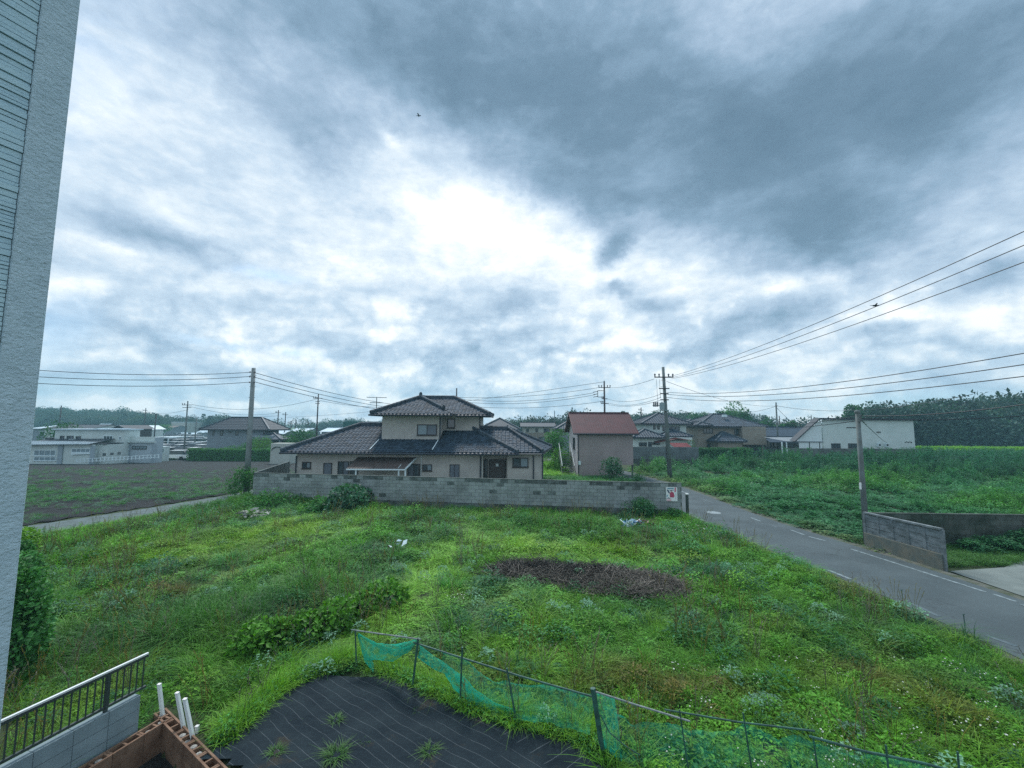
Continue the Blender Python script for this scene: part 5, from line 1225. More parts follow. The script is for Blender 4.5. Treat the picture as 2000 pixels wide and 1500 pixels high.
# H2 tan two storey house
Y = 66
o, X0, X1, ze, z0 = house('house', 'tan two storey house with dark ribbed hip roof and porch behind a hedge', 1363, 1488, 833, Y, 8, m_tan)
hip(o, X0 - .5, X1 + .6, Y - .8, Y + 8.6, ze, .42, m_bluer, tiles=(.38, .6))
xa, xb = P(1362, 840, Y).x, P(1443, 840, Y).x
wins(o, [(1374, 837, 1392, 846, 3), (1381, 867, 1394, 876, 3), (1434, 838, 1442, 850, 1), (1456, 869, 1487, 892, 3)], Y)
mb = MB(); xx = P(1443, 840, Y).x; mb.bx(xx, X1 - .003, Y - 1.0, Y - .003, HZ(868, Y, 1470), ze - .01); part(o, 'bay_wall', mb, m_tan)
yp = Y - 2.5; xp0, xp1 = P(1402, 860, yp).x, P(1449, 860, yp).x; zp = HZ(862, yp - .4, 1425)
mb = MB(); mb.bx(xp0, xp1, yp, Y - .004, z0 - .3, zp); part(o, 'porch_wall', mb, m_tan); hip(o, xp0 - .6, xp1 + .6, yp - .5, Y + 2.2, zp, .55, m_bluer, 'porch_roof', tiles=(.38, .5))
hip(o, P(1353, 840, Y).x, P(1386, 840, Y).x, Y - 1.3, Y + 4, HZ(831, Y - 1.3, 1370), .4, m_bluer, 'side_roof', tiles=(.38, .6))
mb = MB(); p = P(1415, 812, Y + 1.9); mb.box((p.x, p.y, p.z), (.7, .3, .35)); part(o, 'skylight', mb, m_whitep)
# H0b pale house between
o, X0, X1, ze, z0 = house('house', 'narrow pale house squeezed between the white tiled and the tan houses', 1341, 1362, 838, 72, 5, m_cream); hip(o, X0 - 1.2, X1 + 2.4, 71.2, 77.8, ze, .6, m_bluer, tiles=(.45, .6)); wins(o, [(1350, 842, 1354, 850, 1)], 72)
# H3 low blue tiled house and carport
Y = 70
o, X0, X1, ze, z0 = house('house', 'low house with blue grey tiled roof behind the slim pale pole', 1490, 1582, 852, Y, 6, m_grey); gable(o, X0 - .6, X1 + 1.5, Y - .7, Y + 6.7, ze, HZ(834, Y + 3, 1530) - ze, m_bluer, wallm=m_grey)
wins(o, [(1494, 860, 1510, 873, 3), (1512, 857, 1522, 874, 2)], Y)
mb = MB(); p0 = P(1490, 851, Y - .8); p1_ = P(1503, 851, Y - .8); mb.quad((X0 - .4, Y - 2.6, ze - .9), (X1 + 1, Y - 2.6, ze - .9), (X1 + 1, Y - .05, ze - .15), (X0 - .4, Y - .05, ze - .15)); mb.bar((X0 - .4, Y - 2.6, ze - .93), (X1 + 1, Y - 2.6, ze - .93), .06, .12); part(o, 'lower_roof', mb, m_bluer)
cp_ = empty('carport', (P(1560, 870, 61).x, 61, z0), 'pale roofed carport between the blue roofed house and the white building', 'carport')
c0, c1_ = P(1523, 860, 60).x, P(1608, 862, 60).x; zc0, zc1 = HZ(862, 60, 1560), HZ(854, 64, 1550)
mb = MB(); mb.quad((c0 + .9, 60, zc0), (c1_, 60, zc0), (c1_ - 1.4, 64, zc1), (c0, 64, zc1)); mb.bar((c0 + .9, 60, zc0 - .05), (c1_, 60, zc0 - .05), .05, .14); part(cp_, 'roof', mb, mat('carport_roof', (.17, .18, .19), .6))
for px in (1527, 1536, 1580, 1600):
    mb = MB(); xx = P(px, 870, 60.2).x; mb.bx(xx - .06, xx + .06, 60.1, 60.22, z0 - .3, zc0 - .1); part(cp_, 'post', mb, m_whitep)
wins(cp_, [(1585, 864, 1603, 874, 3)], 60.4)
# H4 white building with gable
Y = 60
x0_, x1_ = P(1606, 840, Y).x, P(1785, 840, Y).x; zt4, zt4b = HZ(820, Y, 1610), HZ(821, Y, 1780); z0 = z1(50, Y)
o = empty('white_building', ((x0_ + x1_) / 2, Y, z0), 'large plain white building with dark fascia and sloping left roof', 'building')
mb = MB(); q_ = [(x0_, Y), (x1_, Y), (x1_ + 7, Y + 9), (x0_ + 7, Y + 9)]
for k in range(4): a, b = q_[k], q_[(k + 1) % 4]; mb.quad((a[0], a[1], z0 - .4), (b[0], b[1], z0 - .4), (b[0], b[1], zt4), (a[0], a[1], zt4))
part(o, 'wall', mb, m_white)
xl4 = P(1562, 850, Y - .2).x; zg4 = HZ(852, Y, 1564)
mb = MB(); mb.poly([(xl4, Y + .1, z0 - .4), (x0_ - .004, Y + .1, z0 - .4), (x0_ - .004, Y + .1, zt4 - .1), (xl4, Y + .1, zg4)]); part(o, 'side_gable', mb, mat('gable_white', (.53, .55, .54), .85))
mb = MB(); mb.bar((xl4 - .8, Y - .15, zg4 - .75), (x0_ - .5, Y - .15, zt4 + .12), .3, .18); mb.bar((x0_ - .55, Y - .12, zt4 + .14), (x1_ + .1, Y - .12, zt4b + .10), .5, .24); part(o, 'fascia', mb, m_gut)
mb = MB(); mb.quad((xl4 - .8, Y - .4, zg4 - .62), (x0_ - .5, Y - .4, zt4 + .27), (x0_ - .5, Y + .9, zt4 + .27), (xl4 - .8, Y + .9, zg4 - .62)); mb.quad((x0_ - .5, Y - .4, zt4 + .27), (x1_ + .1, Y - .4, zt4b + .23), (x1_ + 7.1, Y + 9, zt4b + .23), (x0_ + 6.5, Y + 9, zt4 + .27)); part(o, 'roof', mb, m_darkroof)
wins(o, [(1624, 866, 1641, 876, 3), (1657, 866, 1675, 876, 3)], Y)
mb = MB(); p = P(1663, 835, Y); mb.box((p.x, Y - .03, p.z), (1.4, .05, .12)); part(o, 'vent_slot', mb, m_brown); mb = MB(); p = P(1716, 844, Y); mb.box((p.x, Y - .03, p.z), (.6, .05, .14)); part(o, 'vent_slot', mb, m_brown)
for px in (1715, 1730): mb = MB(); p = P(px, 869, Y); mb.box((p.x, Y - .14, p.z), (.42, .26, .5)); ac = part(o, 'air_conditioner', mb, m_whitep); mb = MB(); mb.tube([(p.x, Y - .30, p.z), (p.x, Y - .275, p.z)], .16, 10); part(ac, 'fan_grille', mb, m_dk)
for k in range(5): mb = MB(); p = P(1768 + k * 3, 864 - (k % 2), Y); mb.ball((p.x, Y - .02, p.z), (.09, .04, .09), 7, 4); part(o, 'wall_ornament', mb, m_brown)
# long block wall below H4
gw = empty('garden_wall', (P(1680, 885, 55).x, 55, z1(40, 55)), 'long grey block wall below the white building at the field edge', 'wall'); mb = MB(); zt_w = HZ(876, 55, 1650); xw0, xw1 = P(1540, 880, 55).x, P(1800, 880, 55).x; k = 0
while xw0 + k * .8 < xw1:
    for c_ in range(7): mb.bx(xw0 + k * .8 + (c_ % 2) * .4, xw0 + k * .8 + .785 + (c_ % 2) * .4, 55, 55.14, zt_w - .2 * (c_ + 1) + .012, zt_w - .2 * c_)
    k += 1
part(gw, 'blocks', mb, mat('mid_grey_block', (.135, .14, .135), .95, (.09, .095, .09), .8, isl=.18), kind='stuff'); mb = MB(); mb.bx(xw0, xw1, 55.02, 55.12, z1(40, 55) - .4, zt_w - .02); part(gw, 'mortar', mb, m_bkmort)

# houses behind the tiled house and the barn
Y = 85
o, X0, X1, ze, z0 = house('house', 'cream and brown two storey house under a dark roof right of the tiled house', 1022, 1079, 833, Y, 7, m_tan)
mb = MB(); mb.bx(X0 - .01, X1 + .01, Y - .03, Y - .004, HZ(845, Y, 1050), ze - .02); part(o, 'upper_cladding', mb, m_cream); gable(o, X0 - .6, X1 + .8, Y - .7, Y + 7.6, ze, .5 + HZ(825.5, Y + 3, 1050) - ze - .5, m_darkroof); wins(o, [(1028, 837, 1033, 843, 1, Y - .035), (1046, 837, 1051, 843, 1, Y - .035), (1062, 837, 1073, 844, 2, Y - .035), (1052, 853, 1065, 862, 2)], Y)
Y = 80
o, X0, X1, ze, z0 = house('house', 'house of which mainly the broad dark hipped roof shows behind the tiled house', 940, 1008, 838, Y, 8, m_tan); hip(o, X0 - .6, X1 + .8, Y - .6, Y + 8.6, ze, .52, m_darkroof)
Y = 66
o, X0, X1, ze, z0 = house('house', 'small blue grey roofed house just left of the barn', 1090, 1126, 838, Y, 5, m_grey); hip(o, X0 - .4, X1 + .4, Y - .5, Y + 5.5, ze, .55, m_bluer, tiles=(.4, .5)); wins(o, [(1094, 842, 1104, 849, 2)], Y)
# grey two storey house with hedge on the left
Y = 76
o, X0, X1, ze, z0 = house('house', 'grey two storey house with low pyramid roof behind the long hedge', 406, 515, 839, Y, 5, m_grey)
hip(o, X0 - 1.0, X1 + 1.6, Y - 1.0, Y + 6, ze, .62, mat('grey_roof', (.028, .038, .050), .65, (.024, .032, .042), 1.2), tiles=(.5, .55)); wins(o, [(415, 841, 419, 850, 1), (430, 841, 436, 850, 1), (449, 842, 452, 846, 1), (460, 841, 466, 850, 1), (482, 840, 487, 848, 1), (514, 841, 518, 847, 1)], Y)
xg0, xg1 = P(492, 850, Y - 2).x, P(533, 850, Y - 2).x; mb = MB(); mb.bx(xg0, xg1, Y - 2, Y - .01, z0 - .3, HZ(851, Y - 2, 510)); part(o, 'annex_wall', mb, m_grey); hip(o, xg0 - .3, P(552, 856, Y - 2).x, Y - 2.6, Y + 3, HZ(858, Y - 2.6, 530), .35, m_bluer, 'annex_roof')
mb = MB(); p = P(474, 826, Y + 2); mb.bar((p.x, Y - .5, HZ(837, Y, 474)), (p.x + .2, Y + 2.2, HZ(822, Y + 2.2, 474) + .1), .10, .06); part(o, 'snow_strip', mb, m_whitep)
# factory
Y = 60; o, X0, X1, ze, z0 = house('factory', 'long white two storey factory building with corrugated eaves at the field far left', 108, 244, 840, Y, 2.5, m_white, 'factory'); zz0 = z0 - .6
mb = MB(); mb.bx(X0 - .2, X1 + .3, Y - .35, Y + 2.7, ze, ze + .16); part(o, 'roof', mb, m_paleroof)
xa0 = P(40, 880, 57).x; xa1 = P(181, 880, 57).x; za1 = HZ(868, 57, 120)
mb = MB(); mb.bx(xa0, X0 - .003, Y, Y + 8, zz0, HZ(856, Y, 90)); part(o, 'rear_block', mb, m_white)
mb = MB(); mb.bx(xa0, xa1, 57, Y - .004, zz0, za1); mb.bx(xa1, X1, 57.6, Y - .004, zz0, HZ(868, 57.6, 200)); part(o, 'front_wall', mb, m_white)
mb = MB(); mb.quad((xa0, 56.4, za1 - .1), (xa1, 56.4, za1 + .05), (xa1, Y, za1 + .7), (xa0, Y, za1 + .6)); mb.bx(xa1, X1, 57.3, Y, HZ(867, 57.6, 200), HZ(865.8, 57.6, 200)); mb.bx(xa0 - .2, X0, Y - .3, Y + 8, HZ(856, Y, 90), HZ(854.5, Y, 90)); part(o, 'canopy', mb, m_gut)
mb = MB(); xx = xa0
while xx < xa1: mb.bar((xx, 56.38, za1 - .03 + .13 * (xx - xa0) / (xa1 - xa0)), (xx, 58.5, za1 + .35), .09, .07); xx += .32
xx = P(184, 840, Y).x
while xx < X1: mb.bar((xx, Y - .42, ze + .10), (xx, Y + 1, ze + .2), .12, .1); xx += .35
part(o, 'corrugation', mb, m_paleroof, kind='stuff')
xb0, xb1 = X1 + .003, P(300, 880, Y + 1).x; mb = MB(); mb.bx(xb0, xb1, Y + 1, Y + 2.6, zz0, HZ(854, Y + 1, 270)); part(o, 'end_block', mb, m_grey if False else mat('pale_grey_render', (.33, .36, .38), .85)); mb = MB(); mb.bx(xb0 - .1, xb1 + .3, Y + .6, Y + 1 - .004, HZ(864, Y + 1, 270), HZ(862.2, Y + 1, 270)); mb.bx(xb0, xb1 + .02, Y + .93, Y + .994, HZ(861, Y + 1, 270), HZ(853, Y + 1, 270)); part(o, 'parapet', mb, m_white)
for px in (118, 181, 249, 301):
    mb = MB(); YY_ = 56.9 if px < 182 else (57.5 if px < 248 else Y + .9); xx = P(px, 880, YY_).x; mb.bx(xx - .3, xx + .3, YY_ - .05, YY_ + .04, zz0, za1 - .12); part(o, 'pilaster', mb, mat('pilaster_grey', (.24, .27, .29), .8))
wins(o, [(117, 851, 126, 860, 2), (130, 851, 144, 860, 2), (148, 852, 158, 860, 2), (202, 851, 221, 859, 3, Y, 1), (232, 853, 238, 858, 1, Y, 1)], Y)
m_glass_k = m_glass; m_glass = m_frost
wins(o, [(66, 879, 110, 890, 4, 57, 1), (66, 892, 110, 900, 4, 57, 1), (140, 876, 177, 884, 4, 57, 1), (201, 885, 207, 889, 1, 57.6), (216, 884, 222, 888, 1, 57.6), (230, 883, 236, 887, 1, 57.6), (258, 871, 287, 877, 4, Y + 1, 0)], 57); m_glass = m_glass_k
mb = MB(); p = P(139, 862, Y - .4); mb.box((p.x, Y - .3, p.z), (.7, .3, .6)); part(o, 'air_conditioner', mb, m_whitep)
mb = MB(); a, b = P(140, 886.5, 56.9), P(177, 884.5, 56.9); mb.bar(a, b, .2, .25); part(o, 'window_ledge', mb, m_whitep)
sf = empty('low_fence', (P(200, 893, 55.5).x, 55.5, z1(-50, 55)), 'low white rail fence along the foot of the factory', 'fence')
mb = MB(); a, b = P(150, 897, 56), P(310, 888, 57.5)
for dz_ in (0, -.35): mb.bar(a + Vector((0, 0, dz_)), b + Vector((0, 0, dz_)), .05, .06)
part(sf, 'rail', mb, m_whitep)
for k in range(22): mb = MB(); p = a.lerp(b, k / 21); mb.bx(p.x - .04, p.x + .04, p.y - .04, p.y + .04, p.z - .5, p.z + .04); part(sf, 'post', mb, m_whitep)

# far roofs on the left and centre
spec = [('warehouse', 62, 190, 832, 120, 14, m_paleroof, m_grey, 5, 'wide warehouse with bright pale roof left of the factory top', 'warehouse'), ('warehouse', 88, 178, 836, 100, 10, m_darkroof, m_white, 2.0, 'long low dark roofed warehouse behind the factory', 'warehouse'),
        ('house', 175, 193, 829, 135, 8, m_paleroof, m_grey, 6, 'small pale roofed house right of the wide warehouse', 'house'), ('house', 192, 236, 834, 105, 8, m_brroof, m_grey, 4, 'reddish brown roofed house behind the factory', 'house'), ('house', 222, 247, 833, 98, 7, m_darkroof, m_brown, 4, 'dark gabled barn like house behind the factory end', 'house'),
        ('house', 249, 276, 834, 110, 7, m_paleroof, m_white, 5, 'white gabled house with a blue wall panel far left', 'house'), ('house', 281, 300, 833, 215, 8, m_brroof, m_tan, 2, 'far house with weathered brown roof above the car park', 'house'), ('house', 300, 338, 834, 210, 9, m_brroof, m_grey, 2, 'far low brownish roof left of the pale warehouse block', 'house'), ('house', 282, 352, 846, 190, 6, m_bluer, m_brown, 3, 'long dark tiled roof just behind the car park', 'house'),
        ('warehouse', 335, 364, 824, 220, 14, m_paleroof, m_cream, 0, 'tall cream warehouse block at the foot of the left hills', 'warehouse'), ('house', 385, 409, 844, 180, 5, m_paleroof, m_grey, 1.0, 'pale flat roofed shed left of the grey two storey house', 'shed'), ('house', 340, 380, 848, 195, 6, m_paleroof, m_white, 1.5, 'small white shed at the back of the car park', 'shed'),
        ('house', 526, 552, 843, 110, 8, m_paleroof, m_grey, 2.5, 'pale roofed house directly right of the bare pole', 'house'), ('shop', 545, 568, 838, 130, 8, mat('green_sheet', (.04, .13, .09), .6), mat('green_gable', (.03, .12, .085), .6), 9, 'green gabled shop with white trim far behind the hedge', 'shop'), ('house', 566, 598, 838, 120, 9, m_paleroof, m_grey, 5, 'bright metal roofed house behind the pruned tree', 'house'), ('house', 628, 672, 838, 110, 9, m_paleroof, m_grey, 5, 'pale roofed house left of the green store', 'house'), ('house', 600, 632, 842, 140, 7, m_paleroof, m_white, 3, 'far small pale house behind the bracket pole', 'house'), ('warehouse', 655, 676, 834, 170, 8, m_bluer, m_grey, 3, 'far grey roof peeking left of the green store sign', 'warehouse'),
        ('house', 1108, 1122, 836, 120, 6, m_bluer, m_cream, 3, 'far house glimpsed left of the barn gable', 'house'), ('house', 1489, 1530, 838, 110, 8, m_bluer, m_grey, 4, 'far bluish roof behind the low blue roofed house', 'house'), ('house', 1336, 1362, 828, 95, 7, m_brroof, m_cream, 3, 'far brownish gable peeking between two tiled roofs', 'house')]
for nm, px0, px1, py_, Y, dp, rm, wm, rh, lab, cat in spec:
    o, X0, X1, ze, z0 = house(nm, lab, px0, px1, py_ + (5 if rh > 2 else 1), Y, dp, wm, cat, over=0)
    h = abs(rh) * Y / F
    if nm == 'shop' or px0 in (222, 249): gable(o, X0 - .4, X1 + .4, Y - .5, Y + dp + .5, ze, (X1 - X0) * .3, rm, 'y', wallm=wm)
    elif rh < 1: mb = MB(); mb.bx(X0 - .1, X1 + .1, Y - .1, Y + dp, ze, ze + .3); part(o, 'roof', mb, rm)
    else: gable(o, X0 - .4, X1 + .4, Y - .5, Y + dp + .5, ze, max(h, .9), rm, 'x', wallm=wm)
    n = max(2, int((X1 - X0) / 5))
    for k in range(n):
        xx = X0 + (X1 - X0) * (k + .5) / n; window(o, (xx, Y, (ze + z0) / 2 + .7), U, NF, min(1.6, (X1 - X0) / n * .6), 1.0, m_whitep, (m_glass,), .08)
    if px0 == 249: mb = MB(); xx = P(259, 845, Y).x; mb.bx(xx - .9, xx + .9, Y - .12, Y - .03, z0 + .8, ze); part(o, 'blue_panel', mb, mat('blue_panel', (.07, .20, .42), .6))
    if nm == 'shop': mb = MB(); xm_ = (X0 + X1) / 2; mb.bar((X0 - .4, Y - .6, ze + .1), (xm_, Y - .6, ze + (X1 - X0) * .3 + .2), .1, .35); mb.bar((X1 + .4, Y - .6, ze + .1), (xm_, Y - .6, ze + (X1 - X0) * .3 + .2), .1, .35); part(o, 'white_trim', mb, m_whitep)
# green store with sign letters
Y = 95; s = empty('store', (P(720, 850, Y).x, Y, -1.3), 'green fascia store with white letters half hidden by the tiled roof', 'store')
X0, X1 = P(672, 830, Y).x, P(800, 830, Y).x; zs0, zs1 = HZ(842, Y, 700), HZ(823, Y, 700)
mb = MB(); mb.bx(X0, X1, Y, Y + 14, -1.6, zs0); part(s, 'wall', mb, m_grey); mb = MB(); mb.bx(X0 - .1, X1, Y - .2, Y + 14, zs0, zs1); part(s, 'fascia', mb, mat('store_green', (.022, .085, .075), .6))
for ch_, px, py in (('C', 702.5, 832.0), ('V', 711.5, 830.5)):
    fc = bpy.data.curves.new('letter', 'FONT'); fc.body = ch_; fc.size = 1.15; fc.extrude = .03; fc.offset = .03; fc.align_x = 'CENTER'; fc.materials.append(m_wp)
    tmp = bpy.data.objects.new('tmp', fc); lo = bpy.data.objects.new('sign_letter', bpy.data.meshes.new_from_object(tmp)); COL.objects.link(lo); lo.parent = s; p = P(px, py, Y - .25); lo.location = p - Vector(s.location); lo.rotation_euler = (R(90), 0, 0)
mb = MB(); p = P(728, 826, Y - .3); mb.bx(p.x - 1.6, p.x + 3.5, Y - .3, Y - .21, p.z - .45, p.z + .25); part(s, 'sign_band', mb, mat('sign_band_grey', (.12, .20, .24), .6))

# ================================================================ cars
m_tyre = mat('tyre', (.02, .02, .02), .8); m_cg = glass_mat('car_glass', (.02, .03, .035))
def car(paint, lab, loc, rz, van=False, first=None):
    o = empty('parked_car', (0, 0, 0), lab, 'car', 'cars parked in the car park')
    L, Wd, Hh = (4.3, 1.7, 1.5) if not van else (3.5, 1.48, 1.75); hb = .78 if not van else .85
    prof = [(-L / 2, .35), (-L / 2, hb), (-L * .27, hb + .12), (L * .47, hb + .1), (L / 2, hb - .1), (L / 2, .35)]
    roof = [(-L * .27, hb + .10), (-L * .12 if not van else -L * .2, Hh), (L * .30 if not van else L * .42, Hh), (L * .44 if not van else L * .47, hb + .09)]
    def ext(pts, w0, w1, mb):
        n = len(pts); i = len(mb.v); zmin = min(p[1] for p in pts); zmax = max(p[1] for p in pts)
        for s_ in (-1, 1):
            for x, z in pts: f = (z - zmin) / (zmax - zmin); mb.v.append((x, s_ * (w0 + (w1 - w0) * f) / 2, z))
        mb.f.append(tuple(range(i, i + n))); mb.f.append(tuple(range(i + n, i + 2 * n))[::-1])
        for k in range(n): mb.f.append((i + k, i + (k + 1) % n, i + n + (k + 1) % n, i + n + k))
    mb = MB(); ext(prof, Wd, Wd * .97, mb); part(o, 'body', mb, paint, local=True)
    mb = MB(); ext(roof, Wd * .93, Wd * .78, mb); part(o, 'windows', mb, m_cg, local=True)
    mb = MB(); mb.box(((roof[1][0] + roof[2][0]) / 2, 0, Hh + .01), (roof[2][0] - roof[1][0] + .1, Wd * .8, .06)); part(o, 'roof', mb, paint, local=True)
    for sx in (-1, 1):
        for sy in (-1, 1): mb = MB(); mb.tube([(sx * L * .31, sy * (Wd / 2 - .17), .31), (sx * L * .31, sy * (Wd / 2 + .01), .31)], .31, 12); part(o, 'wheel', mb, m_tyre, local=True)
    for sy in (-1, 1): mb = MB(); mb.box((-L / 2 - .0, sy * Wd * .36, hb - .14), (.08, .3, .14)); part(o, 'headlight', mb, m_whitep, local=True)
    o.location = loc; o.rotation_euler = (0, 0, rz); return o
cw = mat('car_white', (.62, .65, .68), .3, spec=.6); cs = mat('car_silver', (.30, .34, .37), .3, spec=.6); cdk = mat('car_dark', (.03, .04, .06), .3, spec=.6)
lot = [(342, 884, 68, 0, 'white station wagon nearest the field in the car park', .15, 0), (356, 880, 72, 0, 'white compact behind the nearest station wagon', .1, 1), (313, 884, 68, 1, '', 0, 0)]
protos = {}
clist = []
ordn = ['first', 'second', 'third', 'fourth', 'fifth', 'sixth', 'seventh', 'eighth']
rown = ['front row', 'second row', 'third row', 'fourth row', 'fifth row', 'sixth row', 'farthest row']
rc_ = random.Random(4)
for r_i, (Yr_, pxs) in enumerate([(68.5, (346, 380)), (77, (333, 356, 385)), (87, (318, 338, 357, 378, 397)), (99, (310, 327, 345, 362, 379, 396)), (114, (318, 333, 348, 363, 378, 392)), (134, (324, 337, 350, 363, 376, 389)), (160, (330, 341, 352, 363, 374, 385))]):
    for q_i, px in enumerate(pxs):
        c_ = rc_.choices(('white', 'silver', 'dark'), (6, 2, 2))[0]
        clist.append((px, Yr_ + rc_.uniform(-.4, .4), c_, '%s parked car, %s from the left in the %s of the car park' % ({'white': 'white', 'silver': 'silver', 'dark': 'dark'}[c_], ordn[q_i], rown[r_i]), .15 if r_i < 1 else math.pi / 2 + rc_.uniform(-.08, .08)))
for px, Y, c_, lab, rz in clist:
    p = P(px, 870, Y); loc = (p.x, Y, z1(p.x, Y) + .02)
    if c_ not in protos: protos[c_] = car({'white': cw, 'silver': cs, 'dark': cdk}[c_], lab, loc, rz, van=(c_ == 'silver'))
    else: dup(protos[c_], loc, rz + (math.pi if rnd.random() < .5 else 0), lab)
mb = MB(); a = [P(x, 880, y) for x, y in ((300, 66), (405, 66), (420, 175), (290, 175))]; mb.poly([(p.x, p.y, z1(p.x, p.y) + .01) for p in a]); struct('car_park', mb, mat('car_park_asphalt', (.13, .14, .145), .9, (.10, .11, .115), .3))
kb = empty('hut', (P(314, 885, 65).x, 65, -1.3), 'white hut with dark green window at the car park corner', 'hut'); X0, X1 = P(302, 880, 65).x, P(322, 880, 65).x; zt_k = HZ(873, 65, 315)
mb = MB(); mb.bx(X0, X1, 65, 65.9, -1.6, zt_k); part(kb, 'wall', mb, m_white); window(kb, (X1 - .55, 65, zt_k - .55), U, NF, .9, .7, m_whitep, (mat('green_glass', (.02, .08, .07), .3),), .05)
mb = MB(); mb.bx(X0 - .05, X1 + .05, 64.9, 66.0, zt_k, zt_k + .08); part(kb, 'roof', mb, m_whitep)
cn = empty('canopy', (P(318, 860, 97).x, 97, -1.3), 'flat pale canopy roof at the back left of the car park', 'canopy'); X0, X1 = P(303, 860, 97).x, P(329, 860, 97).x; zc_ = HZ(854, 97, 315)
mb = MB(); mb.bx(X0, X1, 97, 103, zc_ - .15, zc_ + .1); part(cn, 'roof', mb, m_whitep)
for xx in (X0 + .2, X1 - .2): mb = MB(); mb.bx(xx - .07, xx + .07, 97.1, 97.24, -1.6, zc_ - .16); part(cn, 'post', mb, m_whitep)
# stubby arch and sheds by the house left
ar = empty('storage_container', (P(545, 878, 60).x, 60, -1), 'pale storage container with dark arch left of the tiled house', 'container'); X0, X1 = P(529, 870, 60).x, P(566, 870, 60).x
mb = MB(); mb.bx(X0, X1, 60, 62, -1.3, HZ(866, 60, 545)); part(ar, 'body', mb, m_cream)
mb = MB(); c = P(541, 877, 59.9); mb.tube([(c.x + .75 * math.cos(k * math.pi / 12), 59.9, c.z - .2 + .5 * math.sin(k * math.pi / 12)) for k in range(13)], .06, 6); part(ar, 'arch', mb, m_dk)
# litter
def litter(px, py, cols, s_, n, lab, nm='litter_heap'):
    g_ = Gp(px, py); o = empty(nm, tuple(g_), lab, 'litter'); r_ = random.Random(px)
    for k, cc in enumerate(cols):
        mb = MB()
        for _ in range(n):
            c = g_ + Vector((r_.uniform(-s_, s_), r_.uniform(-s_ * .5, s_ * .5), r_.uniform(.12, .42))); u = Vector((r_.uniform(-1, 1), r_.uniform(-1, 1), r_.uniform(-.4, .4))).normalized() * r_.uniform(.05, .16); v = Vector((r_.uniform(-1, 1), r_.uniform(-1, 1), r_.uniform(-.3, .5))).normalized() * r_.uniform(.04, .12)
            mb.poly([c - u - v, c + u - v * .6, c + u * .8 + v, c - u * .7 + v * 1.1])
        part(o, 'scrap', mb, cc)
    return o
m_lb = mat('tarp_blue', (.12, .26, .42), .6); m_lp = mat('tarp_pinkish', (.25, .16, .14), .7)
litter(1234, 1034, [m_lb, m_whitep], .45, 26, 'heap of crumpled blue sheeting in the weeds below the poster wall'); litter(1258, 1034, [m_lp], .42, 30, 'heap of brownish pink scraps right next to the blue sheeting'); litter(776, 1080, [m_whitep], .28, 10, 'crumpled white plastic lying on the grass path')
litter(498, 1013, [mat('pale_heap', (.24, .23, .20), .9)], .8, 60, 'pale grey heap of dried cuttings at the left field edge')
# ================================================================ plant templates
T = {}
G1 = ML
T['fine'] = [tmpl('fine_grass_%d' % k, blades(100 + k, 46, .34, .010, .20, 1.0), G1) for k in range(3)]
T['long'] = [tmpl('long_grass_%d' % k, blades(110 + k, 42, .62, .017, .20, 1.35, 4), G1) for k in range(3)]
T['broad'] = [tmpl('broad_weed_%d' % k, leafy(120 + k, 62, .24, .24, .095, .055, .45), G1) for k in range(3)]
T['small'] = [tmpl('small_weed_%d' % k, leafy(130 + k, 90, .24, .20, .055, .028, .35), G1) for k in range(3)]
T['plume'] = [tmpl('plume_weed_%d' % k, plume(140 + k, 110, .60, .22, .085, .026), G1) for k in range(3)]
T['big'] = [tmpl('big_leaf_%d' % k, leafy(150 + k, 26, .34, .38, .20, .17, .75, 4), G1) for k in range(2)]
T['flower'] = [tmpl('white_flower_%d' % k, flowers(160 + k, 9, .30, .26, .020), leafmat('petal', (.62, .65, .62), .2, vary=.1)) for k in range(2)]
T['straw'] = [tmpl('straw_%d' % k, straw(170 + k, 26, .35, .42), leafmat('dry_straw', (1, 1, 1), .1, vary=.4)) for k in range(2)]
T['far'] = [tmpl('far_mound_%d' % k, leafy(180 + k, 120, .8, .55, .20, .10, .3), G1) for k in range(3)]
T['farp'] = [tmpl('far_plume_%d' % k, plume(190 + k, 150, 1.1, .55, .20, .06), G1) for k in range(3)]
T['mound'] = [tmpl('leafy_mound_%d' % k, leafy(200 + k, 230, .44, .42, .085, .045, .30), G1) for k in range(3)]
T['tuft'] = [tmpl('dome_tuft_%d' % k, blades(210 + k, 120, .42, .012, .30, 1.5, 4), G1) for k in range(3)]
T['stalk'] = [tmpl('seed_stalk_%d' % k, stalks(230 + k), G1) for k in range(3)]
ORDER = ['fine', 'long', 'broad', 'small', 'plume', 'big', 'flower', 'straw', 'far', 'farp', 'mound', 'tuft', 'stalk']
TL = []; TI = {}
for k in ORDER:
    TI[k] = (len(TL), len(T[k])); TL += T[k]
for i, o in enumerate(TL): o.name = 'plant_%02d_' % i + o.name   # collection order is by name
class Pts:
    def __init__(s): s.d = {k: [] for k in ('x', 'y', 'z', 'rz', 'sx', 'sz', 'idx', 'tint', 'lean')}
    def add(s, x, y, z, kind, sx, sz, tint, lean=None):
        n = len(x)
        if n == 0: return
        b, c = TI[kind]; s.d['x'].append(x); s.d['y'].append(y); s.d['z'].append(z); s.d['rz'].append(nrs.uniform(0, 6.283, n)); s.d['sx'].append(sx * np.ones(n)); s.d['sz'].append(sz * np.ones(n))
        s.d['idx'].append(nrs.randint(b, b + c, n)); s.d['tint'].append(tint * np.ones((n, 3))); s.d['lean'].append(nrs.normal(0, .12, (n, 2)) if lean is None else lean)
    def out(s): return {k: np.concatenate(v) for k, v in s.d.items()}
def projn(x, y, z):
    M = np.array(CAMR.transposed()); v = np.stack([x, y, z - EYE], 0); c = M @ v; return 1000 + F * c[0] / -c[2], 750 - F * c[1] / -c[2]
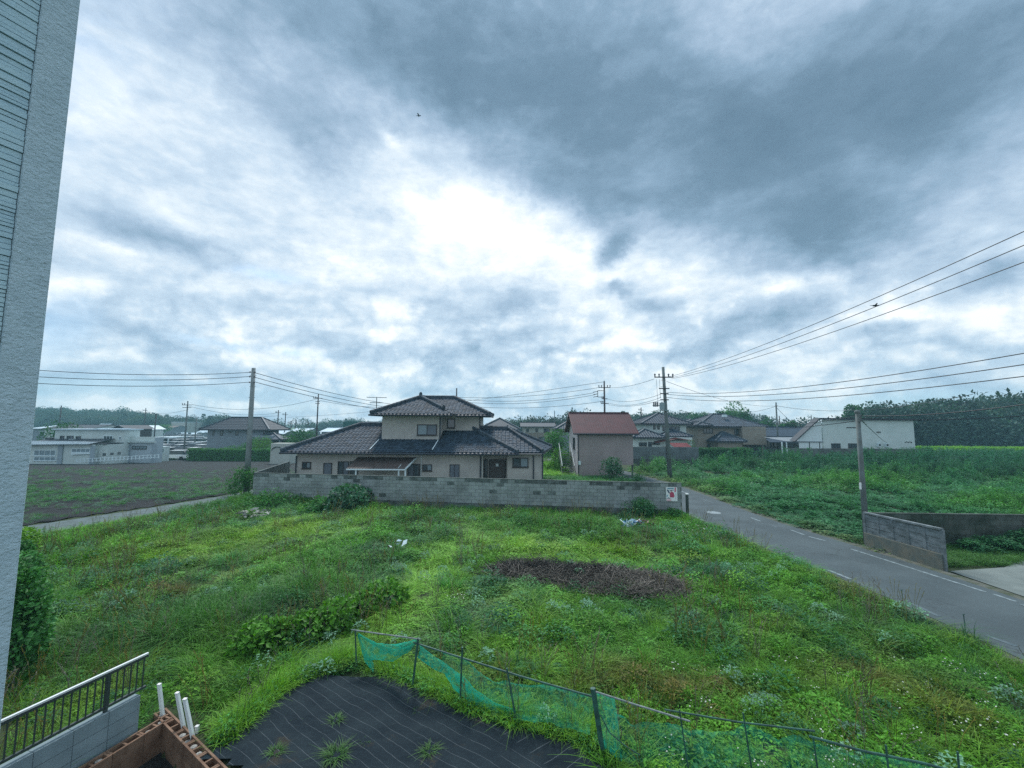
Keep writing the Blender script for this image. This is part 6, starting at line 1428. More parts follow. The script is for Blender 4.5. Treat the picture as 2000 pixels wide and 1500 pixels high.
def ell(px, py, cx, cy, rx, ry, rot=0):
    a = R(rot); dx, dy = px - cx, py - cy; u = (dx * math.cos(a) + dy * math.sin(a)) / rx; v = (-dx * math.sin(a) + dy * math.cos(a)) / ry; return np.exp(-(u * u + v * v) ** 1.3)
C = {'green': (.098, .290, .030), 'bright': (.175, .405, .032), 'yellow': (.215, .385, .036), 'dark': (.030, .135, .052), 'blue': (.055, .190, .105), 'brown': (.180, .155, .042), 'mid': (.060, .222, .056), 'dry': (.15, .138, .118)}
C = {k: np.array(v) for k, v in C.items()}
PITX = [(-5.7, 7.68), (-3.72, 6.45), (-1.7, 5.1), (-1.7, 3), (-6.7, 3), (-6.0, 6.3)]
main = Pts()
def main_field(y0, y1, dens, size):
    A = (y1 - y0) * 36; n = int(A * dens); x = nrs.uniform(-24, 12, n); y = nrs.uniform(y0, y1, n)
    wall_y = A0.y + (A1.y - A0.y) * np.clip((x - A0.x) / (A1.x - A0.x), 0, 1) - .05
    ok = (x > lerp_line(LANE_R, y) - .15 - .25 * nrs.rand(n)) & (x < lerp_line(ROAD_L, y) - .05 - .35 * vn(x * 2, y * 2, 31) + .1 * nrs.rand(n)) & ((y < wall_y) | (x < A0.x - .3)) & ~inpoly(x, y, SHEET) & ~inpoly(x, y, PITX) & (y < 30)
    ok &= ~((x > A1.x - .1) & (y > 22.9)) & ~((x < -16.3) & (y > 27))
    ok &= ~((x < e0.x + .05) & (x > e0.x - .15) & (y < e0.y + .1))
    z = zg(x, y); px, py = projn(x, y, z); ok &= (px > 20) & (px < 2090) & (py < 1640)
    x, y, z, px, py = x[ok], y[ok], z[ok], px[ok], py[ok]; n = len(x)
    keep = ~((inpoly(x, y, BARE)) & (vn(x * 2.3, y * 2.3, 88) < .74) & (nrs.rand(n) < .96)); x, y, z, px, py = (q[keep] for q in (x, y, z, px, py)); n = len(x)
    n1 = fbm(x * .55, y * .55, 41); n2 = fbm(x * 1.6, y * 1.6, 51, 3); n3 = fbm(x * .28 + 9, y * .28, 61, 3); r = nrs.rand(n)
    yel = ell(px, py, 1120, 1080, 190, 26) + ell(px, py, 430, 1062, 230, 24, -8) + ell(px, py, 330, 1120, 170, 18, -12) * .5 + ell(px, py, 1040, 1165, 120, 22) * .5 + ell(px, py, 560, 1030, 120, 18) * .7 + ell(px, py, 170, 1360, 130, 50, -20) * .9 + ell(px, py, 60, 1050, 40, 14) 
    path = ell(px, py, 905, 1040, 60, 40, -30) + ell(px, py, 850, 1110, 70, 40, -40) + ell(px, py, 800, 1180, 110, 50, -50) + ell(px, py, 560, 1085, 220, 12, -22) + ell(px, py, 700, 1230, 130, 40, -20) + ell(px, py, 560, 1270, 120, 22, -20) * .8 + ell(px, py, 520, 1340, 110, 16, -35)
    drk = ell(px, py, 600, 1190, 150, 42, -20) + ell(px, py, 250, 1240, 220, 36, -12) + ell(px, py, 450, 1200, 160, 40, -15) * .8 + ell(px, py, 120, 1320, 120, 40) * .6 + ell(px, py, 830, 1012, 90, 22) + ell(px, py, 1120, 1035, 160, 20, 4) * .8 + ell(px, py, 720, 1090, 160, 36, -16) * .7 + ell(px, py, 460, 985, 160, 16, -5) + ell(px, py, 1350, 1040, 120, 18, 5) * .6 + ell(px, py, 1560, 1200, 180, 30, 15) * .45 + ell(px, py, 1800, 1330, 200, 70, 20) * .3 + ell(px, py, 380, 1420, 60, 60) * .5
    brn = ell(px, py, 1300, 1350, 200, 45, 10) + ell(px, py, 1830, 1380, 220, 50, 15) * .8 + ell(px, py, 380, 1145, 120, 14, -12) * .7 + ell(px, py, 1660, 1160, 70, 18, 25) * .8 + ell(px, py, 1000, 1330, 120, 18, 10) * .5 + ell(px, py, 1180, 1430, 80, 25) * .4 + ell(px, py, 150, 1290, 100, 30) * .5
    s = (n1 - .5) * 2
    tint = C['green'][None, :] * np.ones((n, 3))
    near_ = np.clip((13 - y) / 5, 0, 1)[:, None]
    def blend(t_, key, f): f = np.clip(f, 0, 1)[:, None]; return t_ * (1 - f) + C[key][None, :] * f
    tint = blend(tint, 'bright', np.clip((n3 - .42) * 3, 0, 1) * .7); tint = blend(tint, 'dark', np.clip((.48 - n1) * 5, 0, 1) * .8)
    tint = blend(tint, 'brown', np.clip((n2 - .60) * 5, 0, 1) * .35)
    tint = blend(tint, 'yellow', yel * .8); tint = blend(tint, 'bright', path * .8); tint = blend(tint, 'dark', drk * .42); tint = blend(tint, 'brown', brn * np.clip((n2 - .38) * 6, 0, 1) * .85)
    edge = np.clip(1 - (lerp_line(ROAD_L, y) - x) / .8, 0, 1); tint = blend(tint, 'brown', edge * .35 * (n2 > .5))
    tint *= (.70 + .6 * nrs.rand(n))[:, None]; tint *= 1 - near_ * np.array([.20, .18, .42])  # near plants darkened in colour, as a lens vignette would
    q = r + (n2 - .5) * .5
    hgt = np.clip(.75 + (n1 - .45) * 1.6 + drk * .55 - path * .45 - yel * .2, .35, 1.9) * (1 - .35 * edge)
    hgt *= np.clip((x - lerp_line(LANE_R, y)) * .6 + .5, .4, 1)
    sel = {}
    sel['flower'] = (((px > 1150) & (vn(x * 2.2, y * 2.2, 77) > .80) & (r < .022)) | ((r > .93) & (ell(px, py, 880, 1168, 60, 14) > .5)) | ((r > .90) & (ell(px, py, 1370, 1045, 110, 22) > .5)) | ((r > .8) & (ell(px, py, 1490, 1335, 14, 16) > .5)) | ((r > .985) & (px > 1300) & (py > 1280)) | ((r > .94) & (ell(px, py, 840, 1125, 30, 20) > .4)))
    rest = ~sel['flower']
    longz = np.clip(ell(px, py, 540, 1235, 160, 60, -25) + ell(px, py, 330, 1250, 200, 30, -10) + path * .25 + .08, 0, 1)
    plz = np.clip(ell(px, py, 500, 985, 260, 20) + ell(px, py, 300, 1200, 200, 40) * .5 + ell(px, py, 1480, 1180, 200, 50) * .5 + ell(px, py, 1290, 1000, 90, 14) + .12 * (n1 > .55), 0, .8)
    bz = np.clip(ell(px, py, 830, 1015, 110, 28) + ell(px, py, 1150, 1035, 220, 22) + ell(px, py, 720, 1095, 140, 34) + ell(px, py, 1000, 1410, 300, 20, 14) + ell(px, py, 560, 1350, 160, 16, -30) + .22 + .3 * (n3 > .5), 0, .9)
    a = nrs.rand(n); k1 = rest & (a < longz * .8); b_ = nrs.rand(n); k2 = rest & ~k1 & (b_ < plz * .6); k3 = rest & ~k1 & ~k2 & (nrs.rand(n) < bz); k4 = rest & ~k1 & ~k2 & ~k3 & (nrs.rand(n) < .38); k5 = rest & ~k1 & ~k2 & ~k3 & ~k4
    for kk, nm, sc in ((k1, 'long', .95), (k2, 'plume', .75), (k3, 'broad', 1.0), (k4, 'small', 1.0), (k5, 'fine', 1.0), (sel['flower'], 'flower', 1.0)):
        m_ = kk; hs_ = hgt[m_] * size; tt = tint[m_] if nm != 'flower' else np.ones((m_.sum(), 3))
        if nm == 'broad': tt = tt * np.array([.85, 1.0, 1.15])
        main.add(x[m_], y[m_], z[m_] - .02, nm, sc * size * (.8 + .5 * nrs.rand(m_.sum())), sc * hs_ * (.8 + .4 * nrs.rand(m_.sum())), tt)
main_field(3.5, 9.5, 60, .62); main_field(9.5, 15, 44, .78); main_field(15, 30, 30, .92)
def mounds(y0, y1, dens, sc):
    n = int((y1 - y0) * 36 * dens); x = nrs.uniform(-24, 12, n); y = nrs.uniform(y0, y1, n); wy_ = A0.y + (A1.y - A0.y) * np.clip((x - A0.x) / (A1.x - A0.x), 0, 1) - .25
    ok = (x > lerp_line(LANE_R, y) + .2) & (x < lerp_line(ROAD_L, y) - .45) & ((y < wy_) | (x < A0.x - .3)) & (y < 28) & ~((x > A1.x - .1) & (y > 22.6)) & ~inpoly(x, y, SHEET) & ~inpoly(x, y, PITX) & ~inpoly(x, y, BARE)
    ok &= ~inpoly(x + .3, y, SHEET) & ~inpoly(x, y - .35, SHEET) & ~inpoly(x, y - .25, PITX)
    x, y = x[ok], y[ok]; z = zg(x, y); px, py = projn(x, y, z); k = (px > 20) & (px < 2060) & (py < 1600); x, y, z, px, py = x[k], y[k], z[k], px[k], py[k]; n = len(x)
    path = ell(px, py, 905, 1040, 50, 30, -30) + ell(px, py, 850, 1110, 60, 30, -40) + ell(px, py, 800, 1180, 90, 40, -50) + ell(px, py, 560, 1085, 200, 10, -22) + ell(px, py, 700, 1230, 110, 30, -20)
    k = nrs.rand(n) > path * 1.2; x, y, z, px, py = x[k], y[k], z[k], px[k], py[k]; n = len(x)
    yel = np.clip(ell(px, py, 1120, 1080, 190, 26) + ell(px, py, 430, 1062, 230, 24, -8) + ell(px, py, 560, 1030, 120, 18) * .7 + ell(px, py, 170, 1360, 130, 50, -20), 0, 1)
    drk = np.clip(ell(px, py, 600, 1190, 150, 42, -20) + ell(px, py, 250, 1240, 220, 36, -12) + ell(px, py, 830, 1012, 90, 22) + ell(px, py, 1120, 1035, 160, 20, 4) + ell(px, py, 720, 1090, 160, 36, -16) + ell(px, py, 460, 985, 160, 16, -5), 0, 1)
    brn = np.clip(ell(px, py, 1300, 1350, 200, 45, 10) + ell(px, py, 1830, 1380, 220, 50, 15) + ell(px, py, 380, 1145, 120, 14, -12), 0, 1)
    n1 = fbm(x * .8, y * .8, 91, 3); r = nrs.rand(n); tint = np.where((r < .34)[:, None], C['green'], np.where((r < .62)[:, None], C['mid'], np.where((r < .72)[:, None], C['bright'] * .85, C['dark'] * 1.15)))
    tint = np.where((nrs.rand(n) < yel * .6)[:, None], C['yellow'] * .85, tint); tint = np.where((nrs.rand(n) < drk * .6)[:, None], C['mid'] * .95, tint); tint = np.where((nrs.rand(n) < brn * .5)[:, None], C['brown'] * .95, tint)
    tint = tint * (.65 + .8 * n1)[:, None] * nrs.uniform(.7, 1.2, (n, 1)) * (1 - np.clip((13 - y) / 5, 0, 1)[:, None] * np.array([.20, .18, .42])); t_ = nrs.rand(n) < .42  # closer mounds get the same vignette darkening in their tint
    s_ = sc * nrs.uniform(.5, 1.2, n) ** 1.3 * (.7 + .7 * n1); hh = s_ * nrs.uniform(.55, 1.25, n) * (1 - .35 * yel) * (1 + .25 * drk)
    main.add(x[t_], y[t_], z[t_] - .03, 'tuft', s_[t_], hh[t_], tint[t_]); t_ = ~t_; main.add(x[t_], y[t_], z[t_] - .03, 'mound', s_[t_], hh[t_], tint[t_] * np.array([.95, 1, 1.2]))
mounds(3.5, 9.5, 4.5, .72); mounds(9.5, 16, 3.6, .92); mounds(16, 28, 2.6, 1.05)
# fringe crowding the black sheet edge
n = 900; t_ = nrs.rand(n); si = (t_ * 13.99).astype(int) % 13; fx = nrs.rand(n); S_ = np.array(SHEET); ex = S_[si, 0] * (1 - fx) + S_[si + 1, 0] * fx; ey = S_[si, 1] * (1 - fx) + S_[si + 1, 1] * fx
ex += np.where(si < 6, -.16, .10) + nrs.normal(0, .07, n); ey += .20 + nrs.normal(0, .07, n); ok = ~inpoly(ex, ey, PITX); ex, ey = ex[ok], ey[ok]; n = len(ex)
k = nrs.rand(n) < .7; main.add(ex[k], ey[k], zg(ex[k], ey[k]), 'broad', .45 + .3 * nrs.rand(k.sum()), .45 + .4 * nrs.rand(k.sum()), C['mid'] * (.8 + .7 * nrs.rand(k.sum(), 1))); k = ~k; main.add(ex[k], ey[k], zg(ex[k], ey[k]), 'fine', .8, .8 + .4 * nrs.rand(k.sum()), C['bright'] * (.7 + .4 * nrs.rand(k.sum(), 1)))
n = 2600; x = nrs.uniform(-22, 11, n); y = nrs.uniform(6, 25, n); ok = (x > lerp_line(LANE_R, y) + .3) & (x < lerp_line(ROAD_L, y) - .3) & ~inpoly(x, y, SHEET) & ~inpoly(x, y, PITX) & ~((x > A0.x - .3) & (y > A0.y - .15 * (x - A0.x) - .2)) & (vn(x * .7, y * .7, 95) > .55); x, y = x[ok], y[ok]; n = len(x)
main.add(x, y, zg(x, y), 'stalk', .9 + .4 * nrs.rand(n), .7 + .6 * nrs.rand(n), np.where((nrs.rand(n) < .45)[:, None], C['dry'] * 1.3, C['brown'] * 1.1) * (.7 + .6 * nrs.rand(n, 1)))
n = 650; x = nrs.uniform(-20, 10.5, n); y = nrs.uniform(6, 24, n); ok = (x > lerp_line(LANE_R, y) + .3) & (x < lerp_line(ROAD_L, y) - .3) & ~inpoly(x, y, SHEET) & ~inpoly(x, y, PITX) & ~((x > A0.x - .3) & (y > A0.y - .15 * (x - A0.x) - .2)) & (vn(x * .9, y * .9, 96) > .62); x, y = x[ok], y[ok]; n = len(x)
main.add(x, y, zg(x, y) + .10, 'broad', .7, .9, np.array([.16, .33, .22]) * (.7 + .6 * nrs.rand(n, 1)))
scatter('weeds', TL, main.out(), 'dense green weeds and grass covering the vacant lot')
# straw on the bare patch
st2 = Pts(); n = 900; B_ = np.array(BARE); x = nrs.uniform(B_[:, 0].min(), B_[:, 0].max(), n); y = nrs.uniform(B_[:, 1].min(), B_[:, 1].max(), n); ok = inpoly(x, y, BARE); x, y = x[ok], y[ok]; n = len(x)
fr = (y - B_[:, 1].min()) / (B_[:, 1].max() - B_[:, 1].min()); cc = np.where((fr > .55)[:, None], C['dry'] * np.array([.22, .24, .26]), C['dry'] * 1.1) * (.4 + .9 * nrs.rand(n, 1))
st2.add(x, y, zg(x, y) + .04, 'straw', .8 + .5 * nrs.rand(n), .8 + .6 * nrs.rand(n), cc)
scatter('dead_stalks', TL, st2.out(), 'dead brown stalks lying on the bare patch')
# the bare patch itself
mb = MB(); gx = np.arange(B_[:, 0].min() - .2, B_[:, 0].max() + .3, .3); gy = np.arange(B_[:, 1].min() - .2, B_[:, 1].max() + .3, .3)
for i in range(len(gx) - 1):
    for j in range(len(gy) - 1):
        if inpoly(np.array([gx[i] + .15]), np.array([gy[j] + .15]), BARE)[0]: mb.quad(*[(a, b, z1(a, b) + .04 + .04 * float(vn(a * 3, b * 3, 3))) for a, b in ((gx[i], gy[j]), (gx[i + 1], gy[j]), (gx[i + 1], gy[j + 1]), (gx[i], gy[j + 1]))])
struct('bare_soil', mb, mat('bare_brown_soil', (.026, .025, .023), .95, (.014, .014, .013), 3, .03, 20))

# field right of the road
rt = Pts()
def right_field(y0, y1, dens, size, far):
    A = (y1 - y0) * 90; n = int(A * dens); x = nrs.uniform(13, 103, n); y = nrs.uniform(y0, y1, n); z = zg(x, y); px, py = projn(x, y, z)
    ok = (x > lerp_line(ROAD_R, y) + .25 + .3 * nrs.rand(n)) & (px < 2060) & ((y > 17.9) | (x < 14.1)) & ~((y > 50.5) & (px < 1360)) & ~((y > 54) & (px < 1800)) & ~((y > 59) & (px < 1500))
    x, y, z, px, py = x[ok], y[ok], z[ok], px[ok], py[ok]; n = len(x); n1 = fbm(x * .22, y * .22, 43); n2 = fbm(x * .9, y * .9, 53, 3); r = nrs.rand(n)
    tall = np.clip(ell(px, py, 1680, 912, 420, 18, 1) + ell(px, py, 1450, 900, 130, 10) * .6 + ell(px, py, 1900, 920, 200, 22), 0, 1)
    tint = C['mid'][None, :] * np.array([.80, .92, 1.45]) * np.ones((n, 3)); f = np.clip((n1 - .45) * 5, 0, 1)[:, None]; tint = tint * (1 - f * .55) + C['green'] * f * .55  # mid and dark tints get extra blue, the glass veil in paint
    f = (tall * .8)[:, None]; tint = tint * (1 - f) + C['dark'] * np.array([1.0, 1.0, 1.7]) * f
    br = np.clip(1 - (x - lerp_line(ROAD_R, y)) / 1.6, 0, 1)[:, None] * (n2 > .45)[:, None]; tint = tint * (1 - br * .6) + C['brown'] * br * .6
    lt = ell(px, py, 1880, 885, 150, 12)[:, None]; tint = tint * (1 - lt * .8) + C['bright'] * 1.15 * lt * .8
    tint = tint * (.55 + .5 * nrs.rand(n, 1) + .9 * np.clip(n2 - .3, 0, 1)[:, None]); hgt = np.clip(.6 + (n1 - .4) * 1.5 + (n2 - .5) * 1.9 + tall * 1.0, .3, 2.3) * np.clip((x - lerp_line(ROAD_R, y)) / 1.5, .35, 1)
    tp_ = nrs.rand(n) < (.30 + .4 * tall)
    if far:
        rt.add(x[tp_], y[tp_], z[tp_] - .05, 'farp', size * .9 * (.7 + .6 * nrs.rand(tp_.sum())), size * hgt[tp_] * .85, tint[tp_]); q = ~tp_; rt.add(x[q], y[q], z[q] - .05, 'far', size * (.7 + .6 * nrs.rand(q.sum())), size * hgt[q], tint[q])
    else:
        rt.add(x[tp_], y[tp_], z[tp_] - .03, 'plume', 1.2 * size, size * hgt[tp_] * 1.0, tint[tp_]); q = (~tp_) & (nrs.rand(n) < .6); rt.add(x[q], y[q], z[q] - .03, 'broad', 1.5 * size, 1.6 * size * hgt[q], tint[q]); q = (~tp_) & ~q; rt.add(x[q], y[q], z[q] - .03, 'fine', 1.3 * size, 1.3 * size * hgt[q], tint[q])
right_field(15.5, 27, 16, 1.1, False); right_field(27, 45, 3.2, .85, True); right_field(45, 100, 1.7, 1.2, True)
# grass plot by the driveway, vines on the dark wall
n = 2600; x = nrs.uniform(14.3, 30, n); y = nrs.uniform(14.9, 17.1, n); px, py = projn(x, y, zg(x, y)); ok = (px < 2060) & ~inpoly(x, y, DRIVE); x, y = x[ok], y[ok]; n = len(x); a = nrs.rand(n)
for lo, hi, nm, sc in ((0, .45, 'small', 1.0), (.45, 1, 'fine', .9)): k = (a >= lo) & (a < hi); rt.add(x[k], y[k], zg(x[k], y[k]), nm, sc, sc * .6, C['mid'] * np.array([1.2, .9, .8]) * (.7 + .6 * nrs.rand(k.sum(), 1)))
n = 420; x = nrs.uniform(17, 30, n); y = 17.15 - .25 * nrs.rand(n) - .6 * (nrs.rand(n) < .4) * nrs.rand(n); zz_ = nrs.uniform(0, 1.1, n) * np.clip((x - 17) / 5, .3, 1); y = np.where(zz_ > .4, 16.75, y - .3); rt.add(x, y, zz_, 'broad', 1.1, 1.0, C['dark'] * 1.2 * (.6 + .8 * nrs.rand(n, 1)))
scatter('field_weeds', TL, rt.out(), 'rank weeds and low vines filling the field right of the road')
# crop sprouts in the ploughed field
cr = Pts(); n = 42000; x = nrs.uniform(-75, -18.5, n); y = nrs.uniform(12, 60, n); y = np.round((y + .12 * x) / .62) * .62 - .12 * x + nrs.normal(0, .05, n); ok = inpoly(x, y, FIELD); along = y + .12 * x + (fbm(x * .12, y * .12, 71) - .5) * 6
pr = np.exp(-((along - 24.0) / 2.6) ** 2) * .9 + np.exp(-((along - 29.5) / 1.2) ** 2) * .35 + np.exp(-((along - 36) / 5.0) ** 2) * .12 + np.exp(-((along - 17.5) / 1.5) ** 2) * .5
ok &= nrs.rand(n) < pr * (.55 + .7 * vn(x * .8, y * .8, 72)); x, y = x[ok], y[ok]; n = len(x); k = nrs.rand(n) < .6
cr.add(x[k], y[k], zg(x[k], y[k]) + .1, 'small', .8, .5, C['blue'] * (.6 + .7 * nrs.rand(k.sum(), 1))); k = ~k; cr.add(x[k], y[k], zg(x[k], y[k]) + .1, 'fine', .9, .5, C['mid'] * (.7 + .7 * nrs.rand(k.sum(), 1)))
# verge of lane, yards behind the wall
for (xa_, xb_, ya_, yb_, n, sc, col) in ((-15.2, 8.6, 25.2, 27.9, 500, 1.2, 'mid'), (2.4, 9.5, 27, 39, 900, 1.5, 'mid'), (3, 6, 39, 62, 700, 2.0, 'bright'), (-24, 3, 38, 70, 900, 2.4, 'mid'), (-60, -24, 62, 74, 500, 2.2, 'dark'), (-22.5, -17, 28, 52, 300, 1.3, 'mid'), (-100, -40, 57, 60, 160, 1.6, 'brown')):
    x = nrs.uniform(xa_, xb_, n); y = nrs.uniform(ya_, yb_, n); ok = ~inpoly(x, y, FIELD) & ((x < lerp_line(LANE_L, y) - .1) | (x > lerp_line(LANE_R, y) + .1)) & ((x < lerp_line(ROAD_L, y) - .3)) & ~((x > -15.6) & (x < 3.5) & (y > 26.9) & (y < 37)) & ~((x > bx0 - 1.5) & (y > YB - .1) & (y < YB + 6)); x, y = x[ok], y[ok]; n = len(x); k = nrs.rand(n) < .5
    cr.add(x[k], y[k], zg(x[k], y[k]), 'broad', sc, sc * .8, C[col] * (.7 + .6 * nrs.rand(k.sum(), 1))); k = ~k; cr.add(x[k], y[k], zg(x[k], y[k]), 'fine', sc, sc * .9, C[col] * (.7 + .6 * nrs.rand(k.sum(), 1)))
scatter('sprouts', TL, cr.out(), 'sparse green sprouts on the dark ploughed field')

# ================================================================ shrubs, hedges, trees
m_shrubs = {k: leafmat('foliage_' + k, tuple(C[k] * f), .25, usetint=False, vary=.45) for k, f in (('dark', 1.0), ('mid', .9), ('green', .8), ('blue', .7), ('bright', .8))}
m_bark = mat('bark', (.08, .065, .05), .9, (.05, .045, .035), 5, .01, 30)
def foliage(seed, n, rx, ry, rz, L, Wd, lumps=9, inner=.55, flatb=True, lumpr=.5):
    r = random.Random(seed); mb = MB(); lp = []
    for _ in range(lumps):
        a = r.uniform(0, 6.28); e = r.uniform(-.2 if flatb else -.8, 1.0); ce = math.sqrt(max(0, 1 - min(1, e * e))); q = r.uniform(.45, .75)
        lp.append((q * rx * ce * math.cos(a), q * ry * ce * math.sin(a), q * rz * e, r.uniform(.7, 1.25) * lumpr))
    for _ in range(n):
        x0, y0, z0_, s_ = r.choice(lp); a = r.uniform(0, 6.28); e = r.uniform(-.75, 1); ce = math.sqrt(1 - e * e); q = s_ * (inner + (1 - inner) * r.random() ** .4)
        nv = Vector((ce * math.cos(a), ce * math.sin(a), e)); c = Vector((x0 + q * rx * nv.x, y0 + q * ry * nv.y, z0_ + q * rz * nv.z))
        if flatb and c.z < -.35 * rz: continue
        d = Vector((r.uniform(-1, 1), r.uniform(-1, 1), r.uniform(-.5, .6))) + nv * .7; leaf(mb, c, d, (nv + Vector((0, 0, .6)) + Vector((r.uniform(-.4, .4),) * 3)), L * r.uniform(.6, 1.3), Wd * r.uniform(.7, 1.3))
    return mb
def moved(mb, loc):
    for q in range(len(mb.v)): x, y, z = mb.v[q]; mb.v[q] = (x + loc[0], y + loc[1], z + loc[2])
    return mb
def shrub(loc, r_, h, key, lab, seed, n=900, L=.10, Wd=.06, group=None, cat='shrub', lumps=9, name='shrub'):
    o = empty(name, tuple(loc), lab, cat, group); part(o, 'foliage', moved(foliage(seed, n, r_, r_, h / 1.35, L, Wd, lumps), (loc[0], loc[1], loc[2] + h * .35)), m_shrubs[key])
    mb = MB()
    for k in range(4): a = k * 1.6; mb.tube([(loc[0], loc[1], loc[2] - .1), (loc[0] + r_ * .3 * math.cos(a), loc[1] + r_ * .3 * math.sin(a), loc[2] + h * .4)], .015, 5)
    part(o, 'stems', mb, m_bark); return o
def tree(loc, h, cr_, cz, key, lab, seed, n=1500, L=.3, Wd=.16, lumps=12, cat='tree', group=None, trunk=.16):
    o = empty('tree', tuple(loc), lab, cat, group); zc_ = loc[2] + h - cz
    part(o, 'crown', moved(foliage(seed, n, cr_, cr_, cz, L, Wd, lumps, flatb=False), (loc[0], loc[1], zc_)), m_shrubs[key]); mb = MB(); mb.tube([(loc[0], loc[1], loc[2] - .2), (loc[0] + .1, loc[1], zc_)], trunk, 7, trunk * .6)
    r = random.Random(seed)
    for k in range(6): a = r.uniform(0, 6.28); mb.tube([(loc[0] + .05, loc[1], zc_ - cz * .6), (loc[0] + cr_ * .6 * math.cos(a), loc[1] + cr_ * .6 * math.sin(a), zc_ + cz * r.uniform(-.2, .5))], trunk * .45, 5, trunk * .15)
    part(o, 'trunk', mb, m_bark); return o
g_ = Vector((6.42, 21.75, 0)); shrub(g_, .80, .95, 'dark', 'rounded dark green dome shrub below the block wall near the poster', 1, 2600, .09, .05, lumps=16)
g_ = Vector((8.2, 21.75, 0)); shrub((g_.x, g_.y, 0), .55, .45, 'mid', 'low leafy clump at the foot of the poster end of the wall', 2, 900)
g_ = Gp(690, 996); shrub((g_.x, g_.y, 0), 1.5, 1.15, 'blue', 'spreading vine mound leaning on the block wall, left of centre', 3, 1500, .20, .16)
g_ = Gp(640, 1000); shrub((g_.x - .4, g_.y - .1, 0), .9, .7, 'mid', 'smaller leafy mound left of the vine mound at the wall', 4, 900, .16, .11)
g_ = Gp(530, 990); shrub((g_.x, g_.y, 0), 1.4, .85, 'mid', 'weedy bush at the left end of the block wall', 5, 1300, .12, .07)
shrub((T1.x + .05, 28.15, 0), .9, 1.65, 'mid', 'ivy thicket wrapped round the foot of the bare pole', 6, 2200, .11, .08, lumps=16)
g_ = Gp(590, 985); shrub((g_.x, g_.y, 0), .8, .5, 'dark', 'low dark bush by the wall, right of the weedy bush', 16, 700)
r5 = random.Random(99)
for k, (px, py, s_) in enumerate([(752, 1190, .62), (700, 1206, .55), (655, 1222, .60), (610, 1240, .62), (545, 1262, .55), (500, 1275, .62)]):
    g_ = Gp(px, py); shrub((g_.x, g_.y, z1(g_.x, g_.y)), s_ * .8, s_ * .85, 'green', ['big leaved plant at the upper end of the dark row', 'second big leaved plant down the dark row', 'third big leaved plant in the middle of the dark row', 'fourth big leaved plant of the dark row', 'fifth big leaved plant, lower in the dark row', 'big leaved plant at the lower end of the dark row'][k], 20 + k, 520, .13, .10, 'row of big leaved plants', 'plant', name='leafy_plant')
for k, (px, py, r_, h, lab) in enumerate([(86, 1335, .75, 2.0, 'nearest dark bush of the row beside the house wall'), (84, 1270, .75, 1.7, 'second dark bush up the row beside the house wall'), (82, 1205, .85, 1.5, 'third dark bush up the row beside the house wall'), (80, 1150, .9, 1.4, 'fourth dark bush up the row beside the house wall'), (78, 1105, 1.0, 1.25, 'farthest bush of the row, with yellowish tips')]):
    g_ = Gp(px - 30, py); shrub((g_.x - .25, g_.y, 0), r_ * .5, h * .9, 'mid' if k < 4 else 'bright', lab, 30 + k, 3200, .11, .065, 'bushes beside the house wall')
g_ = P(1195, 930, 36.5); shrub((g_.x, 36.5, 0), 1.05, 1.9, 'blue', 'leafy bush growing against the barn front', 41, 1600, .16, .09)
g_ = P(1243, 935, 31); shrub((g_.x, 31, 0), .62, 1.25, 'dark', 'dark rounded bush by the road behind the poster wall', 42, 1400, .09, .05, lumps=14)
g_ = P(1216, 935, 32); shrub((g_.x, 32, 0), .9, .8, 'dark', 'low dark bush left of the rounded bush behind the wall', 43, 900)
g_ = P(1084, 900, 48); tree((g_.x, 48, z1(5, 48)), 4.4, 1.6, 1.75, 'mid', 'leafy garden tree between the tiled house and the barn', 50, 2200, .22, .13, 16)
g_ = P(1100, 900, 44); shrub((g_.x, 44, z1(5, 44)), 1.3, 2.1, 'green', 'pale green bush beside the outside stair', 51, 1400, .18, .1)
g_ = P(1068, 905, 46); shrub((g_.x, 46, z1(4, 46)), 1.3, 1.4, 'bright', 'bright bush right of the tiled house eave', 52, 1200, .18, .1)
g_ = P(513, 868, 70); tree((g_.x, 70, z1(-40, 70)), 3.9, 1.55, 1.9, 'green', 'clipped barrel shaped tree in front of the grey house', 53, 2600, .16, .1, 20)
g_ = P(592, 852, 78); tree((g_.x, 78, z1(-35, 78)), 4.8, 3.6, 1.7, 'dark', 'cloud pruned dark tree left of the tiled house', 54, 2200, .3, .18, 14); g_ = P(572, 850, 76); tree((g_.x, 76, z1(-35, 76)), 3.6, 2.2, 1.4, 'mid', 'broad garden tree behind the storage container', 55, 1500, .28, .16, 12)
g_ = P(642, 850, 80); tree((g_.x, 80, z1(-30, 80)), 3.9, 2.0, 1.3, 'dark', 'small dark tree right of the bracket pole', 56, 1100, .28, .16)
for k, (px, h) in enumerate([(470, 1.7), (452, 1.2), (436, 1.0), (490, 2.6)]): g_ = P(px, 870, 71.5); shrub((g_.x, 71.5, z1(-40, 71)), 1.5, h + .6, 'mid', ['tall bush right of the grey house windows', 'middle bush in front of the grey house', 'low bush at the grey house left corner', 'tallest bush left of the barrel tree'][k], 60 + k, 1000, .2, .12, 'bushes before the grey house')
g_ = P(99, 848, 66); shrub((g_.x, 68, z1(-60, 68)), 3.2, 5.2, 'dark', 'dark tree clump behind the factory rear block', 65, 1500, .35, .2)
g_ = P(300, 842, 105); tree((g_.x * 1.7, 178, -1.3), 5, 2.3, 1.8, 'dark', 'round tree above the dark tiled roof by the car park', 66, 900, .4, .24); g_ = P(318, 840, 108); tree((g_.x * 1.65, 178, -1.3), 5.2, 3.0, 1.8, 'mid', 'wide tree right of the round tree by the car park', 67, 1100, .4, .24)
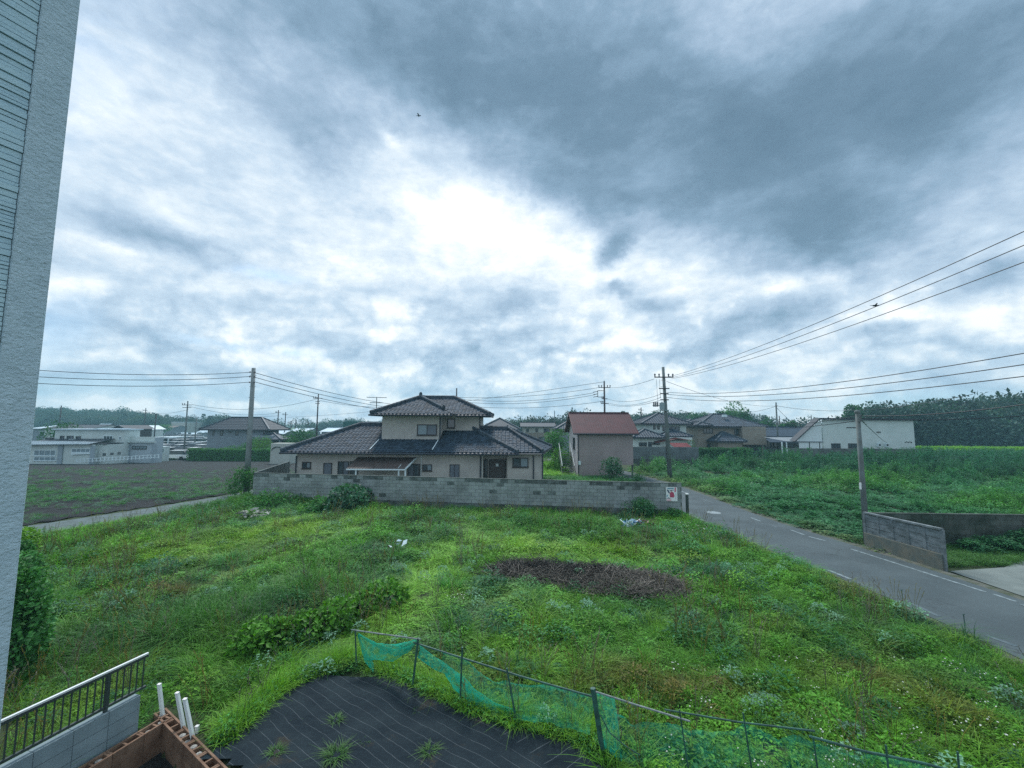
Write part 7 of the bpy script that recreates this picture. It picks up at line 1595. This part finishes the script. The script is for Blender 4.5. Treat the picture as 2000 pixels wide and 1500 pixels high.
g_ = P(1348, 885, 57); tree((g_.x, 57, z1(23, 57)), 3.2, 1.0, 1.5, 'dark', 'dark conifer bush between garden wall and tan house', 68, 1100, .2, .1)
def hedge(x0, x1_, y, d, h, key, lab, n, L=.13, nm='hedge'):
    z = z1((x0 + x1_) / 2, y); o = empty(nm, ((x0 + x1_) / 2, y, z), lab, 'hedge'); r = random.Random(n); mb = MB()
    for _ in range(n):
        f = r.random(); c = Vector((r.uniform(x0, x1_), y, z))
        if f < .6: c.y = y - d / 2 + r.uniform(-.12, .05) * (1 + math.sin(c.x * 1.7)); c.z = z + h * r.random(); nv = Vector((0, -1, .3))
        else: c.y = y + r.uniform(-d / 2, d / 2); c.z = z + h + r.uniform(-.12, .06) + .05 * math.sin(c.x * 2.1); nv = Vector((0, -.2, 1))
        leaf(mb, c, Vector((r.uniform(-1, 1), r.uniform(-.6, .2), r.uniform(-.4, .7))), nv, L * r.uniform(.7, 1.4), L * .6)
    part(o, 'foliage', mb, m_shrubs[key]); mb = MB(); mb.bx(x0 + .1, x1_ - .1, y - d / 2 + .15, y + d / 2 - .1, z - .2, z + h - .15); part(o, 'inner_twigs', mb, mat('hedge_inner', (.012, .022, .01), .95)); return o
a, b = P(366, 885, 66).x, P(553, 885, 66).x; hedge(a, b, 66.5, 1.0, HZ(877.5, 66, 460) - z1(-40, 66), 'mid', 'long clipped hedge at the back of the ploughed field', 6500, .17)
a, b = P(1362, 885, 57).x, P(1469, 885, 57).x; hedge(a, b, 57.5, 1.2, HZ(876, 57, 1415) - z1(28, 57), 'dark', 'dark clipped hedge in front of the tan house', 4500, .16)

# ================================================================ hills and woods
m_hill = mat('hill_ground', (.02, .035, .018), .95)
CR = []
for k in range(5):
    r_ = random.Random(300 + k)
    CR.append(tmpl('woods_%d_crown' % k, foliage(300 + k, 1500, 3.0, 3.0, 3.0 + .5 * (k % 3), .40, .26, 15, flatb=False, lumpr=.55, inner=.75), ML))
def conif(seed):
    r = random.Random(seed); mb = MB()
    for _ in range(380):
        t_ = r.random() ** .8; a = r.uniform(0, 6.28); q = (1 - t_) * 1.7 * (.6 + .4 * r.random()); leaf(mb, Vector((q * math.cos(a), q * math.sin(a), t_ * 9 - 4.5)), Vector((math.cos(a), math.sin(a), -.25)), Vector((0, 0, 1)), .75, .4)
    return mb
CR.append(tmpl('woods_5_conifer', conif(5), ML))
def hill(name, prof, Yr, Ynear, Yback, lab, crown, n, tintc, zbase=-1.3, con=.03):
    """prof: ridge line as pixels; a rounded ridge with a wooded surface"""
    pr = np.array([p for p in prof], float); npx = np.linspace(pr[0, 0], pr[-1, 0], 70); npy = np.interp(npx, pr[:, 0], pr[:, 1]); mb = MB(); cols = []
    tops = []
    for px, py in zip(npx, npy): tops.append(P(px, py, Yr))
    prof_t = [(Ynear, 0), (Ynear + (Yr - Ynear) * .25, .30), (Ynear + (Yr - Ynear) * .6, .74), (Yr, 1.0), (Yr + (Yback - Yr) * .5, .8), (Yback, 0)]
    def surf(u, y):
        k = min(int(u * 69), 68); f = u * 69 - k; tx = tops[k].x * (1 - f) + tops[k + 1].x * f; tz = tops[k].z * (1 - f) + tops[k + 1].z * f - crown * (2.7 if Yr < 250 else 2.2)
        hh = np.interp(y, [p[0] for p in prof_t], [p[1] for p in prof_t]); return tx * (y / Yr), zbase + (tz - zbase) * hh
    for k in range(70):
        for y, hh in prof_t: x, z = surf(k / 69, y); mb.v.append((x, y, z - .3))
    m_ = len(prof_t)
    for k in range(69):
        for j in range(m_ - 1): q = k * m_ + j; mb.f.append((q, q + m_, q + m_ + 1, q + 1))
    struct(name, mb, m_hill, True)
    X, Yv, Zv, S, Tt, I = [], [], [], [], [], []
    for _ in range(n):
        u = nrs.rand(); y = Ynear + (Yr - Ynear) * (nrs.rand() ** .8) * 1.06; x, z = surf(u, y)
        if z < zbase - .5: continue
        X.append(x + nrs.normal(0, .5)); Yv.append(y); s_ = crown / 3.0 * nrs.uniform(.6, 1.35) * (1.25 if nrs.rand() < .08 else 1); S.append(s_); Zv.append(z + crown * .35 + nrs.uniform(-.5, .7)); Tt.append(tintc * nrs.uniform(.45, 1.75) * (np.array([1.2, 1.1, .8]) if nrs.rand() < .25 else 1)); I.append(5 if nrs.rand() < con else nrs.randint(0, 5))
    n_ = len(X); scatter('woodland', CR, dict(x=np.array(X), y=np.array(Yv), z=np.array(Zv), rz=nrs.uniform(0, 6.28, n_), sx=np.array(S), sz=np.array(S) * nrs.uniform(.85, 1.25, n_), idx=np.array(I), tint=np.array(Tt)), lab)
wd = np.array([.026, .062, .046])
hill('hill', [(30, 800), (80, 799), (115, 797), (150, 804), (195, 802), (212, 806), (232, 802), (262, 805), (300, 811), (335, 818), (352, 827)], 330, 235, 420, 'far wooded hill on the left horizon', 4.2, 1500, wd)
hill('hill', [(340, 824), (362, 818), (385, 820), (412, 817), (430, 814), (448, 818), (475, 824), (540, 830), (620, 833)], 300, 230, 380, 'smaller wooded rise behind the grey house', 4.0, 700, wd)
hill('hill', [(590, 830), (640, 822), (690, 821), (740, 824), (800, 824)], 380, 300, 450, 'low wooded rise behind the green store', 4.0, 500, wd * 1.1)
hill('hill', [(960, 828), (1000, 822), (1040, 817), (1085, 815), (1120, 811), (1180, 806), (1240, 806), (1290, 802), (1330, 800), (1362, 799), (1385, 802), (1410, 799), (1440, 797), (1470, 808), (1490, 818), (1530, 824), (1600, 830)], 210, 150, 280, 'wooded ridge across the centre behind the houses', 4.2, 1700, wd * np.array([.95, .95, 1.0]))
hill('hill', [(1655, 826), (1668, 802), (1700, 789), (1740, 783), (1770, 779), (1800, 776), (1850, 774), (1880, 768), (1920, 766), (1960, 764), (2000, 762), (2100, 758), (2250, 758)], 135, 100, 200, 'tall dark woods at the right edge of the fields', 4.6, 1500, wd * np.array([.9, .95, 1.0]), con=0, zbase=-1.2)
for k, (px, pyt, Y, h, cw_, lab) in enumerate([(1432, 792, 110, 9, 3.2, 'tall broad tree standing out above the tan house roof'), (1456, 802, 104, 7.5, 2.2, 'tall tree right of the broad one above the tan house'), (1367, 800, 120, 9, 3.0, 'round tree crown above the tan house left roof'), (1663, 787, 98, 9.5, 1.8, 'leaning tree at the left end of the right woods'), (1407, 799, 112, 8.5, 2.0, 'narrow tree crown left of the tall broad tree'), (1521, 826, 96, 5.4, 1.5, 'small pointed tree behind the slim pale pole'), (1535, 824, 98, 5.6, 1.2, 'second small pointed tree near the low house'), (1548, 826, 97, 5.4, 1.2, 'third small pointed tree near the low house'), (1495, 822, 100, 6.0, 1.8, 'small tree right behind the tan house')]):
    tp_ = P(px, pyt, Y); h = tp_.z + 1.3; tree((tp_.x, Y, -1.3), h, cw_, min(h * .42, 3.4), 'dark' if k != 0 else 'mid', lab, 80 + k, 1300, .55, .34, 9, trunk=.22)
# tall crop strip before the right woods
cs_ = Pts(); n = 1500; x = nrs.uniform(70, 125, n); y = nrs.uniform(80, 84, n); cs_.add(x, y, -1.3 * np.ones(n), 'farp', 1.3, 1.9, C['bright'] * 1.1 * (.75 + .5 * nrs.rand(n, 1))); scatter('crop_strip', TL, cs_.out(), 'tall light green crop strip before the right woods')
# ================================================================ haze: one closed box of thin even air round everything
hz = MB(); hz.bx(-900, 1000, -45, 620, -4, 46)
hm = bpy.data.materials.new('haze_air'); hm.use_nodes = True; t = NT(hm.node_tree); t.n.clear()
pv = t.new('ShaderNodeVolumePrincipled'); pv.inputs['Color'].default_value = (.42, .84, 1.0, 1); pv.inputs['Density'].default_value = .0008; pv.inputs['Anisotropy'].default_value = .2  # cool tint also imitates the bluish veil of a window pane
out = t.new('ShaderNodeOutputMaterial'); t.l.new(pv.outputs[0], out.inputs['Volume'])
ho = part(None, 'haze', hz, hm); ho['kind'] = 'stuff'; ho['label'] = 'thin pale haze over the distance'
